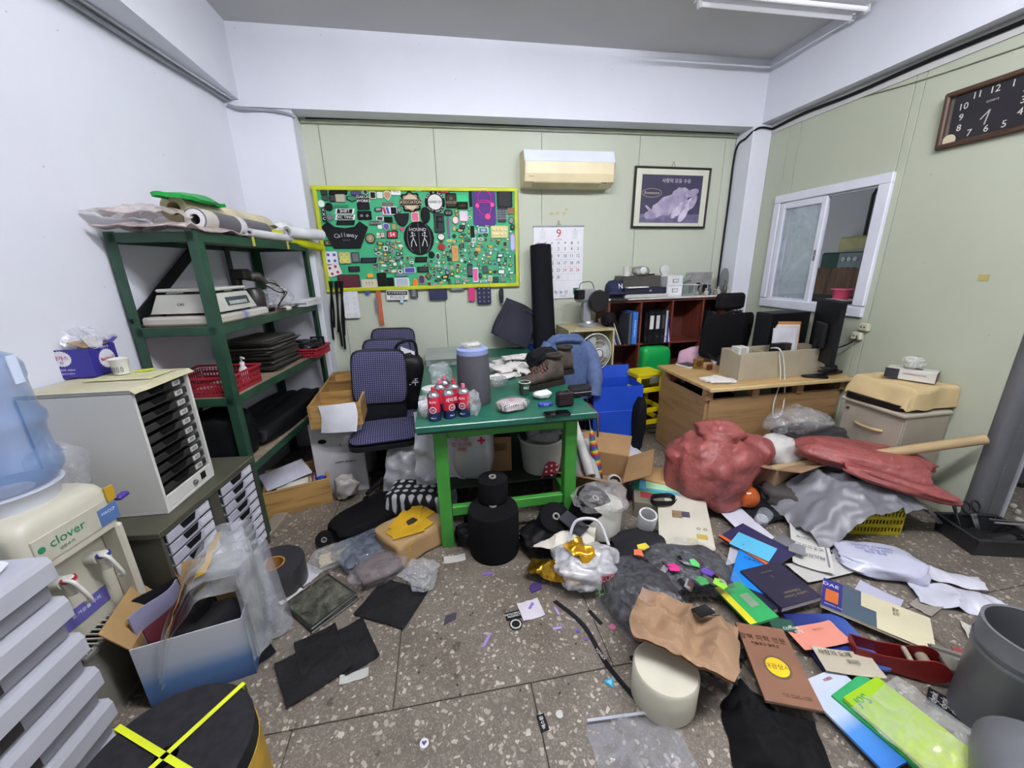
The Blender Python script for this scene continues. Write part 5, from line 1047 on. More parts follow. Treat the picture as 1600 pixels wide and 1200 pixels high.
t = thing('mobile_phone', 'black mobile phone lying on the table front edge', 'phone', on(870, 647), radians(3)); G().prism(rrect(.15, .07, .01), 0, .008).ob('body', K('#1b1b1e', .3), t); G().prism(rrect(.14, .062, .006), .008, .0085).ob('screen', K('#0b0b0e', .08), t)
t = thing('storage_box', 'long clear glass case lying at the back of the table', 'case', (-.02, 3.55, TZ+.001)); G().box((0, 0, .03), (.30, .5, .058), ch=.004).ob('case', CLEAR('#a8b4ae', .55, .08, .05, 3), t); G().box((0, 0, .062), (.31, .51, .006)).ob('lid', K('#8f9994', .3), t)
tag(G().prism(poly_circle(.2, 28, .09), .0, .008).ob('glass_plate', K('#54584e', .2, al=.9), loc=(.10, 3.78, TZ+.001)), 'dark oval plate lying at the back of the table', 'plate')
tag(G().sheet(lambda u, v: (.2+.40*u, 3.0+.5*v, TZ+.0012+.004*max(0, nz(u*4, v*5, 1))), 12, 12, .002).ob('plastic_sheet', CLEAR('#b6c4bc', .4, .12, .1, 5), smooth=50), 'clear plastic sheet spread on the table behind the spool', 'plastic sheet')
tag(bag((.14, .11, .08), 79, .2, 3, nu=28, nv=16).ob('dark_cloth', K('#1a1a1c', .9), loc=(.80, 2.98, TZ+.001), smooth=50), 'black crumpled cloth behind the boots', 'cloth') if False else None
# --- office chairs
fab = DOTS('#2b2a4c', '#8c8caa', 62, .17, 'dotted_chair_fabric'); plk = K('#1a1b1e', .5, v=.15)
def curved(w, h, t, bow, nx=10, ny=8, r=.06):
    """a padded panel standing in x-z, bowed along x, rounded corners"""
    def f(sd):
        def q(u, v):
            x, z = (u-.5), (v-.5); k = 1-.10*max(0, (abs(x)*2)**6*(abs(z)*2)**2); kz = 1-.10*max(0, (abs(z)*2)**6*(abs(x)*2)**2)
            e = 1-max(abs(x), abs(z))**6*64*.0; d = t/2*(1-(abs(2*x))**8)*(1-(abs(2*z))**8)
            return (x*w*kz, -bow*(x*2)**2 + sd*(d+.004), z*h*k)
        return q
    g = G(); A = [[Vector(f(s)(i/nx, j/ny)) for i in range(nx+1) for j in range(ny+1)] for s in (-1, 1)]
    m = ny+1; o = (nx+1)*m; fs = []
    for i in range(nx):
        for j in range(ny): q = (i*m+j, (i+1)*m+j, (i+1)*m+j+1, i*m+j+1); fs += [q, tuple(x+o for x in q)[::-1]]
    for i in range(nx): fs += [((i+1)*m, i*m, i*m+o, (i+1)*m+o), (i*m+ny, (i+1)*m+ny, (i+1)*m+ny+o, i*m+ny+o)]
    for j in range(ny): fs += [(j, j+1, j+1+o, j+o), (nx*m+j+1, nx*m+j, nx*m+j+o, nx*m+j+1+o)]
    return g.add(A[0]+A[1], fs)
def star(t, plm, r=.27, zc=.10, hub=.40):
    G().lathe([(.045, .07), (.045, .12), (.028, .13), (.028, .26), (.018, .27), (.018, hub)], 18).ob('gas_column', plm, t, smooth=40)
    for i in range(5):
        a = 2*pi*i/5+.3; lg = G().tube([(.03*cos(a), .03*sin(a), .10), (r*cos(a), r*sin(a), .075)], [.026, .016], 8).ob('leg', plm, t, smooth=50)
        for s in (-1, 1): G().lathe([(.008, -.009), (.026, -.007), (.026, .007), (.008, .009)], 16, (r*cos(a)-s*.016*sin(a), r*sin(a)+s*.016*cos(a), .0262), Matrix.Rotation(a, 3, 'Z') @ rotx(pi/2)).ob('caster', K('#0f1012', .4), lg, smooth=40)
def office_chair(label, loc, rz, hb=0):
    t = thing('office_chair', label, 'chair', loc, rz, 'purple dotted office chairs')
    star(t, plk)
    s = curved(.47, .44, .05, .0).ob('seat', fab, t, smooth=60); s.rotation_euler = (-pi/2, 0, 0); s.location = (0, -.02, .475)
    G().prism(rrect(.49, .46, .09), .42, .452, None, (0, -.02, 0)).ob('seat_shell', plk, t, smooth=40); G().box((0, .02, .405), (.16, .2, .03), ch=.006).ob('mechanism', plk, t)
    G().tube(smoothpts([(0, .10, .42), (0, .20, .44), (0, .235, .55), (0, .24, .75)]), .03, 8).ob('back_post', plk, t, smooth=50)
    b = curved(.39, .41, .045, .035, 12, 10).ob('backrest', fab, t, smooth=60); b.rotation_euler = (radians(-7), radians(3), 0); b.location = (0, .195, .835+hb)
    b2 = curved(.415, .435, .03, .035, 12, 10).ob('back_shell', plk, t, smooth=60); b2.rotation_euler = (radians(-7), radians(3), 0); b2.location = (0, .215, .835+hb)
    b3 = curved(.36, .22, .025, .03).ob('back_lower', plk, t, smooth=60); b3.rotation_euler = (radians(4), 0, 0); b3.location = (0, .20, .58+hb)
office_chair('front purple dotted office chair beside the green table', (-.50, 2.90, 0), radians(6))
office_chair('middle purple dotted office chair of the three', (-.475, 3.33, 0), radians(10), .01)
office_chair('rear purple dotted office chair nearest the wall', (-.45, 3.70, 0), radians(12), .05)
t = thing('shopping_bag', 'black shopping bag with white lettering behind the chairs', 'bag', (-.345, 3.30, .505)); 
bag((.30, .20, .44), 81, .06, 2.2, e=.5, nu=36, nv=26).ob('body', K('#121215', .45, v=.3), t, smooth=50); txt('오뚜', .07, K('#d8d8dc'), t, (.05, -.105, .24), (pi/2, 0, 0)); G().box((.03, -.10, .32), (.08, .012, .05)).ob('red_print', K('#a8243a', .5), t)
G().tube(smoothpts([(-.08, 0, .40), (-.04, 0, .54), (.09, .02, .56), (.11, 0, .42)]), .012, 8).ob('handle', K('#121215', .5), t, smooth=50); G().sheet(lambda u, v: (-.02+.11*u, .01+.02*v, .42+.10*v*(1-.5*u)), 6, 6, .002).ob('lining', K('#c9c9cc', .4), t, smooth=50)
# --- oak cubby unit lying on its back, on a white carton
oak = WOOD('#a8854f', '#7a5c32', 3, 'Y', name='oak_grain'); oakx = WOOD('#a8854f', '#7a5c32', 3, 'X', name='oak_grain_x')
cu = thing('cubby_unit', 'oak cubby unit with three compartments lying on its back', 'cubby unit', (-.825, 3.24, .58), radians(4))
for s in (-1, 1): G().box((s*.165, 0, .085), (.018, .98, .17), ch=.002).ob('side', oak, cu)
for i, y in enumerate((-.481, -.16, .16, .481)): G().box((0, y, .085), (.312, .018, .168)).ob('end' if i in (0, 3) else 'divider', oakx, cu)
G().box((0, 0, .006), (.312, .944, .012)).ob('back_panel', oak, cu)
o = G().sheet(lambda u, v: (-.10+.24*u+.01*sin(v*4), -.500 - .006*sin(5*u) - .05*v*u, .175-.20*v), 10, 10, .0015).ob('paper_sheet', K('#d2d4da', .6), loc=cu.location, rot=cu.rotation_euler, smooth=50); tag(o, 'white paper hanging over the end of the oak cubby unit', 'paper')
t = thing('storage_carton', 'white carton with black printed face marks under the cubby unit', 'carton', (-.85, 3.06, 0), radians(3)); G().box((0, 0, .289), (.36, .42, .578), ch=.004).ob('box', K('#b9b9bc', .7), t)
for x, z, a in ((-.10, .44, 30), (.13, .40, -35)): G().prism(poly_circle(.03, 14, .018), 0, .002, rotx(pi/2) , (x, -.2105, z)).ob('print_mark', blk, t)
txt('ㅅ', .04, K('#1a1a1a'), t, (.02, -.2125, .40), (pi/2, 0, 0)); txt('HAPPY BUBBLE', .022, K('#2a2a2c'), t, (.04, -.2125, .26), (pi/2, 0, 0))
G().box((0, .75, .289), (.36, .42, .578), ch=.004)
tag(bag((.18, .14, .19), 83, .2, 2.4).ob('plastic_bag', K('#a9a49e', .35, v=.1), loc=(-.80, 2.77, 0), smooth=50), 'grey crumpled bag on the floor in front of the white carton', 'plastic bag')
tag(G().box((0, 0, .289), (.36, .36, .578), ch=.004).ob('storage_carton', K('#7a6a54', .8), loc=(-.85, 3.52, 0)), 'plain brown carton under the far end of the cubby unit', 'carton')
# --- oak drawer on the floor
A_, B_ = P(420, 812), P(520, 785); rz = atan2(B_.y-A_.y, B_.x-A_.x); ctr = (A_+B_)/2
dw = thing('oak_box', 'oak drawer with papers standing on the floor by the shelf', 'drawer', (ctr.x-.19*sin(rz), ctr.y+.19*cos(rz), 0), rz)
for s in (-1, 1): G().box((0, s*.18, .10), (.42, .018, .20), ch=.002).ob('end' if s > 0 else 'front', oakx, dw); G().box((s*.201, 0, .10), (.016, .342, .19)).ob('side', oak, dw)
G().box((0, 0, .012), (.386, .342, .01)).ob('bottom', oak, dw); G().box((.08, 0.04, .10), (.012, .26, .17)).ob('divider', oak, dw)
def DWp(x, y, z): return Matrix.Translation(dw.location) @ Matrix.Rotation(rz, 4, 'Z') @ Vector((x, y, z))
tag(G().box((0, 0, .006), (.30, .24, .012), R=roty(radians(-6))).ob('paper_pad', K('#c9cad6', .6), loc=DWp(-.07, .02, .205), rot=(.06, 0, rz+.25)), 'lavender white paper pad across the oak drawer', 'paper')
tag(crumple(.22, .14, .003, 0, .03, 8, 91, 16, 12, .02).ob('paper_sheet', K('#cfccc6', .7), loc=DWp(-.02, -.08, .15), rot=(0, 0, rz), smooth=50), 'loose off-white papers in the front of the oak drawer', 'paper')
for i, (x, y, z, c, lb) in enumerate(((.13, .02, .13, '#c98aa8', 'pink thread spool in the oak drawer'), (.155, -.04, .14, '#2b4ab0', 'blue thread spool in the oak drawer'), (.12, -.10, .12, '#d0a68a', 'peach thread spool in the oak drawer'))):
    t = thing('thread_spool', lb, 'spool', DWp(x, y, z), rz+.4*i); G().lathe([(.028, -.04), (.03, -.03), (.03, .03), (.028, .04)], 18, (0, 0, 0), rotx(pi/2)).ob('thread', K(c, .5), t, smooth=40); G().lathe([(.012, -.05), (.012, .05)], 10, (0, 0, 0), rotx(pi/2)).ob('core', K('#d0cfc8'), t)
tag(G().box((0, 0, .05), (.3, .3, .10)).ob('card_bundle', K('#8c877c', .8), loc=DWp(0, 0, .018), rot=(0, 0, rz)), 'grey card bundle filling the bottom of the oak drawer', 'card')
# --- under the table
def fb(name, label, cat, x, y, d, seed, m, amp=.12, rz=0, fr=2.6, z=.0, **k):
    p = P(x, y); return tag(bag(d, seed, amp, fr, **k).ob(name, m, loc=(p.x, p.y, z+.001), rot=(0, 0, rz), smooth=50), label, cat)
foil = K('#a2a3a6', .42, m=.15, v=.12)
t = tag(crumple(.55, .5, .004, 0, .07, 5, 101, 34, 30, .0).ob('foil_sheet', foil, loc=(-.22, 2.62, .235), rot=(radians(62), 0, radians(-20)), smooth=40), 'large crumpled silver insulation sheet leaning under the table', 'foil sheet')
tag(crumple(.34, .5, .004, 0, .05, 6, 107, 26, 30, 0).ob('foil_sheet', K('#b0b1b6', .35, v=.1), loc=(-.08, 2.52, .46), rot=(radians(74), 0, radians(-8)), smooth=40), 'upright silver foil sheet behind the left table leg', 'foil sheet')
cb = K('#8a6846', .8, v=.12)
def openbox(label, loc, rz, w, d, h, m=cb, flaps=(1, 1, 1, 1), fa=40, name='cardboard_box', tape=True):
    t = thing(name, label, 'box', loc, rz); n = .005
    for i, s in enumerate((-1, 1)):
        G().box((0, s*(d/2-n/2), h/2), (w, n, h)).ob('side', m, t); G().box((s*(w/2-n/2), 0, h/2), (n, d-2*n, h)).ob('side', m, t)
        fl_ = d*.48; a = radians(fa)
        if flaps[i]: G().box((0, s*(d/2+sin(a)*fl_/2), h+cos(a)*fl_/2), (w-.01, n, fl_), R=rotx(-s*a)).ob('flap', m, t)
        if flaps[i+2]: G().box((s*(w/2+sin(a)*fl_/2), 0, h+cos(a)*fl_/2), (n, d-.01, fl_), R=roty(s*a)).ob('flap', m, t)
    G().box((0, 0, n/2), (w-.02, d-.02, n)).ob('bottom', m, t)
    if tape: G().box((w*.28, -d/2-.001, h*.72), (w*.26, .001, h*.22)).ob('tape_strip', K('#6a4a2c', .3), t)
    return t
openbox('brown cardboard box under the table behind the left leg', (.22, 2.62, .262), radians(-6), .40, .30, .26, flaps=(0, 1, 0, 0))
t = thing('gift_bag', 'silver bag with red crosses under the table', 'bag', (.14, 2.44, .262), radians(-14)); bag((.26, .14, .44), 111, .05, 2, e=.5, nu=30, nv=22).ob('body', K('#b4b6ba', .3, m=.2, v=.08), t, smooth=50)
for x, z in ((.04, .38), (.07, .30)): G().box((x, -.078, z), (.05, .006, .014)).box((x, -.079, z), (.014, .006, .05)).ob('red_cross', K('#b8203a', .5), t)
txt('뜨거운\n밥 도시락\n사랑', .035, K('#a82a3c'), t, (-.06, -.083, .27), (pi/2, 0, 0))
t = thing('bucket', 'pale grey plastic bucket full of dark film rolls under the table', 'bucket', (.62, 2.46, .262)); G().lathe([(.13, 0), (.155, .24), (.16, .245), (.15, .245), (.125, .01), (0, .008)], 36).ob('bucket', K('#a9a9a4', .5), t, smooth=40); G().tube([(.16*cos(a), .16*sin(a), .24) for a in [i*pi/16 for i in range(33)]], .006, 6).ob('rim', K('#b4b4ae', .5), t, smooth=60)
bk = Vector((.62, 2.46, .262))
for i, (dx, dy, dz, a) in enumerate(((-.05, -.03, .30, .5), (.05, -.02, .30, -.4), (.0, .06, .32, 1.4), (.07, .05, .33, .2))):
    roll('film_roll', ['front left dark film roll in the bucket', 'front right dark film roll in the bucket', 'rear dark film roll in the bucket', 'topmost dark film roll in the bucket'][i], bk.x+dx-.11*cos(a), bk.y+dy-.11*sin(a), bk.z+dz-.0, bk.x+dx+.11*cos(a), bk.y+dy+.11*sin(a), bk.z+dz+.03, .045, K('#35363a', .4, v=.2), fn=lambda x, y, z: Vector((x, y, z)), endm=K('#1a1a1c'))
tag(bag((.34, .30, .2), 113, .18, 2.5).ob('plastic_bag', CLEAR('#d0d2d6', .22, .1), loc=(bk.x, bk.y, bk.z+.24), smooth=50), 'clear plastic bag over the film rolls in the bucket', 'plastic bag')
# black thread cones on the floor
thr = K('#0d0d10', .95, v=.25, b=.5, bs=150)
def cone(label, loc, rt, r, h, tilt=(0, 0, 0), m=thr):
    t = thing('thread_cone', label, 'spool', loc, 0, 'black thread spools', rot=tilt)
    G().lathe([(r*.97, 0), (r, .02), (r, h*.9), (r*.96, h*.97), (r*.4, h)], 40).ob('wound_thread', m, t, smooth=40); G().lathe([(.014, h), (.022, h), (.022, h+.008), (.014, h+.008)], 18, closed=True).ob('core_ring', K('#8c8a84', .6), t, smooth=40); return t
p = P(775, 868); cone('big black thread spool standing in front of the table', (p.x, p.y+.06, .001), 0, .15, .30)
p2 = P(770, 868); cone('smaller black thread spool stacked on the big one', (p2.x+.03, p2.y+.13, .312), 0, .09, .135)
cone('black thread spool tilted at the right table leg', (.80, 2.06, .10), 0, .115, .18, (radians(20), radians(16), 0))
cone('black thread spool lying between the big and tilted spools', (.57, 2.03, .07), 0, .10, .16, (radians(30), radians(-10), radians(25)))
cone('dark thread spool standing behind the left table leg', (.16, 2.20, .001), 0, .12, .2)
for i, (x, y, d, lb) in enumerate(((852, 856, (.34, .24, .15), 'black fabric heap in front of the spools'), (915, 822, (.26, .22, .10), 'black plastic heap beside the right table leg'), (735, 850, (.16, .2, .14), 'black cloth bundle behind the big spool'))): fb('dark_bundle', lb, 'bundle', x, y, d, 120+i, K('#0e0e10', .55, v=.3), .18, .4*i, 3)
tag(G().sheet(lambda u, v: (.58+.10*u+.03*v, 2.30+.02*u, .26+.10*v+.02*sin(4*u)), 8, 8, .003).ob('red_card', DOTS('#8e1a2a', '#d8c0c4', 26, .18, 'red_dotted_card'), smooth=50), 'red card with white marks between the black spools', 'card')
# dotted tote, long cushion
t = thing('tote_bag', 'black tote bag with white dots lying by the left table leg', 'bag', P(655, 800)+Vector((0, .0, .001)), radians(-14)); bag((.38, .26, .2), 131, .05, 2, e=.45).ob('body', DOTS('#131316', '#c9c9cc', 17, .27, 'dotted_tote', plane='XY'), t, smooth=50); G().box((0, -.10, .198), (.05, .03, .003)).ob('label', K('#d0d0d0'), t)
a, b = P(545, 835), P(650, 775); cu_ = bag(((b-a).length+.12, .30, .10), 133, .03, 1.6, e=.55).ob('long_cushion', K('#0d0d0f', .9, v=.2), loc=(a+b)/2, rot=(0, 0, atan2(b.y-a.y, b.x-a.x)), smooth=50); tag(cu_, 'long flat black cushion lying on the floor left of the table', 'cushion')
# ================================================================ BACK RIGHT
t = thing('fabric_roll', 'tall black fabric roll leaning against the back wall', 'roll', (1.03, 3.80, .012), rot=(radians(-2.2), radians(-2.0), 0))
G().lathe([(.03, 0), (.115, 0), (.118, .02), (.112, 1.0), (.100, 1.82), (.092, 1.825), (.03, 1.80)], 32).ob('fabric', K('#121318', .85, v=.2, b=.3, bs=30), t, smooth=40); G().lathe([(.03, 1.80), (.05, 1.79), (.05, 1.835), (.03, 1.835)], 18, closed=True).ob('core', K('#2c2d33', .6), t, smooth=40)
t = thing('garment_bag', 'dark navy garment bag propped up in the blue bin', 'bag', (.70, 3.86, 1.10), rot=(radians(-10), radians(28), 0))
G().sheet(lambda u, v: ((u-.5)*.36*(1+.05*sin(5*v)), .02*sin(6*u+3*v), (v-.5)*.38), 16, 16, .05).ob('body', K('#1b1d2b', .8, v=.2, b=.4, bs=10), t, smooth=50); G().tube([(-.14, -.06, -.16), (-.145, -.06, .15), (.14, -.06, .155)], .004, 6).ob('seam', K('#3a3c50', .7), t)
# blue corrugated bins
blu_m = K('#1d49b8', .4, v=.06)
def bluebin(label, loc, rz, w, d, h, flap=.12):
    t = thing('blue_bin', label, 'bin', loc, rz); n = .005
    for s in (-1, 1):
        G().box((0, s*(d/2-n/2), h/2), (w, n, h)).ob('side', blu_m, t); G().box((s*(w/2-n/2), 0, h/2), (n, d-2*n, h)).ob('side', blu_m, t)
    G().box((0, 0, n/2), (w-.02, d-.02, n)).ob('bottom', blu_m, t); G().box((0, -d/2-.004, h*.62), (w, .004, .004)).ob('crease', K('#4f78d8', .4), t)
    if flap: G().box((0, d/2+.01, h+flap/2), (w-.02, n, flap), R=rotx(radians(-8))).ob('flap', blu_m, t)
    return t
bluebin('tall blue corrugated plastic bin in front of the fan', (1.50, 3.26, 0), radians(-2), .46, .30, .60)
bluebin('blue corrugated bin holding the black fabric roll', (1.02, 3.80, 0), 0, .76, .34, .80, 0) if False else bluebin('blue corrugated bin behind the jacket holding the black roll', (1.0, 3.80, .0), 0, .30, .32, .86, 0)
# red chair with a denim jacket
rc = thing('side_chair', 'red padded side chair with chrome legs behind the table', 'chair', (1.03, 3.04, 0), radians(-6))
chrome = K('#b9bcc2', .15, m=1, v=.03)
s = curved(.42, .42, .05, 0).ob('seat', K('#7a2428', .45, v=.1), rc, smooth=60); s.rotation_euler = (-pi/2, 0, 0); s.location = (0, 0, .445)
b = curved(.42, .36, .04, .03).ob('backrest', K('#7a2428', .45, v=.1), rc, smooth=60); b.location = (0, .22, .80)
for sx in (-1, 1):
    G().tube(smoothpts([(sx*.19, -.19, .005), (sx*.19, -.17, .40), (sx*.19, -.12, .42), (sx*.19, .18, .42)]), .011, 8).ob('leg', chrome, rc, smooth=50); G().tube(smoothpts([(sx*.19, .25, .005), (sx*.19, .19, .40), (sx*.19, .22, .62), (sx*.19, .25, .92)]), .011, 8).ob('leg', chrome, rc, smooth=50)
dn = K('#465a80', .85, v=.12, s=30, b=.3, bs=150); dn2 = STRIPES(['#4d5f86', '#5d6f96', '#52648c'], 60, 0, 'washed_denim', .9)
jk = thing('denim_jacket', 'blue denim jacket hung over the red chair back', 'jacket', (1.03, 3.04, 0), radians(-6))
def jac(u, v):
    a = (u-.5)*2*pi*.95; h = 1.05-.55*v
    rx = .205+.03*v+.012*sin(7*a); ry = .12+.05*v+.012*sin(5*a+2)
    top = (1-min(1, v*4))**2
    return (rx*sin(a)*(1-.45*top), .24-ry*cos(a)*(1-.9*top)*(.9), h+.02*top-.03*(abs(a)/pi)**2+.012*nz(u*9, v*5, 2))
G().sheet(jac, 48, 20, .008).ob('body', dn, jk, smooth=60)
for s_ in (-1, 1): G().tube(smoothpts([(s_*.15, .24, .98), (s_*.225, .20, .84), (s_*.235, .13, .66), (s_*.22, .09, .54)]), [.06]*4+[.065]*5+[.07]*4+[.06]*6, 14).ob('sleeve', K('#53648a', .85, v=.12, s=30), jk, smooth=60)
G().tube(smoothpts([(-.11, .16, 1.02), (0, .13, 1.04), (.11, .16, 1.02)]), .022, 8).ob('collar', dn, jk, smooth=60)
tag(bag((.26, .22, .2), 141, .16, 2.6).ob('dark_jacket', K('#16161a', .8, v=.3), loc=(.74, 2.84, TZ+.001), smooth=50), 'black crumpled pouch bag behind the boots on the table', 'bag')
# wooden crate with heater
cr_ = thing('wooden_crate', 'pale wooden box standing open towards the room', 'crate', (1.375, 3.71, 0)); pw_ = WOOD('#b5aa84', '#8f835e', 2, 'Z', name='pale_ply')
for s in (-1, 1): G().box((s*.22, 0, .53), (.02, .42, 1.06), ch=.002).ob('side', pw_, cr_)
for z in (.01, .55, 1.05): G().box((0, 0, z), (.42, .42, .02)).ob('shelf', pw_, cr_)
G().box((0, .2, .53), (.42, .012, 1.03)).ob('back', pw_, cr_)
ht = thing('fan_heater', 'silver fan heater with a round black grille on the wooden box', 'heater', (1.40, 3.68, 1.061), radians(10)); ht.scale = (.78, .78, .78); sil = K('#a4a6aa', .3, m=.5, v=.05)
G().lathe([(.12, 0), (.125, .015), (.12, .035), (.07, .045), (.06, .07)], 32).ob('base', sil, ht, smooth=40); G().box((-.02, .02, .19), (.11, .10, .28), ch=.02).ob('neck', sil, ht); G().box((-.03, .03, .38), (.26, .16, .16), ch=.03).ob('housing', sil, ht); G().box((-.15, -.03, .40), (.09, .12, .11), ch=.008).ob('vent_box', K('#1b1b1e', .5), ht)
gr = G().lathe([(.02, 0), (.135, -.0), (.14, .03), (.12, .06)], 32, (.09, -.06, .31), rotx(pi/2)).ob('grille_drum', K('#17171a', .4), ht, smooth=40)
for k in (.035, .06, .085, .11, .13): G().tube([(.09+k*cos(a), -.068, .31+k*sin(a)) for a in [i*pi/12 for i in range(25)]], .004, 6).ob('grille_ring', K('#2c2c30', .35), gr, smooth=50)
G().tube(smoothpts([(-.12, .03, .45), (-.10, .03, .53), (.04, .03, .54), (.09, .03, .45)]), .007, 8).ob('handle', chrome, ht, smooth=50)
tag(bag((.12, .12, .14), 145, .12, 3, nu=24, nv=16).ob('black_pouch', K('#151517', .8), loc=(1.575, 3.60, 1.061), smooth=50), 'small black pouch beside the fan heater', 'pouch')
# white fan
fn_ = thing('desk_fan', 'white round electric fan in front of the wooden box', 'fan', (1.36, 3.44, 0), radians(12)); fw = K('#cfcfc6', .4, v=.03)
G().lathe([(.15, 0), (.15, .02), (.05, .05), (.018, .07), (.016, .72)], 28).ob('stand', fw, fn_, smooth=40); G().tube([(0, .1, .86), (0, -.0, .86)], .05, 16).ob('motor', fw, fn_, smooth=40); G().box((0, .05, .76), (.05, .06, .14), ch=.01).ob('neck', fw, fn_)
gd = G().tube([(.175*cos(a), -.05, .86+.175*sin(a)) for a in [i*pi/20 for i in range(41)]], .006, 6).ob('guard_rim', fw, fn_, smooth=60)
for i in range(44): a = 2*pi*i/44; G().tube([(.045*cos(a), -.10, .86+.045*sin(a)), (.13*cos(a+.12), -.092, .86+.13*sin(a+.12)), (.175*cos(a+.2), -.05, .86+.175*sin(a+.2))], .0016, 4).ob('guard_wire', fw, gd)
for k in (.08, .12): G().tube([(k*cos(a), -.098, .86+k*sin(a)) for a in [i*pi/16 for i in range(33)]], .002, 4).ob('guard_ring', fw, gd)
G().lathe([(.05, 0), (.05, .012), (.03, .018), (0, .018)], 28, (0, -.095, .86), rotx(pi/2)).ob('hub', fw, fn_, smooth=40); G().tube([(.04*cos(a), -.112, .86+.04*sin(a)) for a in [i*pi/14 for i in range(29)]], .004, 6).ob('hub_ring', K('#2c3c50', .4), fn_)
for i in range(3): a = 2*pi*i/3; G().sheet(lambda u, v: ((.03+.12*u)*cos(a+(v-.5)*.9), -.05+.03*(v-.5), .86+(.03+.12*u)*sin(a+(v-.5)*.9)), 6, 6, .003).ob('blade', K('#a9b0b4', .3, al=.8), fn_, smooth=50)
# bookcase
bcs = thing('bookcase', 'reddish brown open bookcase against the back wall', 'bookcase', (2.29, 3.83, 0)); rb = WOOD('#6b3327', '#4a2119', 3, 'X', .45, 'red_brown_wood'); rbz = WOOD('#6b3327', '#4a2119', 3, 'Z', .45, 'red_brown_wood_z')
BW, BD, BH = 1.38, .33, 1.30
for i in range(5): G().box((-BW/2+.009+i*(BW-.018)/4, 0, BH/2), (.018, BD-.004, BH), ch=.001).ob('upright', rbz, bcs)
for i, z in enumerate((.03, .44, .855, 1.285)):
    for c in range(4): G().box((-BW/2+.009+(c+.5)*(BW-.018)/4, 0, z), ((BW-.018)/4-.018, BD-.006, .018)).ob('shelf', rb, bcs)
G().box((0, BD/2-.004, BH/2), (BW-.02, .006, BH-.02)).ob('back_panel', K('#5a2a20', .6), bcs)
tag(G().box((0, 0, .009), (1.40, .35, .018), ch=.003).ob('white_board', K('#c9c9c4', .5), loc=(2.29, 3.822, BH+.0005)), 'white board lying on top of the brown bookcase', 'board')
cellx = lambda c: 2.29-BW/2+.009+c*(BW-.018)/4
def binder(label, x, w, h, c, z=.865, y=3.75, tilt=0, spine=None, d=.24, cat='binder', name='ring_binder', grp='binders in the bookcase'):
    t = thing(name, label, cat, (x, y, z), 0, grp, rot=(0, radians(tilt), 0)); G().box((0, 0, h/2), (w, d, h), ch=.003).ob('cover', K(c, .45), t); G().box((0, .004, h/2), (w*.7, d-.004, h-.008)).ob('pages', K('#c9c8c2', .8), t)
    if spine: G().box((0, -d/2-.0008, h*.66), (w*.62, .002, h*.42)).ob('spine_label', K(spine, .6), t)
    if cat == 'binder': G().lathe([(.007, 0), (.011, 0), (.011, .002), (.007, .002)], 14, (0, -d/2-.0005, h*.2), rotx(pi/2), closed=True).ob('finger_ring', chrome, t)
    return t
x0 = cellx(1)+.03
for i, (w_, h_, c, sp, lb) in enumerate(((.035, .31, '#121214', None, 'thin black binder at the left of the second bay'), (.065, .32, '#15161a', '#d8d8d8', 'black binder with a tall white label in the second bay'), (.06, .32, '#17181c', '#d0d0d2', 'black binder with a white label, second of the labelled pair'), (.05, .325, '#1b1c20', '#3a3a3e', 'black binder with a dark label in the second bay'), (.02, .32, '#b9bcc4', None, 'thin pale grey folder right of the black binders'))):
    binder(lb, x0+w_/2, w_, h_, c, spine=sp); x0 += w_+.004
t = binder('white and blue magazine leaning right of the binders', x0+.03, .012, .27, '#d0d2dc', tilt=-8, cat='magazine', name='magazine'); txt('A', .08, K('#3a36a8'), t, (0.007, -.06, .12), (pi/2, 0, pi/2))
t = binder('purple bottle-shaped booklet beside the leaning magazine', x0+.012, .02, .25, '#3a32a0', tilt=-3, cat='booklet', name='booklet')
x0 = cellx(0)+.235; t = binder('bright blue book standing in the first bay', x0+.03, .055, .32, '#2a6cc0', cat='book', name='book'); txt('Borderfo magazine', .022, K('#dce6f4'), t, (0, -.1215, .16), (pi/2, radians(90), 0))
binder('grey folder left of the bright blue book', x0-.02, .025, .31, '#4a4e58', cat='folder', name='folder')
for i, (x, tl, c, lb) in enumerate(((.05, 18, '#d0d0cc', 'leftmost white magazine leaning in the first bay'), (.075, 19, '#b8bcc8', 'pale magazine leaning in the first bay'), (.10, 20, '#3a4a8a', 'navy magazine leaning in the first bay'), (.125, 21, '#c9c4b8', 'cream magazine leaning in the first bay'), (.155, 22, '#16171a', 'black folder leaning in the first bay'))): binder(lb, cellx(0)+x-.03+.03, .012 if i < 4 else .022, .25+.012*i, c, z=.866, tilt=-tl, cat='magazine' if i < 4 else 'folder', name='magazine' if i < 4 else 'folder', grp='leaning magazines')
binder('black folder edge visible in the fourth bay', cellx(3)+.05, .05, .30, '#15161a', cat='folder', name='folder'); binder('dark grey folder in the fourth bay', cellx(3)+.11, .04, .29, '#2c2d31', cat='folder', name='folder')
t = thing('plastic_bin', 'bright green plastic bin in the lower bay of the bookcase', 'bin', (cellx(1)+.17, 3.72, .45)); 
bag((.30, .25, .36), 151, .02, 1.5, e=.35, nu=36, nv=24).ob('body', K('#109a48', .35, v=.08), t, smooth=50); G().box((.10, -.128, .22), (.07, .004, .10)).ob('label', K('#b9c4bc', .5), t)
tag(crumple(.26, .2, .006, 0, .03, 8, 157, 16, 14, .02).ob('paper_stack', K('#b5aea2', .7), loc=(cellx(0)+.17, 3.76, .452), smooth=50), 'loose papers in the lower left bay of the bookcase', 'paper')
tag(bag((.22, .16, .07), 159, .15, 3, nu=26, nv=12).ob('dark_cloth', K('#1f1a18', .8), loc=(cellx(0)+.15, 3.74, .495), smooth=50), 'dark cloth on the papers in the lower left bay', 'cloth')
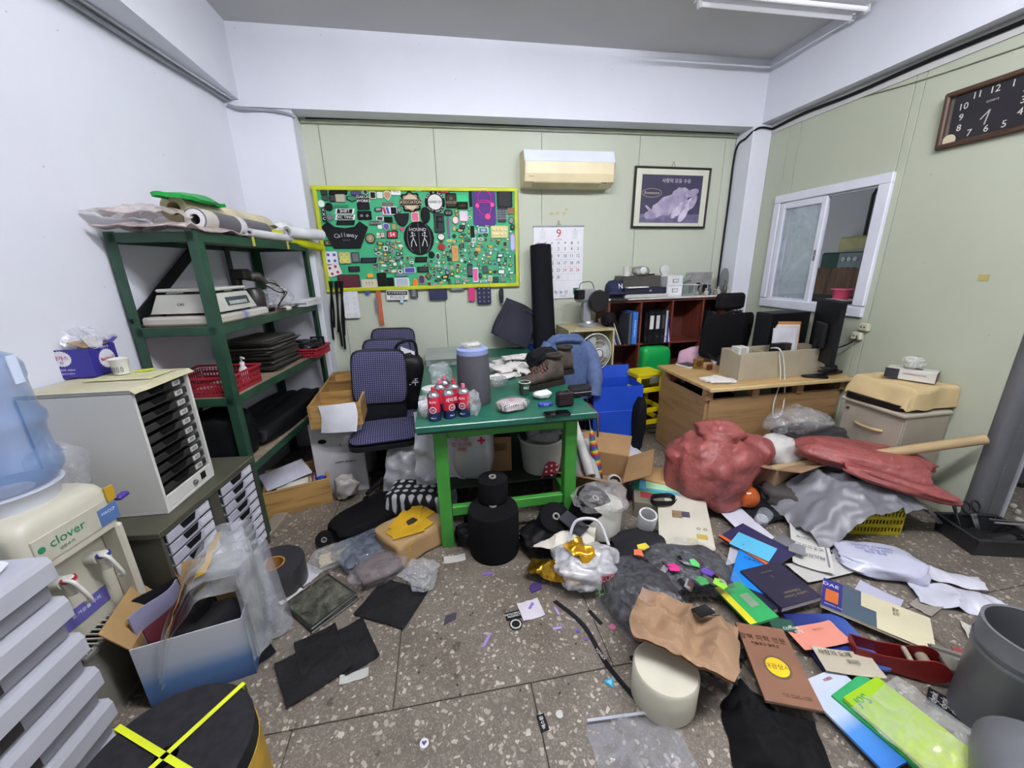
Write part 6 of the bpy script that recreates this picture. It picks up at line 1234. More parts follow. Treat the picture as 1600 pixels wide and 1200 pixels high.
# bookcase top items
ZT = BH+.0195
def cap(label, loc, rz, c):
    t = thing('baseball_cap', label, 'cap', loc, rz); G().lathe([(.092, 0), (.093, .03), (.085, .07), (.055, .105), (.0, .115)], 24).ob('crown', K(c, .9), t, smooth=60); G().sheet(lambda u, v: ((.085+.075*v)*sin((u-.5)*1.9), -(.08+.075*v)*cos((u-.5)*1.9), .006-.018*v*v), 14, 6, .004).ob('visor', K(c, .9), t, smooth=60); G().lathe([(.008, .113), (.006, .12), (0, .121)], 10).ob('button', K(c, .9), t); return t
cap('dark grey cap under the navy cap on the bookcase', (1.69, 3.76, ZT), radians(20), '#2b2d33')
o = cap('navy baseball cap with a white N on the bookcase', (1.69, 3.76, ZT+.060), radians(15), '#1b2240'); txt('N', .07, K('#d8dce6', .6), o, (0, -.094, .055), (pi/2-.25, 0, 0))
def simplebox(name, label, cat, loc, rz, d, m, ch=.004): return tag(G().box((0, 0, d[2]/2), d, ch=ch).ob(name, m, loc=loc, rot=(0, 0, rz)), label, cat)
simplebox('flat_box', 'flat pale box at the bottom of the stack on the bookcase', 'box', (1.98, 3.77, ZT), .02, (.46, .26, .035), K('#b4b4b0', .5))
t = thing('flat_box', 'flat navy gift box on the bookcase', 'box', (1.97, 3.77, ZT+.0355), .0); G().box((0, 0, .03), (.44, .24, .06), ch=.004).ob('box', K('#1b1a30', .4), t); txt('N', .03, K('#c9cbd8'), t, (.05, -.1215, .03), (pi/2, 0, 0))
simplebox('metal_case', 'dark grey metal case on top of the navy box', 'case', (1.95, 3.80, ZT+.0962), .0, (.40, .20, .11), K('#4a4844', .4, m=.3, v=.2))
simplebox('magazine', 'white magazine corner on the navy box', 'magazine', (1.88, 3.66, ZT+.0962), .05, (.22, .06, .012), K('#c9cac8', .5), .001)
t = thing('ornament', 'grey round ornament on the metal case', 'ornament', (1.98, 3.80, ZT+.2067)); bag((.17, .12, .09), 161, .1, 3, nu=26, nv=14).ob('body', K('#8f8f8a', .4, v=.25, s=20), t, smooth=50); G().lathe([(.03, .0), (.035, .01), (.02, .02)], 16, (0, -.05, .05), rotx(pi/2)).ob('face', K('#cfcfc8', .4), t)
t = thing('tape_roll', 'white tape roll standing on the metal case', 'tape', (1.83, 3.80, ZT+.2067)); G().lathe([(.02, 0), (.034, 0), (.034, .09), (.02, .09)], 20, closed=True).ob('roll', K('#c6c6c0', .5), t, smooth=40)
simplebox('small_frame', 'small black frame behind the white drawer box', 'frame', (2.13, 3.86, ZT+.0), .1, (.08, .02, .22), blk)
t = thing('mini_drawers', 'small white two-drawer box on the bookcase', 'box', (2.29, 3.76, ZT)); G().box((0, 0, .10), (.17, .18, .20), ch=.004).ob('case', K('#d0d2d4', .45), t)
for z in (.055, .148): dr = G().box((0, -.092, z), (.15, .006, .082), ch=.002).ob('drawer', K('#dcdee0', .4), t); G().box((0, -.096, z+.005), (.06, .004, .035)).ob('label_holder', K('#5a5c60', .4, m=.5), dr); G().box((0, -.0985, z+.005), (.05, .002, .026)).ob('label_card', K('#d8d8d4'), dr)
t = thing('alarm_clock', 'small white round clock on the mini drawer box', 'clock', (2.24, 3.80, ZT+.2005)); G().lathe([(.045, 0), (.05, .01), (.05, .03), (.04, .035)], 24, (0, 0.02, .055), rotx(pi/2)).ob('case', K('#c6c6c2', .4), t, smooth=40); G().box((0, 0.005, .006), (.05, .03, .012)).ob('foot', K('#c6c6c2'), t)
t = thing('glass_box', 'clear glass box of small parts on the bookcase', 'box', (2.48, 3.77, ZT)); G().box((0, 0, .05), (.16, .16, .10), ch=.004).ob('box', CLEAR('#a9b8b4', .5, .08, .05, 3), t); G().box((.0, 0, .108), (.18, .17, .012), ch=.003, R=roty(.05)).ob('lid', K('#c0c2be', .4), t)
t = thing('cutting_tool', 'green and grey stapler on the glass box', 'stapler', (2.46, 3.76, ZT+.1155), rot=(0, radians(-14), .3)); G().box((0, 0, .012), (.14, .03, .02), ch=.004).ob('base', K('#5a6a60', .4), t); G().box((.01, 0, .045), (.14, .03, .024), ch=.006, R=roty(radians(-14))).ob('arm', K('#8a8f8c', .35), t)
t = thing('group_photo', 'black and white group photo print standing on the bookcase', 'photo', (2.70, 3.90, ZT)); G().box((0, 0, .11), (.30, .008, .22)).ob('print', K('#a9a9a6', .5, c2='#6e6e6c', s=4), t)
for i, (x, h) in enumerate(((-.08, .12), (0, .15), (.08, .12))): f_ = G().prism([(-.03, 0), (.03, 0), (.028, h*.62), (.012, h*.72), (-.012, h*.72), (-.028, h*.62)], 0, .002, rotx(pi/2), (x, -.004, .01)).ob('figure_print', K('#1c1c1e', .5), t); G().prism(poly_circle(.013, 12), .0, .0025, rotx(pi/2), (x, -.004, .01+h*.8)).ob('face_print', K('#8c8a86', .5), f_)
cl = ['#8f8a80', '#5a5550', '#b0aca0', '#3a3c54', '#7a7468', '#a8a49a', '#4a4640', '#c0bcb0']
nm = ['grey stone ornament left of the group photo', 'dark bottle in front of the group photo', 'cream jar in front of the group photo', 'small blue-grey figurine by the group photo', 'brown jar right of the group photo', 'pale ornament right of the group photo', 'dark brush pot at the right end of the bookcase', 'pale tilted dish at the far right of the bookcase']
for i in range(8):
    x = 2.56+i*.052; h = [.05, .10, .06, .09, .05, .07, .13, .06][i]; t = thing('ornament', nm[i], 'ornament', (x, 3.70+.03*(i % 2), ZT)); G().lathe([(.018, 0), (.024, h*.2), (.022, h*.6), (.010, h*.8), (.013, h)], 14).ob('body', K(cl[i], .4, v=.2), t, smooth=50); G().lathe([(.014, h), (.012, h*1.1), (.004, h*1.15)], 12).ob('top', K(cl[(i+3) % 8], .4), t, smooth=50)
for i in range(5): tag(G().tube([(2.885+.008*i, 3.735, ZT+.12), (2.88+.014*i-.01, 3.735+.006*(i-2), ZT+.24)], .004, 6).ob('pen', K(['#3a3aa0', '#1a1a1a', '#a03030', '#8a8a86', '#b8902c'][i], .4)), ['blue', 'black', 'red', 'grey', 'yellow'][i]+' pen in the brush pot on the bookcase', 'pen') if False else None
t = thing('table_mirror', 'grey oval table mirror at the right end of the bookcase', 'mirror', (2.935, 3.82, ZT)); G().prism(poly_circle(.05, 24, .12), 0, .015, rotx(pi/2), (0, 0, .14)).ob('mirror', K('#8f9494', .15, m=.6), t, smooth=40); G().box((0, 0, .008), (.08, .06, .016), ch=.004).ob('foot', K('#6a6c6a', .4), t)
# mesh chair
mc = thing('mesh_chair', 'black mesh office chair with a headrest behind the desk', 'chair', (2.56, 3.36, 0), radians(184)); star(mc, plk, .28)
s = curved(.48, .46, .07, 0).ob('seat', K('#17171a', .8), mc, smooth=60); s.rotation_euler = (-pi/2, 0, 0); s.location = (0, -.02, .48); G().box((0, .1, .42), (.2, .3, .05), ch=.01).ob('mechanism', plk, mc)
b = curved(.54, .42, .02, .05, 14, 12).ob('back_mesh', K('#0f0f11', .85, al=.93), mc, smooth=60); b.location = (0, .20, .99); b.rotation_euler = (radians(-6), 0, 0)
pts = [(.27*cos(a)*(1 if sin(a) > 0 else .9), .19-.05*cos(a)**2, .98+.23*sin(a)) for a in [i*pi/16 for i in range(33)]]; G().tube(pts, .013, 8).ob('back_frame', plk, mc, smooth=60)
h_ = curved(.30, .15, .07, .03).ob('headrest', K('#121214', .8), mc, smooth=60); h_.location = (0, .17, 1.30); G().tube([(0, .12, .45), (0, .13, .9), (0, .13, 1.28)], .018, 8).ob('spine', plk, mc, smooth=60)
for sx in (-1, 1): G().tube(smoothpts([(sx*.24, .05, .45), (sx*.29, .05, .52), (sx*.29, .03, .66)]), .014, 8).ob('arm_post', plk, mc, smooth=50); G().prism(rrect(.07, .24, .03), .66, .685, None, (sx*.29, 0, 0)).ob('armrest', plk, mc)
tag(bag((.46, .14, .34), 165, .05, 2, e=.55).ob('cushion', K('#b892a4', .8, v=.08), loc=(2.44, 3.33, .522), smooth=60), 'pink cushion against the mesh chair back', 'cushion')
# yellow stool
ys = thing('step_stool', 'yellow plastic step stool by the desk', 'stool', (1.86, 3.36, 0), radians(8)); yl = K('#d8c414', .35, v=.05)
G().prism(rrect(.28, .24, .03), .64, .66).ob('top', yl, ys); G().box((0, 0, .625), (.27, .23, .03), ch=.01).ob('top_rim', yl, ys)
for sx in (-1, 1):
    for sy in (-1, 1): G().tube([(sx*.12, sy*.10, .63), (sx*.155, sy*.14, .002)], [.028, .02], 4).ob('leg', yl, ys)
for z, k in ((.18, 1.15), (.30, 1.08), (.50, 1.0)):
    for sy in (-1, 1): G().box((0, sy*.11*k, z), (.24*k, .012, .05), ch=.004).ob('crossbar', yl, ys)
    for sx in (-1, 1): G().box((sx*.132*k, 0, z), (.012, .18*k, .05), ch=.004).ob('crossbar', yl, ys)
G().box((.03, -.123, .60), (.10, .004, .07)).ob('label', K('#6a6a58', .5), ys)
tag(bag((.10, .16, .50), 171, .1, 2, nu=24, nv=20).ob('dark_cloth', K('#121318', .9), loc=(1.70-.02, 3.08, .0), smooth=50), 'black cloth draped over the side of the blue bin', 'cloth')
tag(G().prism(rrect(.30, .24, .03), 0, .03).ob('seat_pad', K('#2a3a78', .7), loc=(1.735, 3.30, .46), rot=(0, radians(80), 0)), 'blue pad squeezed between the blue bin and the stool', 'pad') if False else None
# ================================================================ DESK
dkm = WOOD('#9c7c55', '#7c5e3c', 2, 'X', .5, 'desk_wood'); DZ = .74
dk_ = thing('desk', 'light wooden office desk with a cream edged top', 'desk', (2.56, 2.86, 0))
G().box((0, 0, DZ-.014), (1.28, .76, .028), ch=.004).ob('desktop', WOOD('#b99a68', '#9c7d4c', 2, 'X', .4, 'desktop_wood'), dk_); G().box((0, -.377, DZ-.014), (1.285, .014, .03), ch=.005).ob('edge_band', K('#c4ad7c', .4), dk_)
G().box((-.60, .02, .32), (.03, .64, .62)).ob('side_panel', WOOD('#9c7c55', '#7c5e3c', 2, 'Y', .5, 'desk_wood_y'), dk_); G().box((.60, .02, .32), (.03, .64, .62)).ob('side_panel', dkm, dk_); G().box((0, -.30, .32), (1.17, .02, .62)).ob('front_panel', dkm, dk_)
for x in (-.6, -.2, .2, .6): G().box((x, -.30, .672), (.06, .05, .085)).ob('spacer', dkm, dk_); G().box((x, .28, .672), (.06, .05, .085)).ob('spacer', dkm, dk_)
def dk(x, y, z=DZ): p = P(x, y, z); return Vector((p.x, p.y, z+.0008))
# organiser
og = K('#a39a84', .5, v=.05); oa, ob_ = dk(1152, 595), dk(1285, 585); ol = (ob_-oa).length; orz = atan2(ob_.y-oa.y, ob_.x-oa.x); oc_ = (oa+ob_)/2
ogn = thing('desk_organiser', 'grey beige desk organiser tray with tall sides', 'organiser', (oc_.x-.11*sin(orz), oc_.y+.11*cos(orz), DZ+.0008), orz)
G().box((0, -.11, .11), (ol, .012, .22), ch=.002).ob('front', og, ogn); G().box((0, .11, .11), (ol, .012, .22), ch=.002).ob('back', og, ogn); G().box((ol/2-.006, 0, .11), (.012, .206, .22)).ob('side', og, ogn); G().prism([(-.104, 0), (.104, 0), (.104, .22), (-.0, .22), (-.104, .20)], -.006, .006, Matrix(((0, 0, 1), (1, 0, 0), (0, 1, 0))), (-ol/2+.006, 0, 0)).ob('side', og, ogn); G().box((0, 0, .004), (ol-.02, .2, .008)).ob('bottom', og, ogn); G().box((-.10, 0, .10), (.01, .2, .19)).ob('divider', og, ogn)
def OG(x, y, z): return Matrix.Translation(ogn.location) @ Matrix.Rotation(orz, 4, 'Z') @ Vector((x, y, z))
for i, (x, c, h, lb) in enumerate(((.08, '#d0d0d6', .33, 'white paper bundle leaning in the desk organiser'), (.12, '#c9c6bc', .34, 'cream paper file in the desk organiser'), (.15, '#d2d2d2', .35, 'white document wallet in the desk organiser'), (.18, '#b8793c', .37, 'orange brown envelope at the back of the desk organiser'), (.20, '#c4c8b8', .33, 'pale file at the right of the desk organiser'))): tag(G().box((0, 0, h/2+.02), (.22, .012, h+.04), R=None).ob('document', K(c, .7), loc=OG(x-.02, -.03+.022*i, .010), rot=(radians(-6), radians(3), orz+.05)), lb, 'document')
for i, (x, c, lb) in enumerate(((.0, '#1b1b1e', 'black box file in the desk organiser'), (.06, '#2a2622', 'second dark box in the desk organiser'))): tag(G().box((0, 0, .13), (.10, .05, .26), ch=.003).ob('box_file', K(c, .5), loc=OG(x-.03, -.055, .010), rot=(0, 0, orz)), lb, 'file')
for i in range(3): tag(G().box((0, 0, .12), (.026, .09, .24), ch=.003).ob('card_box', K(['#cfcfca', '#bfbcae', '#d6d6d2'][i], .5), loc=OG(-ol/2+.045+.032*i, .0, .010), rot=(0, 0, orz)), ['leftmost white card box in the desk organiser', 'middle cream card box in the desk organiser', 'right white card box in the desk organiser'][i], 'box')
p = OG(-.06, -.118, .22)
cable('white charging cable looping down in front of the desk', smoothpts([OG(-.09, -.06, .235), OG(-.075, -.13, .24), OG(-.03, -.15, .12), OG(.0, -.17, -.1), OG(-.02, -.20, -.26), OG(-.09, -.21, -.30), OG(-.11, -.20, -.2), OG(-.05, -.16, .0), OG(-.06, -.125, .18), OG(-.065, -.118, .235), OG(-.07, -.07, .235)]), .005, K('#cfccc0', .5))
# small desk items
t = thing('award_plaque', 'small gold square plaque standing on the desk', 'plaque', dk(1090, 576), radians(-8)); G().box((0, 0, .045), (.085, .025, .09), ch=.005).ob('body', K('#8a6a2c', .3, m=.4), t); G().lathe([(.028, 0), (.028, .003), (.022, .005)], 20, (0, -.0125, .048), rotx(pi/2)).ob('medal', K('#5a3a20', .4, m=.3), t)
t = thing('notebook', 'white notebook with a dark cover on the desk corner', 'notebook', dk(1075, 572), radians(12)); G().box((0, 0, .007), (.14, .17, .014), ch=.002).ob('pages', K('#cfcfca', .6), t); G().box((0, 0, .0155), (.12, .14, .003)).ob('cover', K('#3a3a3c', .5), t)
tag(G().box((0, 0, .025), (.05, .035, .05), ch=.008).ob('stamp', K('#5a1420', .4), loc=dk(1108, 578), rot=(0, 0, .4)), 'dark red stamp block beside the gold plaque', 'stamp')
glove('white work glove on the left desk front', dk(1112, 594), radians(10), 1.1); glove('second white glove near the desk organiser', dk(1128, 597), radians(170), 1.1); glove('white glove behind the gold plaque on the desk', dk(1120, 566), radians(60), 1.1); q = dk(1130, 562); glove('white glove stacked at the back of the desk', q+Vector((0, 0, .022)), radians(200), 1.1)
# monitor, computer, speaker, phone
mo = thing('computer_monitor', 'black computer monitor seen from behind on the desk', 'monitor', (2.975, 2.62, DZ+.001), radians(63)); mk = K('#17181b', .5, v=.15)
G().box((0, .0, .36), (.44, .03, .48), ch=.006).ob('panel', mk, mo); G().box((0, -.018, .36), (.42, .004, .46)).ob('screen', K('#0a0b0e', .1), mo); G().box((0, .03, .33), (.2, .03, .2), ch=.012).ob('rear_bulge', K('#1e1f22', .5), mo); G().tube([(0, .04, .30), (0, .06, .01)], .022, 10).ob('stand', mk, mo); G().prism(rrect(.24, .18, .03), 0, .012, None, (0, .04, 0)).ob('foot', mk, mo)
pcs = thing('computer_tower', 'black computer tower standing behind the organiser', 'computer', (2.885, 2.95, DZ+.001), radians(4)); G().box((0, 0, .24), (.40, .17, .48), ch=.006).ob('case', K('#111215', .5), pcs); G().box((-.202, 0, .24), (.006, .15, .46), ch=.002).ob('front_panel', K('#1a1b1f', .3), pcs); G().box((-.02, -.087, .36), (.07, .003, .07)).ob('sticker', K('#b8bac0', .4), pcs); G().box((.08, -.087, .33), (.03, .003, .09)).ob('sticker', K('#6a7074', .4), pcs)
t = thing('speaker', 'small lime green speaker behind the desk', 'speaker', (2.74, 3.19, DZ+.001), radians(-10)); G().box((0, 0, .06), (.08, .08, .12), ch=.01).ob('cabinet', K('#a8b83c', .45), t); G().lathe([(.026, 0), (.03, .002), (.02, .006), (.008, .004)], 18, (0, -.04, .06), rotx(pi/2)).ob('cone', K('#dcdcd4', .4), t)
t = thing('printer', 'low black printer on the desk behind the organiser', 'printer', (2.55, 3.02, DZ+.001)); G().box((0, 0, .05), (.26, .18, .10), ch=.012).ob('body', K('#151619', .4), t); G().box((0, -.092, .04), (.20, .01, .03)).ob('slot', K('#2c2d31', .4), t)
t = thing('desk_phone', 'black desk telephone with its handset at the right of the desk', 'phone', dk(1318, 578), radians(-30)); G().box((0, 0, .03), (.17, .14, .05), ch=.01, R=rotx(.2)).ob('body', K('#1e1b1a', .4), t); G().tube(smoothpts([(-.05, -.06, .10), (-.06, 0, .075), (-.05, .07, .11)]), .016, 8).ob('handset', K('#151414', .4), t, smooth=50)
tag(G().box((0, 0, .012), (.20, .09, .024), ch=.004).ob('card_case', K('#2a1614', .4), loc=dk(1298, 583), rot=(0, 0, .15)), 'dark red brown case right of the organiser', 'case')
for i, (c, lb) in enumerate((('#17171a', 'black cable coil behind the desk telephone'), ('#1c1c20', 'second black cable loop by the monitor foot'), ('#6a6a6a', 'grey cable loop by the monitor foot'))):
    ctr = Vector((3.06+.02*i, 2.62+.03*i, DZ+.012)); cable(lb, [ctr+Vector(((.09-.006*k/12)*cos(k*.42+i), (.07)*sin(k*.42+i), .006+.0035*k*.35+.006*sin(k))) for k in range(46)], .004, K(c, .5))
cable('tangle of black cables hanging on the right pillar', [Vector((3.08+.05*sin(k*.55)+.015*sin(k*1.7), 3.745-.012*(k % 3), 1.02+.13*cos(k*.5+.3*sin(k)))) for k in range(60)], .006)
# --- beige file cabinet
fc = thing('file_cabinet', 'beige two-drawer cabinet beside the desk', 'cabinet', (3.01, 2.04, 0)); fcm = K('#9c9484', .5, v=.05)
G().box((0, 0, .335), (.34, .40, .67), ch=.004).ob('body', fcm, fc); G().box((-.012, 0, .685), (.38, .42, .03), ch=.010).ob('top', K('#a69e8e', .45), fc)
for z, h in ((.52, .24), (.26, .24)): dr = G().box((-.174, 0, z), (.012, .385, h), ch=.003).ob('drawer', K('#a0988a', .45), fc); G().tube(smoothpts([(-.18, -.09, z+.02), (-.20, -.06, z+.02), (-.205, 0, z+.018), (-.20, .06, z+.02), (-.18, .09, z+.02)], 4), .011, 8).ob('handle', K('#b09a6c', .4), dr, smooth=50)
G().lathe([(.010, 0), (.010, .008)], 12, (-.18, .16, .62), roty(-pi/2)).ob('lock', K('#4a4a48', .3, m=.7), fc); G().box((.06, -.2012, .22), (.12, .002, .10)).ob('label', K('#a8a894', .6), fc)
tag(G().prism(rrect(.34, .36, .04), 0, .04).ob('black_tray', K('#1a1514', .45), loc=(2.98, 2.06, .701), rot=(0, 0, .05)), 'flat black tray under the cream cloth', 'tray')
tag(simplebox('cloth_box', 'box hidden under the cream cloth on the cabinet', 'box', (3.06, 2.06, .742), 0, (.26, .34, .10), K('#b5a480', .8)) and COL.objects[-1], 'box hidden under the cream cloth on the cabinet', 'box')
def cloth(u, v):
    x, y = (u-.5)*.62, (v-.5)*.66; hx, hy = .155, .19; z = .848; ox = max(0, abs(x)-hx); oy = max(0, abs(y)-hy)
    X = max(-hx-.22*min(ox, .14), min(hx, x)) if x < 0 else min(x, hx)-.0; 
    X = math.copysign(min(abs(x), hx+.30*ox*(x < 0)), x); Y_ = math.copysign(min(abs(y), hy+.06*oy), y)
    z -= ox*.80+oy*.95; return (3.045+X+.008*nz(u*7, v*7, 1)-.012*(ox > 0)*(x < 0), 2.055+Y_-.010*(oy > 0)*(y < 0)+.010*sin(u*14)*(oy > 0), max(.71, z)+.010*nz(u*6, v*6, 4)+.004)
tag(G().sheet(cloth, 40, 42, .003).ob('cloth_cover', K('#c4ae80', .9, v=.1, b=.3, bs=200), smooth=60), 'cream cloth draped over the box on the cabinet', 'cloth')
t = thing('glove_box', 'dispenser box of disposable gloves on the cream cloth', 'box', (3.06, 2.03, .866), radians(-62)); G().box((0, 0, .035), (.24, .12, .07), ch=.002).ob('carton', K('#c6c4bc', .5), t); G().box((-.09, -.0605, .035), (.07, .001, .066)).ob('print_panel', K('#2a2c30', .5), t); G().box((.1215, 0, .035), (.002, .116, .066)).ob('print_panel', K('#4a1c1a', .5), t); txt('DISPOSABLE GLOVES', .012, K('#6a3a30'), t, (.02, -.0615, .042), (pi/2, 0, 0)); G().prism(poly_circle(.05, 20, .03), .0702, .0712).ob('opening', K('#3a2f28', .6), t)
tag(bag((.16, .10, .08), 181, .22, 3, nu=28, nv=16).ob('plastic_glove', CLEAR('#e0e0dc', .5, .15), loc=(3.06, 2.03, .938), smooth=50), 'clear disposable glove pulled out of the glove box', 'glove')
# ================================================================ SACKS, TUBES AND BASKETS
sack = K('#8c4844', .5, v=.12, s=10, b=.9, bs=9, bd=.03)
def fat(P_, d, seed, amp, fr, **k): return bag(d, seed, amp, fr, **k)
t = thing('red_sack', 'full red woven sack tied at the top beside the desk', 'sack', (1.80, 2.22, .001), radians(20))
bag((.60, .52, .50), 201, .10, 2.6, e=.72, nu=72, nv=48, soft=True).ob('body', sack, t, smooth=60)
bag((.30, .34, .20), 203, .20, 2.4, nu=44, nv=26, neck=.4).ob('folded_neck', sack, t, (.03, .0, .40), smooth=60); bag((.14, .26, .30), 205, .12, 2.4, nu=30, nv=22).ob('tail', sack, t, (.22, -.12, .18), (0, .3, 0), smooth=60)
a, b = Vector((2.42, 2.06, .44)), Vector((2.86, 1.74, .40)); v_ = b-a
t = thing('red_sack', 'flat red woven sack lying across the cardboard tube', 'sack', (a+b)/2-Vector((0, 0, .04)), rot=(0, -math.asin(v_.z/v_.length), atan2(v_.y, v_.x)))
bag((v_.length+.16, .36, .16), 207, .12, 2.2, e=.65, nu=70, nv=36, floor=False, sag=.1).ob('body', sack, t, (0, 0, -.06), smooth=60); bag((v_.length*1.05, .16, .08), 209, .12, 2.2, e=.7, nu=60, nv=24, floor=False).ob('lower_fold', sack, t, (.14, -.17, -.07), (0, .12, .0), smooth=60)
kraft = K('#a8916c', .75, v=.08)
def ctube(label, a, b, r=.03): return roll('cardboard_tube', label, *a, *b, r, kraft, 'tube', K('#5a4a38'), .82, fn=lambda x, y, z: Vector((x, y, z)))
ctube('long cardboard tube running behind the flat red sack', P(1172, 738, .20), PX(1540, 686, 3.12), .030)
ctube('short cardboard tube on the floor beside the full red sack', P(1146, 756, .06), P(1215, 768, .045), .038)
ctube('third cardboard tube sticking out under the grey plastic', P(1205, 790, .10), P(1300, 745, .26), .028) if False else None
openbox('open brown cardboard box holding a white bag near the desk', (2.30, 2.20, .0), radians(14), .42, .30, .30, K('#94755a', .8, v=.1), flaps=(1, 0, 1, 0), fa=70, tape=False)
tag(bag((.34, .26, .20), 211, .12, 2.5).ob('plastic_bag', K('#c6c4c0', .4, v=.06), loc=(2.33, 2.21, .24), smooth=50), 'white filled plastic bag sitting in the open brown box', 'plastic bag')
tag(G().prism(poly_circle(.022, 18), 0, .002).ob('round_mark', K('#5a5a5a', .6), loc=(2.30, 2.10, .37), rot=(radians(60), 0, 0)), 'round printed mark on the white plastic bag', 'print') if False else None
tag(bag((.46, .30, .22), 213, .16, 2.4).ob('plastic_bag', CLEAR('#c4c6c8', .4, .1), loc=(2.52, 2.28, .40), smooth=50), 'clear shiny plastic bag behind the white bag by the desk', 'plastic bag')
tag(bag((.50, .26, .12), 215, .12, 2.4).ob('dark_bundle', K('#2c2c30', .4, v=.3), loc=(2.60, 2.24, .36), smooth=50), 'dark plastic bundle under the clear bag by the desk', 'bundle')
simplebox('cardboard_box', 'closed brown box under the dark plastic bundle', 'box', (2.62, 2.25, .0), .05, (.24, .3, .355), K('#6a5240', .8))
tag(bag((.62, .34, .22), 217, .1, 2).ob('dark_bundle', K('#3a3534', .7, v=.3), loc=(2.42, 1.97, .0), rot=(0, 0, .0), smooth=50), 'dark cloth heap under the flat red sack', 'bundle')
# grey sheet over the yellow basket
yb = basket('yellow perforated plastic basket under the grey plastic', P(1352, 826)+Vector((.02, .06, .001)), radians(-14), .34, .26, .19, K('#c4b41c', .4, v=.08))
tag(bag((.26, .2, .14), 219, .1, 3).ob('green_pack', K('#a9b83a', .4, v=.3), loc=yb.location+Vector((0, .02, .06)), smooth=50), 'lime green pack inside the yellow basket', 'pack')
gp = K('#77787e', .38, v=.08)
c0 = yb.location
def gsheet(u, v):
    x = -.50+.88*u; y = -.20+.44*v; z = .235+.07*sin(3.1*u)*(.4+.6*v)
    e = max(0, u-.72)/.28; z -= e*.16; e2 = max(0, .30-u)/.30; z -= .17*e2; z -= .07*max(0, .25-v)/.25*(1-.5*u)
    f = abs(nz(x*5, y*5, 3)); return (c0.x+x+.02*nz(y*8, x*5, 1), c0.y+y+.03*x+.02*nz(x*8, 2, 3), max(.01, z+.09*(.3-f)+.05*(.2-abs(nz(x*11, y*11, 7)))))
tag(G().sheet(gsheet, 60, 34, .003).ob('grey_plastic_sheet', gp, smooth=40), 'crumpled grey plastic sheet draped over the yellow basket', 'plastic sheet')
tag(bag((.30, .24, .20), 221, .16, 2.4).ob('grey_bag', K('#6a6b70', .4, v=.1), loc=P(1235, 800)+Vector((0, .12, .001)), smooth=50), 'grey plastic bag heap left of the yellow basket', 'plastic bag')
# black tray of tools
tr = thing('tool_tray', 'black plastic tray of scissors and tools by the doorway', 'tray', (3.08, 1.46, .001), radians(-16)); tk = K('#26262a', .4, v=.2); trw, trd, trh = .32, .24, .11
for s in (-1, 1): G().box((0, s*trd/2, trh/2), (trw, .008, trh), ch=.002, R=rotx(-s*.10)).ob('side', tk, tr); G().box((s*trw/2, 0, trh/2), (.008, trd, trh), ch=.002, R=roty(s*.10)).ob('side', tk, tr)
for s in (-1, 1): G().box((0, s*(trd/2+.008), trh), (trw+.03, .022, .008), ch=.002).ob('rim', tk, tr); G().box((s*(trw/2+.008), 0, trh), (.022, trd-.01, .008), ch=.002).ob('rim', tk, tr)
G().box((0, 0, .004), (trw-.01, trd-.01, .008)).ob('bottom', tk, tr)
def TR(x, y, z): return Matrix.Translation(tr.location) @ Matrix.Rotation(radians(-16), 4, 'Z') @ Vector((x, y, z))
for i, (x, y, a) in enumerate(((-.06, .05, .5), (.03, .05, -.2))):
    t = thing('scissors', ['pair of shears with black handles standing left in the tool tray', 'pair of shears with black handles standing right in the tool tray'][i], 'scissors', TR(x, y, .02), rot=(radians(-25), radians(12-20*i), a))
    for s in (-1, 1): G().box((s*.006, 0, .06), (.016, .004, .13), ch=.001, R=roty(s*.06)).ob('blade', K('#8c8e92', .25, m=.9), t); G().tube([(s*.028+.022*cos(k), 0, .165+.034*sin(k)) for k in [q*pi/8 for q in range(17)]], .006, 6).ob('handle', K('#151517', .4), t, smooth=50)
t = thing('spray_bottle', 'black cylinder bottle lying in the tool tray', 'bottle', TR(.03, -.05, .055), rot=(0, radians(84), radians(-10))); G().lathe([(.04, -.1), (.045, -.09), (.045, .05), (.02, .09), (.018, .12)], 20).ob('body', K('#141416', .3), t, smooth=40); G().lathe([(.022, .12), (.022, .15)], 14).ob('cap', K('#222226', .4), t)
tag(bag((.16, .14, .09), 223, .15, 3, nu=26, nv=14).ob('dark_tool_heap', K('#161618', .5, v=.3), loc=TR(-.08, -.04, .01), smooth=50), 'heap of small black tools in the tray corner', 'tools')
for i in range(2): tag(G().tube([TR(.05, .02+.03*i, .13), TR(.24, .0+.03*i, .132)], .006, 8).ob('rod', K(['#8a8a86', '#5a5a5c'][i], .4, m=.4), smooth=40), ['pale metal rod across the tool tray', 'dark metal rod across the tool tray'][i], 'rod')
for i, (x, y) in enumerate(((1582, 793), (1588, 802), (1590, 815))): tag(G().box((0, 0, .014), (.034, .026, .028), ch=.006).ob('plug_cap', K('#bdbab2', .5), loc=P(x, y), rot=(.2*i, 0, .6*i)), ['white plug cap farthest from the camera right of the tray', 'middle white plug cap right of the tray', 'nearest white plug cap right of the tray'][i], 'plug')
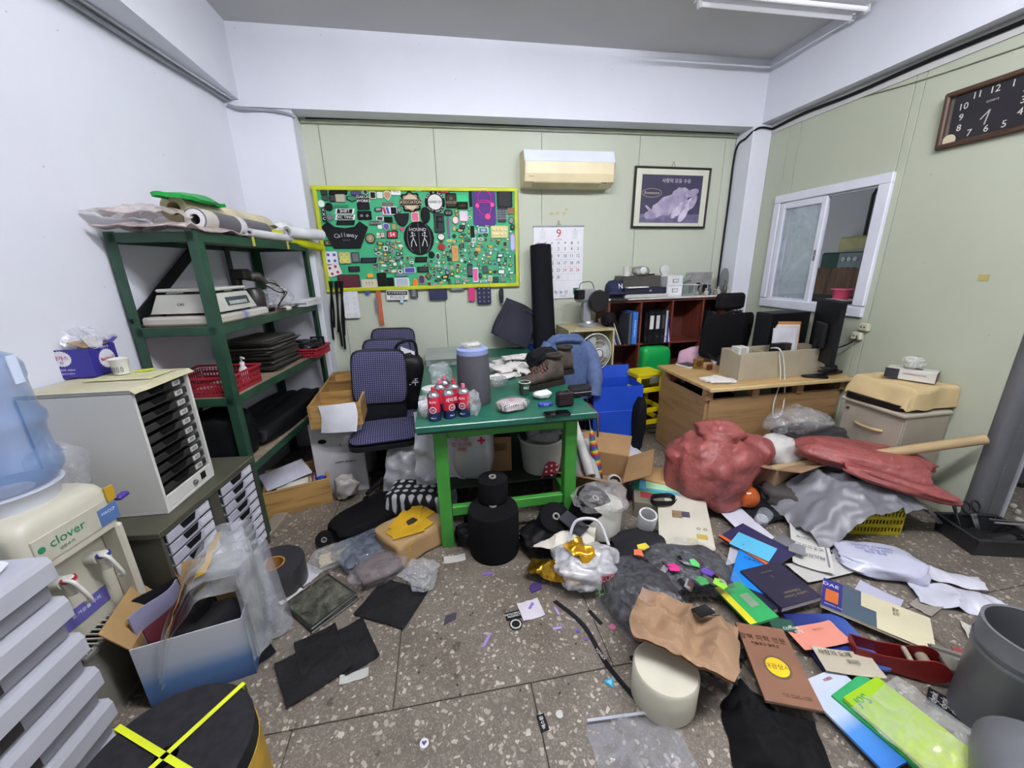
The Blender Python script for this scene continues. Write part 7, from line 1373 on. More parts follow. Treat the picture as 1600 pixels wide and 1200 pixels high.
# grey bins in the right foreground
gb = K('#6f7176', .42, m=.25, v=.08)
t = thing('grey_duct', 'tall grey sheet metal duct standing at the right edge', 'duct', (1.90, .70, 0), 0); G().lathe([(.13, 0), (.13, .30), (.133, .305), (.133, .32), (.13, .325), (.13, .42), (.12, .42), (.12, .02)], 36).ob('tube', gb, t, smooth=40); G().lathe([(.1315, .33), (.1345, .33), (.1345, .345), (.1315, .345)], 36, closed=True).ob('band', K('#5c5e62', .4, m=.3), t, smooth=40)
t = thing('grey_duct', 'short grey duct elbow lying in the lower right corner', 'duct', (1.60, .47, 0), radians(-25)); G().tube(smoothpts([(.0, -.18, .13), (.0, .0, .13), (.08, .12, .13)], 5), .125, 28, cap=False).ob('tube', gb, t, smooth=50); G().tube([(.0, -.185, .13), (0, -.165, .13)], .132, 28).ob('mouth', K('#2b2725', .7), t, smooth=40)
# ================================================================ MIDDLE PILE
tag(G().box((0, 0, .008), (.36, .28, .016), ch=.002).ob('paper_pad', K('#c9cace', .6), loc=flat((935, 722), (1015, 721), (998, 692))[0], rot=(0, 0, radians(3))), 'white paper pad on the floor behind the film roll box', 'paper')
q = P(965, 696); tag(crumple(.24, .18, .003, 0, .015, 6, 230, 12, 10, .01).ob('paper_sheet', K('#cfd0d6', .6), loc=(q.x, q.y, .017), rot=(0, 0, .2), smooth=50), 'loose white sheet on the paper pad', 'paper')
q = P(948, 782); bxr = openbox('open brown box of rolled films lying by the table leg', (q.x-.04, q.y+.20, .0), radians(-32), .50, .42, .20, K('#96754e', .8, v=.1), flaps=(1, 1, 1, 1), fa=62)
def BX(x, y, z): return Matrix.Translation(bxr.location) @ Matrix.Rotation(radians(-32), 4, 'Z') @ Vector((x, y, z))
for i, (x0, y0, z0, x1, y1, z1, r, c, lb) in enumerate(((-.2, .22, .42, .02, -.16, .18, .035, '#c6c6c2', 'long white film roll leaning in the film box'), (-.24, .12, .30, -.06, -.2, .16, .04, '#7c807e', 'grey film roll lying in the film box'), (-.16, .20, .34, -.1, -.18, .10, .045, '#8f9694', 'pale grey film roll in the film box'), (-.10, .2, .28, .06, -.12, .12, .035, '#a4a8a6', 'clear film roll in the film box'), (-.23, .0, .18, -.12, -.26, .14, .04, '#5c6460', 'dark grey film roll sticking out of the film box'))): roll('film_roll', lb, x0, y0, z0, x1, y1, z1, r, K(c, .2, v=.12) if i else K(c, .4), endm=K('#c6c6c2', .5), fn=BX)
um = thing('umbrella', 'rolled rainbow striped umbrella standing in the film box', 'umbrella', BX(.06, .02, .02), rot=(radians(-16), radians(-6), 0)); G().lathe([(.004, 0), (.03, .03), (.036, .15), (.030, .30), (.014, .42), (.006, .44)], 20).ob('canopy', STRIPES(['#a02c34', '#c8702c', '#c9b43c', '#3c7a4a', '#2c4a9a', '#5a3a7a'], 13, 2, 'rainbow_cloth'), um, smooth=50); G().tube([(0, 0, .44), (0, 0, .52)], .005, 8).ob('tip', chrome, um)
t = thing('round_jar', 'round jar with a black label lying in the film box', 'jar', BX(.17, -.10, .14), rot=(radians(68), 0, radians(-10))); G().lathe([(.048, 0), (.05, .004), (.05, .045), (.048, .05)], 24).ob('jar', K('#cfcfca', .4), t, smooth=40); G().prism(poly_circle(.042, 22), .05, .0515).ob('label', K('#1b1a1a', .5), t); txt('SEW\nTRO', .018, K('#b0aca4'), t, (0, 0, .053))
q = P(1052, 775); t = thing('padded_envelope', 'brown padded envelope with yellow tape beside the red sack', 'envelope', (q.x, q.y+.02, .10), rot=(radians(6), radians(4), radians(-24))); bag((.42, .20, .06), 231, .05, 2.2, e=.5, nu=36, nv=14).ob('envelope', K('#b08c5c', .75, v=.08), t, smooth=50); G().box((-.02, 0, .055), (.045, .19, .012), rz=.3).ob('tape_strip', K('#b8892c', .4), t)
fb('dark_bundle', 'dark cloth heap under the brown envelope', 'bundle', 1045, 790, (.40, .26, .11), 233, K('#1e1c1d', .8, v=.3))
for i, (c, lb) in enumerate((('#2f9a6a', 'green folder edge under the brown envelope'), ('#5aa8d0', 'blue folder edge under the brown envelope'), ('#a8d8b0', 'mint folder edge under the brown envelope'))):
    q = P(1025+10*i, 782); tag(G().box((0, 0, .003), (.34, .20, .006)).ob('folder', K(c, .5), loc=(q.x, q.y-.02+.01*i, .115+.007*i), rot=(0, .03, radians(-38+6*i))), lb, 'folder')
q = P(1012, 800); t = thing('thread_box', 'small grey green box with a red label in the middle pile', 'box', (q.x, q.y, .0), radians(-24)); G().box((0, 0, .06), (.20, .16, .12), ch=.003).ob('box', K('#6c6a5a', .7), t); G().box((0, .02, .1205), (.11, .07, .001)).ob('label', K('#8e2c38', .5), t)
for i in range(3): t2 = cable(['upper','middle','lower'][i]+' black cord loop beside the grey green box', [Vector((q.x+.06+.08*cos(k*.4), q.y-.07+.05*sin(k*.4), .125+.012*i+.005*sin(k*1.3))) for k in range(17)], .005)
# white roll in plastic, mug ring, shopping bag, gold foil
q = P(945, 850); t = thing('webbing_roll', 'wide white webbing roll standing in the middle pile', 'roll', (q.x, q.y+.10, .02), rot=(radians(-6), radians(5), 0)); G().lathe([(.03, 0), (.125, 0), (.13, .01), (.13, .20), (.125, .21), (.03, .21)], 40, closed=True).ob('roll', K('#c6c4b8', .7, b=.3, bs=90), t, smooth=40)
tag(bag((.34, .30, .12), 241, .16, 2.6, nu=50, nv=26).ob('plastic_bag', CLEAR('#d8d4d4', .3, .08), loc=(q.x+.01, q.y+.11, .20), smooth=50), 'clear plastic bag over the wide white webbing roll', 'plastic bag')
q = P(1010, 842); t = thing('ceramic_ring', 'white thick ring standing in the middle pile', 'ring', (q.x, q.y+.03, .07), rot=(radians(14), 0, 0)); G().lathe([(.042, 0), (.054, 0), (.056, .01), (.056, .10), (.054, .11), (.044, .11)], 32, closed=True).ob('ring', K('#c9c9ca', .35), t, smooth=40)
fb('dark_bundle', 'dark fabric heap under the white thick ring', 'bundle', 1005, 862, (.36, .3, .08), 243, K('#232326', .7, v=.3))
q = P(918, 925); sb = thing('shopping_bag', 'white plastic shopping bag lying open with red and green print', 'plastic bag', (q.x+.02, q.y+.08, .001), radians(-20)); wpl = K('#c4c4c8', .35, v=.06)
bag((.38, .32, .20), 245, .20, 3.0, nu=56, nv=34).ob('body', CLEAR('#d4d4d8', .85, .25, .4, 10), sb, smooth=50); G().tube(smoothpts([(-.1, .12, .15), (-.06, .18, .24), (.06, .18, .25), (.12, .1, .16)]), .009, 6).ob('handle', wpl, sb, smooth=50); txt('LIFE', .06, K('#5a9a3c'), sb, (.10, -.155, .10), (pi/2-.4, 0, .5)); txt('ZUP', .04, K('#b83044'), sb, (.10, -.14, .155), (pi/2-.5, 0, .5))
gold = K('#b8902c', .18, m=.9, v=.3, s=8)
q = P(868, 915); tag(crumple(.30, .10, .002, 0, .05, 9, 251, 40, 16, .03).ob('gold_foil', gold, loc=(q.x, q.y+.03, .06), rot=(.35, -.1, radians(-36)), smooth=25), 'crumpled gold foil sheet on the white shopping bag', 'foil')
q = P(905, 905); tag(crumple(.13, .15, .002, 0, .05, 9, 255, 22, 24, .02).ob('gold_foil', K('#c9961c', .25, m=.6, v=.3), loc=(q.x, q.y, .17), rot=(.2, .1, .6), smooth=25), 'orange gold foil piece inside the white shopping bag', 'foil')
q = P(880, 872); tag(crumple(.34, .22, .002, 0, .03, 6, 257, 22, 16, .02).ob('paper_sheet', K('#cfcabc', .6), loc=(q.x+.02, q.y+.03, .115), rot=(0, -.05, radians(-24)), smooth=30), 'cream paper sheet behind the gold foil', 'paper')
q = P(895, 860); tag(G().box((0, 0, .004), (.10, .16, .008)).ob('dark_card', K('#2c2c32', .3), loc=(q.x, q.y, .19), rot=(.3, 0, .7)), 'dark plastic card on the white shopping bag', 'card')
# black and coloured scrap bags
fb('scrap_bag', 'clear bag of folded black fabric in the front pile', 'plastic bag', 1000, 955, (.32, .36, .17), 261, K('#141519', .22, v=.5, s=12, b=1.0, bs=13, bd=.04), .12, .3, 3.5, e=.5)
q = P(1000, 955); tag(bag((.38, .42, .19), 263, .1, 2.4).ob('plastic_bag', CLEAR('#c8c8d0', .12, .06), loc=(q.x, q.y, .001), smooth=50), 'clear plastic around the folded black fabric', 'plastic bag')
q = P(1072, 905); tag(bag((.46, .30, .12), 265, .12, 2.4).ob('scrap_bag', K('#1c1d21', .25, v=.6, s=18, b=1.0, bs=16, bd=.04, c2='#33363c'), loc=(q.x, q.y+.03, .001), rot=(0, 0, -.3), smooth=50), 'bag of mixed dark labels in the middle pile', 'plastic bag')
tag(bag((.50, .34, .14), 267, .12, 2.4).ob('plastic_bag', CLEAR('#c4c8cc', .14, .06), loc=(q.x, q.y+.03, .001), rot=(0, 0, -.3), smooth=50), 'clear plastic around the mixed labels', 'plastic bag')
for i, (x, y, c, lb) in enumerate(((1052, 887, '#c82a7a', 'magenta felt scrap on the label bag'), (1085, 880, '#5ac06a', 'green felt scrap on the label bag'), (1105, 895, '#5a3a9a', 'purple felt scrap on the label bag'), (1005, 855, '#d8c83c', 'yellow felt scrap beside the white ring'), (998, 866, '#d86a4a', 'orange felt scrap beside the white ring'), (1125, 912, '#8ac83c', 'lime felt scrap near the green book'), (1096, 908, '#3a8a4a', 'dark green felt scrap on the label bag'))):
    q = P(x, y, .14); tag(G().prism([(-.03, -.02), (.02, -.028), (.034, .0), (.015, .025), (-.028, .018)], 0, .005).ob('felt_scrap', K(c, .8), loc=q, rot=(.1, .1, i*1.1)), lb, 'scrap')
fb('dark_bundle', 'black mesh and strap heap under the brown paper bag', 'bundle', 1118, 1000, (.22, .22, .06), 269, K('#18181a', .7, v=.35), .2)
for i in range(9):
    q = P(1112+(i % 3)*16, 1000+(i//3)*26, .07); tag(G().box((0, 0, .003), (.09, .035, .005)).ob('label_strip', K(['#2a2a2e', '#4a4a50', '#1a1a1c'][i % 3], .6), loc=q, rot=(.2*sin(i), .2*cos(i), i*.9)), ['left', 'middle', 'right'][i % 3]+' dark label strip of the '+['far', 'centre', 'near'][i//3]+' row on the black heap', 'label', 'dark label strips on the black heap')
# kraft bag on a white foam roll
q = P(1055, 1125); fr_ = thing('foam_roll', 'cream white thick roll in the right foreground', 'roll', (q.x+.0, q.y+.09, 0)); G().lathe([(.118, 0), (.122, .01), (.122, .145), (.115, .155), (.0, .155)], 48).ob('roll', K('#c9c6b2', .7, v=.04, b=.15, bs=60), fr_, smooth=40)
kb = thing('paper_bag', 'crumpled brown kraft paper bag lying on the cream roll', 'paper bag', P(1068, 985, .20), rot=(radians(-12), radians(3), flat((985, 1022), (1105, 1075), (1045, 907), .2)[1]))
def kbag(u, v):
    x, y = (u-.5)*.40, (v-.5)*.34; k = 1-.12*(v < .2)*(1-v*5)
    edge = (1-(2*u-1)**6)*(1-(2*v-1)**6); f = abs(nz(x*8, y*6, 7)); return (x*k+.012*nz(y*9, 2, 2), y+.015*nz(x*9, 1, 6), .04*edge*(1-2.2*f)+.03*(.4-f)+.02*(.2-abs(nz(x*13+3, y*13, 2)))+.035*max(0, .3-u)*abs(sin(y*26)))
G().sheet(kbag, 40, 34, .003).ob('paper', K('#94765a', .75, v=.08, s=3, b=.7, bs=7, bd=.04), kb, smooth=28); G().sheet(lambda u, v: tuple(Vector(kbag(u, v))*.97-Vector((0, 0, .012))), 16, 14, .002).ob('rear_paper', K('#9a7046', .75), kb, smooth=28)
tg = G().box((.06, .10, .055), (.05, .09, .005), rz=-.6).ob('label_tab', K('#1a1a1c', .6), kb)
def fold(w_, h_, sd, dm, x, y, rz, label):
    def f(u, v):
        X, Y_ = (u-.5)*w_, (v-.5)*h_; a = nz(X*4, Y_*4, sd)*3+X*30; e = (1-(2*u-1)**4)*(1-(2*v-1)**4); k = 1+.22*nz(u*2.5+sd, v*2.5, 1)
        return (X*k, Y_*k, .004+e*(dm*(.7+.5*nz(X*7, Y_*7, sd+3))+.016*(1-abs(sin(a)))+.012*(1-abs(sin(Y_*38+nz(X*6, Y_*6, 9)*4)))))
    q = P(x, y); tag(G().sheet(f, 56, 46, .004).ob('black_cloth', K('#121214', .85, v=.4), loc=q, rot=(0, 0, rz), smooth=60), label, 'cloth')
fold(.32, .26, 3, .07, 1215, 1165, -.5, 'black crumpled fabric in the right foreground'); fold(.17, .15, 8, .05, 1170, 1112, .4, 'smaller black fabric end beside the brown book')
for i in range(20):
    cn, cc = [('charcoal', '#3a3b40'), ('black', '#141417'), ('silver', '#8a8c92'), ('brown', '#4a3430'), ('plum', '#4a2c50')][i % 5]; pn = ['left end', 'near side', 'far side', 'right end'][i//5]; x, y = [(1035, 890), (1075, 915), (1075, 876), (1120, 905)][i//5]; q = P(x+(i % 5-2)*8+rnd.uniform(-6, 6), y+rnd.uniform(-9, 9), .135)
    tag(G().box((0, 0, .003), (.07, .028, .004), ch=.001).ob('woven_label', K(cc, .5), loc=q, rot=(rnd.uniform(-.4, .4), rnd.uniform(-.4, .4), rnd.uniform(0, 3))), f'{cn} woven label at the {pn} of the mixed label bag', 'label', 'woven labels on the mixed label bag')
zp = thing('zip_bag', 'empty clear zip bag lying flat at the bottom of the photo', 'plastic bag', P(1000, 1180)+Vector((.01, .0, .002)), radians(-4)); crumple(.34, .24, .002, 0, .022, 7, 281, 34, 26, .008).ob('film', CLEAR('#c9ccd4', .2, .05, .8, 12), zp, smooth=50); G().box((0, .115, .018), (.33, .010, .004)).ob('zip_strip', K('#bfc4d0', .3, al=.7), zp)
# ================================================================ BOOKS AND PAPERS ON THE FLOOR (RIGHT)
def book(label, A, B, C, z, t_, c, cat='book', name='book', texts=(), pages='#c9c6bc', patches=(), rough=.4, tilt=(0, 0)):
    loc, rz, w_, h_ = flat(A, B, C, z); t = thing(name, label, cat, loc, rot=(tilt[0], tilt[1], rz)); m = c if not isinstance(c, str) else K(c, rough, v=.06)
    k = min(.0025, t_*.2)
    G().prism([(-w_/2, 0), (w_/2, 0), (w_/2, k), (-w_/2+k, k), (-w_/2+k, t_-k), (w_/2, t_-k), (w_/2, t_), (-w_/2, t_)], -h_/2, h_/2, Matrix(((1, 0, 0), (0, 0, -1), (0, 1, 0)))).ob('cover', m, t)
    G().box((k, 0, t_/2), (w_-2*k-.004, h_-.006, t_-2*k)).ob('pages', K(pages, .8), t)
    for j_, (fx, fy, fw, fh, pc) in enumerate(patches): G().box((fx*w_, fy*h_, t_+.0004+.0003*j_), (fw*w_, fh*h_, .0008+.0003*j_)).ob('print_block', K(pc, rough), t)
    for (s_, fx, fy, sz, tc, rot) in texts: txt(s_, sz, K(tc, .5), t, (fx*w_, fy*h_, t_+.0015), (0, 0, radians(rot)))
    return t
def paper(label, A, B, C, z, c='#cfd0d4', texts=(), name='paper_sheet', cat='paper', curl=.006, seed=0, m=None):
    loc, rz, w_, h_ = flat(A, B, C, z)
    o = G().sheet(lambda u, v: ((u-.5)*w_, (v-.5)*h_, .001+curl*max(0, nz(u*3+seed, v*3, seed))+curl*((2*u-1)**4)), 12, 10, .0012).ob(name, m or K(c, .6, v=.04), loc=loc, rot=(0, 0, rz), smooth=50); tag(o, label, cat)
    for (s_, fx, fy, sz, tc, rot) in texts: txt(s_, sz, K(tc, .5), o, (fx*w_, fy*h_, curl*1.3+.004), (0, 0, radians(rot)))
    return o
book('large sample scrapbook with glued label swatches', (1030, 850), (1118, 866), (1050, 778), .06, .045, '#c9c5b4', 'scrapbook', 'scrapbook', (('V', -.15, .26, .07, '#1c1c20', 0), ('ㅇㅇ', .32, -.2, .04, '#3a3a3c', 0)), patches=((-.12, .02, .2, .13, '#8a7458'), (.05, .03, .16, .1, '#4a4456'), (.3, -.32, .2, .07, '#b8a04a'), (.12, -.4, .2, .09, '#b8b494')), tilt=(.10, -.05))
paper('white printed sheet above the navy book with the orange edge', (1148, 786), (1230, 858), (1130, 806), .05, '#cbcbd8', (('LABEL', .42, .0, .018, '#6a6a88', -90),), seed=3)
book('navy book with an orange top edge', (1123, 840), (1160, 820), (1205, 892), .055, .012, '#2a2748', patches=((.0, .0, .98, .98, '#2d2a4e'), (-.46, .0, .10, .98, '#d85a20')))
paper('sky blue card on the navy book', (1139, 850), (1154, 832), (1208, 868), .07, '#58b4d8', (('ㅁ', -.2, .2, .016, '#2a5a70', 0),), name='card', cat='card', seed=5, curl=.002)
book('bright blue paper folder on the white ring binder', (1140, 910), (1202, 935), (1126, 850), .05, .012, '#1882d8', 'folder', 'folder', (('카달로그', -.1, .3, .022, '#0f4a80', 180),))
book('white ring binder under the bright blue folder', (1128, 912), (1196, 938), (1116, 852), .012, .034, '#b9bac0', 'binder', 'ring_binder')
cp = paper('desk calendar sheet with black numbers lying on the floor', (1238, 880), (1304, 900), (1196, 800), .035, '#cfcec8', (), name='calendar_sheet', cat='calendar', seed=7, curl=.01)
_, _, cw_, ch_ = flat((1238, 880), (1304, 900), (1196, 800), .035)
for r_ in range(5):
    for c_ in range(5): txt(str(1+((c_*7+r_+20) % 31)), .03, K('#2a2a2c'), cp, ((-.30+r_*.14)*cw_, (.40-c_*.17)*ch_, .016), (0, 0, radians(-90)))
G().box((.40*cw_, -.0*ch_, .012), (.05*cw_, .8*ch_, .001)).ob('print_block', K('#77777a'), cp)
paper('second desk calendar sheet under the first', (1262, 912), (1345, 892), (1240, 880), .02, '#c4c3be', (('C O L L A', 0, 0, .02, '#55555a', 0),), seed=9)
book('dark navy hardcover at the edge of the pair', (1200, 962), (1225, 955), (1184, 878), .03, .03, '#1c1a30')
book('navy hardcover book with small gold lettering', (1220, 958), (1283, 940), (1190, 890), .045, .03, '#262338', texts=(('Leather Grazier\nFullertions', .05, -.28, .022, '#8a7c5a', 180), ('GREE HOUSE', .0, .32, .012, '#8a7c5a', 180), ('G', .0, .18, .02, '#8a7c5a', 180)))
book('glossy dark blue catalogue under the pink sheet', (1222, 962), (1312, 962), (1290, 1050), .02, .012, GRADP([(.0, '#1b2050'), (.5, '#24347c'), (1, '#4a6ab0')], 0, -.2, .2, 'blue_gloss_print', .15), 'catalogue', 'catalogue')
book('green and yellow magazine with a stone medallion', (1173, 980), (1216, 967), (1128, 918), .055, .014, '#2c9a54', 'magazine', 'magazine', (('2011', .0, .42, .03, '#1a3a1a', 180),), patches=((-.40, .0, .24, .98, '#d8cc28'), (.16, .0, .32, .34, '#7c9078')))
book('dark green booklet with white script under the brown book', (1208, 985), (1247, 990), (1186, 964), .05, .006, '#22483c', 'booklet', 'booklet', (('coffee', .28, -.2, .03, '#d0d8cc', 10),))
bb = book('brown catalogue with a round yellow sticker', (1195, 1098), (1287, 1115), (1160, 977), .055, .012, '#7c5640', 'catalogue', 'catalogue', (('광택 피혁 전문', -.05, .30, .030, '#4a2e1e', 0), ('카탈로그 컬렉션', -.05, .215, .016, '#4a2e1e', 0), ('태광상사', .0, -.07, .026, '#6a4a10', 0), ('T.E. 2262-1122', .12, -.40, .016, '#54361f', 0)), rough=.6)
_, _, w_, h_ = flat((1195, 1098), (1287, 1115), (1160, 977), .055); bpos_ = (0, -.07*h_)
G().prism(poly_circle(.050, 28), 0, .0008, None, (*bpos_, .0122)).ob('sticker_ring', K('#5a4a30', .5), bb); G().prism(poly_circle(.042, 28), .0008, .0012, None, (*bpos_, .0122)).ob('sticker', K('#dcbc1c', .5), bb)
paper('salmon pink printed sheet in the book heap', (1257, 1018), (1331, 1005), (1240, 980), .045, '#d88a78', (('SIZE', -.3, .2, .022, '#f0d8d0', 180), ('1 2 3 4 5', .1, .2, .014, '#8a4a3c', 180)), seed=11)
paper('beige printed leaflet beside the pink sheet', (1290, 1050), (1385, 1062), (1275, 1012), .048, '#b5ac98', (('사랑의 노래', -.15, .25, .026, '#3a362e', 0), ('|||||||||', .1, 0, .02, '#5a564c', 0)), seed=13)
book('white brochure with a blue gradient at the lower right', (1245, 1070), (1307, 1045), (1375, 1215), .03, .010, GRADP([(0, '#c9ced8'), (.45, '#b8c8dc'), (.6, '#4a8ad0'), (1, '#2a6ac0')], 1, .18, -.18, 'sky_fade', .3), 'brochure', 'brochure', (('VIBRA', .1, .42, .016, '#a04050', 180),))
book('green brochure under the lime one', (1298, 1090), (1345, 1055), (1480, 1205), .035, .014, '#2c9a5c', 'brochure', 'brochure')
lm = book('lime green brochure inside clear plastic at the lower right', (1316, 1094), (1368, 1061), (1500, 1212), .052, .016, GRADP([(0, '#c8dc3c'), (.5, '#a9cc20'), (1, '#8ab81c')], 1, -.2, .2, 'lime_print', .3), 'brochure', 'brochure', (('Sof', -.25, .38, .05, '#3a8a6a', 180),))
loc, rz, w_, h_ = flat((1330, 1108), (1400, 1058), (1520, 1205), .072); tag(crumple(w_*1.05, h_, .0015, 0, .016, 9, 291, 22, 34, .004).ob('plastic_cover', CLEAR('#dce0dc', .20, .06, .5, 18), loc=(loc[0], loc[1], .072), rot=(0, 0, rz), smooth=50), 'clear crinkled plastic over the lime brochure', 'plastic bag')
book('long catalogue with navy, slate and cream cover panels', (1281, 948), (1462, 1024), (1292, 908), .045, .014, '#d0c8a8', 'catalogue', 'catalogue', (('DAE', -.42, .30, .034, '#e0e0ec', 0), ('daewoo line', -.38, -.38, .014, '#d0d0e0', 0), ('ZIC', -.02, -.30, .055, '#d8d4c0', 90), ('본사 영업부\n공장 안내', .2, .25, .012, '#6a6654', 90)), patches=((-.40, 0, .20, .99, '#2c2a78'), (-.40, -.08, .13, .42, '#c8682c'), (-.21, 0, .18, .99, '#465664'), (-.05, -.25, .14, .49, '#465664')))
# white mail bags and torn papers
q = P(1390, 900); tag(bag((.40, .24, .09), 301, .10, 2.2, e=.6, nu=50, nv=24).ob('mail_bag', K('#c2c4d6', .3, v=.06), loc=(q.x, q.y+.06, .001), rot=(0, 0, radians(-24)), smooth=45), 'white plastic mail bag with blue print on the floor', 'plastic bag')
o = COL.objects[-1]; txt('HANJIN EXPRESS\n0101 2024 0301\n택배 운송', .026, K('#8a92c0', .5), o, (-.03, .02, .098), (0, 0, radians(-4)))
q = P(1500, 940); tag(crumple(.36, .15, .003, 0, .04, 6, 303, 28, 16, .02).ob('mail_bag', K('#c9cad6', .3), loc=(q.x-.02, q.y, .004), rot=(0, 0, radians(-30)), smooth=35), 'folded white plastic strip beside the mail bag', 'plastic bag')
q = P(1490, 912); tag(crumple(.22, .10, .003, 0, .04, 7, 305, 22, 14, .02).ob('mail_bag', K('#d0d0da', .35), loc=(q.x, q.y+.01, .01), rot=(0, 0, radians(-38)), smooth=35), 'torn white plastic flap behind the folded strip', 'plastic bag')
paper('pale lilac paper on the floor under the mail bag', (1330, 930), (1400, 965), (1345, 908), .004, '#b8b8cc', seed=15)
paper('grey card on the floor right of the lilac paper', (1420, 945), (1455, 965), (1445, 930), .003, '#8f8a80', seed=17)
q = P(1545, 1000); tag(crumple(.16, .10, .002, 0, .03, 9, 307, 18, 14, .015).ob('paper_sheet', K('#b9b7ac', .7), loc=(q.x, q.y, .003), rot=(0, 0, radians(-40)), smooth=35), 'crumpled printed paper by the grey duct', 'paper')
# red tape dispenser
q = P(1405, 1060); td = thing('tape_dispenser', 'red metal tape dispenser lying among the catalogues', 'tape dispenser', (q.x+.02, q.y+.04, .012), radians(-32)); rdm = K('#7c1e1c', .4, m=.2, v=.15)
for s in (-1, 1): G().prism([(-.15, 0), (.10, 0)] + [(.10+.055*cos(a), .055+.055*sin(a)) for a in [radians(-80+i*22) for i in range(10)]] + [(.03, .085), (-.06, .07), (-.15, .075)], -.002, .002, rotx(pi/2), (0, s*.035, 0)).ob('side_plate', rdm, td)
G().box((-.02, 0, .003), (.24, .066, .005)).ob('base_plate', rdm, td); G().box((-.148, 0, .04), (.004, .066, .07)).ob('end_plate', rdm, td); G().tube([(.09, -.033, .055), (.09, .033, .055)], .022, 16).ob('roller', K('#8a8070', .5), td, smooth=40); G().tube([(.03, -.033, .075), (.03, .033, .075)], .010, 12).ob('roller', K('#b0a894', .4, m=.4), td, smooth=40); G().box((.165, 0, .08), (.05, .07, .02), ch=.003).ob('cutter', K('#8f8a80', .35, m=.6), td)
q = P(1508, 1060); t = thing('instrument_case', 'dark grey tape gun with a clear body on the floor', 'tool', (q.x, q.y+.02, .004), radians(-38)); G().box((0, 0, .03), (.20, .11, .055), ch=.008).ob('body', K('#4a4845', .4, v=.2), t)
for y in (-.03, .005, .04): G().box((0, y, .0585), (.17, .018, .004)).ob('ridge', K('#77736c', .4), t)
G().tube([(.10, 0, .03), (.14, -.01, .035)], .016, 10).ob('handle', K('#26241f', .5), t, smooth=40); G().box((.05, .07, .045), (.11, .045, .004), rz=.1).ob('red_label', K('#8e3c3c', .5), t)
paper('black sheet of silver lettered labels under the red dispenser', (1445, 1098), (1500, 1130), (1462, 1080), .004, '#1c1c1f', (('dynk', -.3, .0, .03, '#c8c8c8', 90), ('dynk', 0, 0, .03, '#c8c8c8', 90), ('dynk', .3, 0, .03, '#c8c8c8', 90)), 'label_sheet', 'label', .003, 19)
paper('black label with large white letters by the duct', (1512, 1128), (1530, 1110), (1545, 1152), .006, '#161618', (('JAIR', .0, .1, .035, '#d8d8d4', 60),), 'label_patch', 'patch', .003, 21)
paper('second black label tucked under the lettered one', (1525, 1118), (1548, 1104), (1565, 1140), .002, '#1f1f22', (), 'label_patch', 'patch', .003, 23)
# ball, glass, slippers and small dark things near the grey sheet
q = P(1172, 808); t = thing('wooden_ball', 'shiny orange brown ball in the heap by the grey plastic', 'ball', (q.x, q.y+.05, .05)); G().lathe([(.075*sin(a) if 0 < a < pi else 0, .075-.075*cos(a)) for a in [pi*i/16 for i in range(17)]], 28).ob('ball', K('#a8501c', .15, v=.1), t, smooth=80)
q = P(1190, 828); t = thing('glass_jar', 'small clear plastic jar beside the orange ball', 'jar', (q.x, q.y+.02, .052), rot=(radians(20), 0, 0)); G().lathe([(.038, 0), (.042, .01), (.042, .085), (.038, .09), (.036, .085), (.036, .01), (0, .008)], 24).ob('jar', CLEAR('#d4dce0', .45, .06, .05, 5), t, smooth=40); G().prism(poly_circle(.035, 18), .009, .03).ob('filling', K('#c0c2c4', .6), t)
fb('dark_bundle', 'black and blue cloth heap behind the orange ball', 'bundle', 1195, 800, (.40, .26, .07), 311, K('#1c1e24', .7, v=.3))
for i, (x, y, lb) in enumerate(((1225, 790, 'left blue grey slipper by the grey plastic'), (1240, 782, 'right blue grey slipper by the grey plastic'))):
    q = P(x, y); t = thing('slipper', lb, 'slipper', (q.x, q.y, .072), radians(-20)); G().prism([(.12*cos(2*pi*k/18), (.042-.008*cos(2*pi*k/18))*sin(2*pi*k/18)) for k in range(18)], 0, .025).ob('sole', K('#3c4a58', .7), t); G().sheet(lambda u, v: (.0+.08*u, .045*cos(pi*v), .025+.045*sin(pi*v)), 6, 12, .005).ob('strap', K('#6a8090', .6), t, smooth=50)
q = P(1148, 800); tag(G().box((0, 0, .02), (.16, .09, .04), ch=.01).ob('black_case', K('#17171a', .5), loc=(q.x, q.y+.1, .001), rot=(0, 0, .4)), 'small black case between sack and orange ball', 'case')
for i, (x, y, c, lb) in enumerate(((1225, 845, '#6f7074', 'grey square swatch on the calendar sheet'), (1245, 858, '#84868a', 'second grey swatch on the calendar sheet'))):
    q = P(x, y, .07); tag(G().box((0, 0, .003), (.09, .08, .006)).ob('swatch', K(c, .5), loc=q, rot=(0, 0, .3+.5*i)), lb, 'swatch')
# ================================================================ FLOOR, LEFT AND CENTRE
q = P(432, 918); t = thing('tape_roll', 'large dark grey tape roll with a cardboard core on the floor', 'tape', (q.x, q.y+.02, 0)); G().lathe([(.058, 0), (.15, 0), (.152, .005), (.152, .135), (.15, .14), (.058, .14)], 48, closed=True).ob('tape', K('#2e2d31', .4, v=.1), t, smooth=40); G().lathe([(.05, .001), (.058, .001), (.058, .142), (.05, .142)], 32, closed=True).ob('core', K('#a8783c', .7), t, smooth=40)
paper('white paper sheet beside the large grey tape roll', (474, 918), (505, 893), (467, 858), .003, '#c6c6cc', seed=25)
pp = paper('small police patch lying by the grey tape roll', (441, 946), (474, 921), (432, 937), .012, '#d4d4d0', (('POLICE', 0, -.22, .022, '#141416', 0),), 'patch', 'patch', .001, 27); _, _, w_, h_ = flat((441, 946), (474, 921), (432, 937), .012); G().box((0, h_*.2, .003), (w_*.86, h_*.42, .001)).ob('black_bar', blk, pp); txt('경 찰', .022, K('#e0e0dc'), pp, (0, h_*.2, .0045))
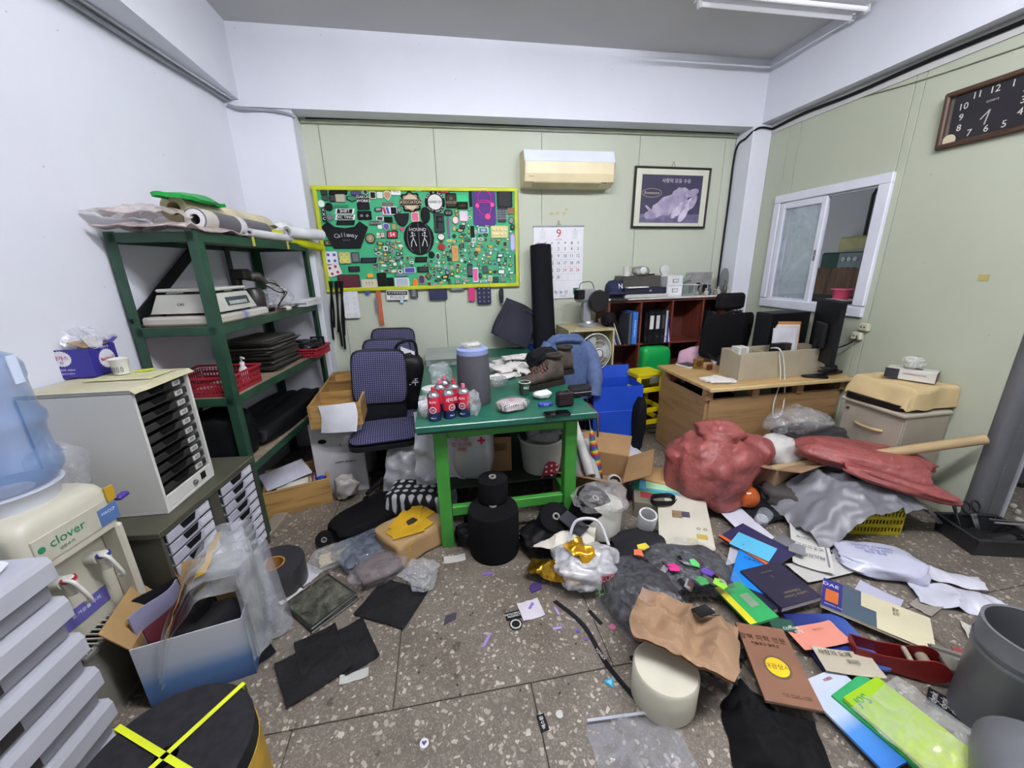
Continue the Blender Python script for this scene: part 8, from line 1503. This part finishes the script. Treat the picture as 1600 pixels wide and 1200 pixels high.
em = K('#6a6b60', .12, m=.5, v=.5, s=16, b=1.0, bs=22, bd=.02)
for i in range(2):
    loc, rz, w_, h_ = flat((487, 992), (562, 936), (437, 955), .002); t = thing('embossed_plate', ['lower glossy embossed plate of the pair on the floor', 'upper glossy embossed plate of the pair on the floor'][i], 'plate', (loc[0]-.012*i, loc[1]+.01*i, .002+.012*i), rz+.05*i); G().box((0, 0, .005), (w_, h_, .010), ch=.003).ob('plate', K('#2a2b26', .3), t); G().box((0, 0, .0105), (w_*.9, h_*.9, .002)).ob('relief', em, t)
blks = K('#1e1e20', .45, v=.25, s=6, b=.8, bs=18, bd=.01)
for i, (A, B, C, z, lb) in enumerate((((540, 1058), (594, 1026), (516, 992), .003, 'right black textured sheet of the floor pile'), ((470, 1060), (540, 1022), (432, 1020), .006, 'lowest black textured sheet of the floor pile'), ((448, 1108), (551, 1042), (428, 1040), .012, 'front black textured sheet of the floor pile'), ((630, 985), (670, 924), (554, 959), .002, 'single black textured sheet lying apart on the floor'), ((400, 1042), (432, 1020), (395, 1010), .002, 'black sheet corner by the clear vinyl'))): paper(lb, A, B, C, z, m=blks, name='textured_sheet', cat='sheet', curl=.008, seed=30+i)
paper('white sheet corner under the black textured sheets', (530, 1072), (576, 1058), (527, 1058), .001, '#b9bab4', seed=37)
q = P(507, 855); t = thing('belt_coil', 'small coil of black ribbon on the floor', 'ribbon', (q.x, q.y+.02, .045), rot=(radians(70), 0, radians(12))); G().lathe([(.014, -.018), (.05, -.018), (.05, .018), (.014, .018)], 28, closed=True).ob('ribbon', K('#141416', .6), t, smooth=40); G().lathe([(.011, -.02), (.017, -.02), (.017, .02), (.011, .02)], 18, closed=True).ob('core_ring', K('#8a8a86', .4), t, smooth=40)
q = P(525, 878); t = thing('stick_pack', 'clear pack of cream coloured sticks on the floor', 'pack', (q.x, q.y+.01, .002), radians(22)); 
for i in range(12): G().tube([(-.09+.006*(i % 3), -.045+.008*i, .03+.006*(i % 2)), (.09, -.03+.006*i, .03)], .006, 6).ob('stick', K(['#b8ac8c', '#c4b896'][i % 2], .6), t)
bag((.26, .18, .07), 321, .10, 2.4).ob('wrapper', CLEAR('#d8d8d4', .28, .08), t, smooth=50)
fb('plastic_bag', 'clear bag over dark navy cloth on the floor left of the parcel', 'plastic bag', 570, 868, (.34, .26, .10), 323, CLEAR('#8a93a4', .5, .08), .14, .5)
fb('dark_bundle', 'dark navy cloth inside the clear bag left of the parcel', 'bundle', 572, 868, (.28, .2, .07), 325, K('#20232c', .6, v=.3), .12, .5)
q = P(592, 905); t = thing('fabric_pack', 'clear pack of two brown fabric rolls on the floor', 'pack', (q.x, q.y+.03, .002), radians(30))
for s in (-1, 1): G().tube([(-.11, s*.042, .045), (0, s*.045, .05), (.11, s*.042, .045)], [.035, .045, .035], 16).ob('fabric_roll', K('#4c3a38', .7, v=.15), t, smooth=50)
bag((.30, .20, .10), 327, .08, 2.4).ob('wrapper', CLEAR('#d0ccd0', .24, .07), t, smooth=50)
fb('plastic_bag', 'small crinkled clear bag in front of the parcel', 'plastic bag', 660, 905, (.20, .22, .10), 329, CLEAR('#d0d2d6', .38, .08), .24, .9)
q = P(642, 868); pk_ = thing('brown_parcel', 'brown paper parcel patched with yellow tape', 'parcel', (q.x+.01, q.y+.10, .001), radians(38))
bag((.34, .26, .15), 331, .04, 3, e=.28, nu=48, nv=30).ob('parcel', K('#a08258', .75, v=.1), pk_, smooth=50)
for i, (x, y, w_, h_, r_) in enumerate(((0, 0, .31, .09, .1), (.03, .0, .10, .23, .05), (-.06, -.05, .18, .10, -.4), (-.03, .06, .18, .08, .5), (.08, .06, .12, .07, .9))): G().box((x, y, .1585+.0012*i), (w_, h_, .008), rz=r_, ch=.001).ob('tape_patch', K('#c49a1c', .35, v=.15, al=.96), pk_)
G().prism([(-.035, -.02), (.0, -.028), (.035, -.018), (.03, .022), (-.02, .02)], .164, .1685).ob('dark_sticker', K('#2a1c14', .5), pk_)
for s, x in ((-1, -.07), (-1, .05)): G().box((x, s*.1275, .08), (.08, .006, .10), ch=.001).ob('tape_patch', K('#c49a1c', .35, v=.15), pk_)
paper('small off-white card on the floor behind the parcel', (694, 882), (728, 876), (690, 872), .002, '#b5b3ac', seed=41)
# loose bits
def bit(label, x, y, poly, c, rz=0, cat='scrap', name='scrap', h=.003, text=None): 
    o = tag(G().prism(poly, 0, h).ob(name, K(c, .6), loc=P(x, y)+Vector((0, 0, .001)), rot=(0, 0, rz)), label, cat)
    if text: txt(text[0], text[1], K(text[2]), o, (0, 0, h+.0012), (0, 0, text[3] if len(text) > 3 else 0))
    return o
R4 = lambda w_, h_: rrect(w_, h_, .002, 1)
bit('purple strip scrap by the big black spool', 762, 897, R4(.06, .014), '#7a5cb0', -.1); bit('long lavender strip scrap in the open floor', 761, 1000, R4(.075, .012), '#9a80c8', 1.0)
bit('dark lace patch scrap on the open floor', 702, 968, [(-.035, -.02), (.03, -.012), (.045, .02), (-.01, .028)], '#3a3644', .3)
o = bit('white round badge with a purple heart on the floor', 663, 1162, poly_circle(.016, 20), '#d8d8dc', 0, 'badge', 'badge'); G().prism([(0, -.009), (.009, .002), (.006, .008), (0, .004), (-.006, .008), (-.009, .002)], .003, .0042).ob('heart', K('#4a4478'), o)
bit('black patch with two words in white on the floor', 803, 962, rrect(.085, .045, .008), '#141416', .1, 'patch', 'patch', .004, ('RETROSPECT.\nPROSPECT', .014, '#e4e4e0')); o = bit('round black and white patch under the lettered patch', 806, 976, poly_circle(.032, 20), '#1c1c1e', 0, 'patch', 'patch'); G().lathe([(.02, .003), (.026, .003), (.026, .004), (.02, .004)], 20, closed=True).ob('ring', K('#c4c4c0'), o)
paper('small white paper with a purple strip on the floor', (818, 972), (852, 962), (805, 945), .001, '#c9c4cc', seed=43); bit('purple strip lying on the small white paper', 830, 948, R4(.04, .012), '#8a68c0', .9, h=.008)
bit('dark purple felt scrap near the gold foil', 837, 918, [(-.04, -.02), (.02, -.028), (.045, .01), (.0, .03), (-.035, .015)], '#3a2860', .4, h=.006)
bit('lavender strip scrap beside the black strap', 871, 982, R4(.045, .012), '#a890d0', -.05); bit('violet round dot scrap above the smaller dot', 903, 986, poly_circle(.009, 12), '#5a4aa8'); bit('small violet dot scrap nearer the strap', 916, 999, poly_circle(.008, 12), '#6a4ab0'); bit('pink round felt scrap by the black bag', 957, 980, poly_circle(.015, 14), '#c8648c'); bit('thin lilac strip standing near the shopping bag', 870, 955, R4(.012, .05), '#9a86c0', .2)
a, b = P(867, 940), P(992, 1092); d_ = b-a; pts = smoothpts([a+Vector((0, 0, .004)), a+d_*.35+Vector((.03, .02, .006)), a+d_*.7+Vector((.0, .0, .004)), b+Vector((0, 0, .004))])
def strapf(u, v):
    k = u*(len(pts)-1); j = min(int(k), len(pts)-2); q_ = pts[j].lerp(pts[j+1], k-j); n_ = Vector((-d_.y, d_.x, 0)).normalized(); return tuple(q_+n_*(v-.5)*.02)
t = tag(G().sheet(strapf, 30, 2, .002).ob('black_strap', K('#17171a', .7)), 'long black lettered strap lying across the open floor', 'strap'); m_ = a+d_*.62; txt('YONEX', .018, K('#c9c9c6'), t, (m_.x+.004, m_.y, .010), (0, 0, atan2(d_.y, d_.x)))
bit('short black strap end beside the black bag', 930, 965, R4(.018, .09), '#1a1a1c', .35, 'strap', 'strap'); bit('small black tag beside the cream roll', 990, 1031, R4(.022, .035), '#141416', .1, 'tag', 'tag', .003, ('K', .012, '#c0c0bc'))
o = bit('blue triangle sticker on the floor', 953, 1067, [(-.022, .014), (.022, .014), (0, -.024)], '#2a9ac0', .15, 'sticker', 'sticker'); G().prism([(-.012, .008), (.012, .008), (0, -.012)], .003, .0038).ob('print', K('#7ac8e0'), o)
bit('black name label with white lettering on the floor', 848, 1130, R4(.032, .058), '#161618', .1, 'label', 'label', .003, ('에스원', .016, '#e0e0dc', pi/2)); bit('small white round badge near the black name label', 874, 1117, poly_circle(.014, 16), '#bdbdb8', 0, 'badge', 'badge')
for i in range(14):
    x, y = rnd.uniform(640, 900), rnd.uniform(930, 1120); bit('tiny dark crumb of debris on the open floor', x, y, [(-.004, -.003), (.003, -.004), (.005, .003), (-.002, .004)], ['#2a241e', '#3a3028'][i % 2], i, 'debris', 'debris'); COL.objects[-1]['group'] = 'dark crumbs on the floor'
bake_texts()
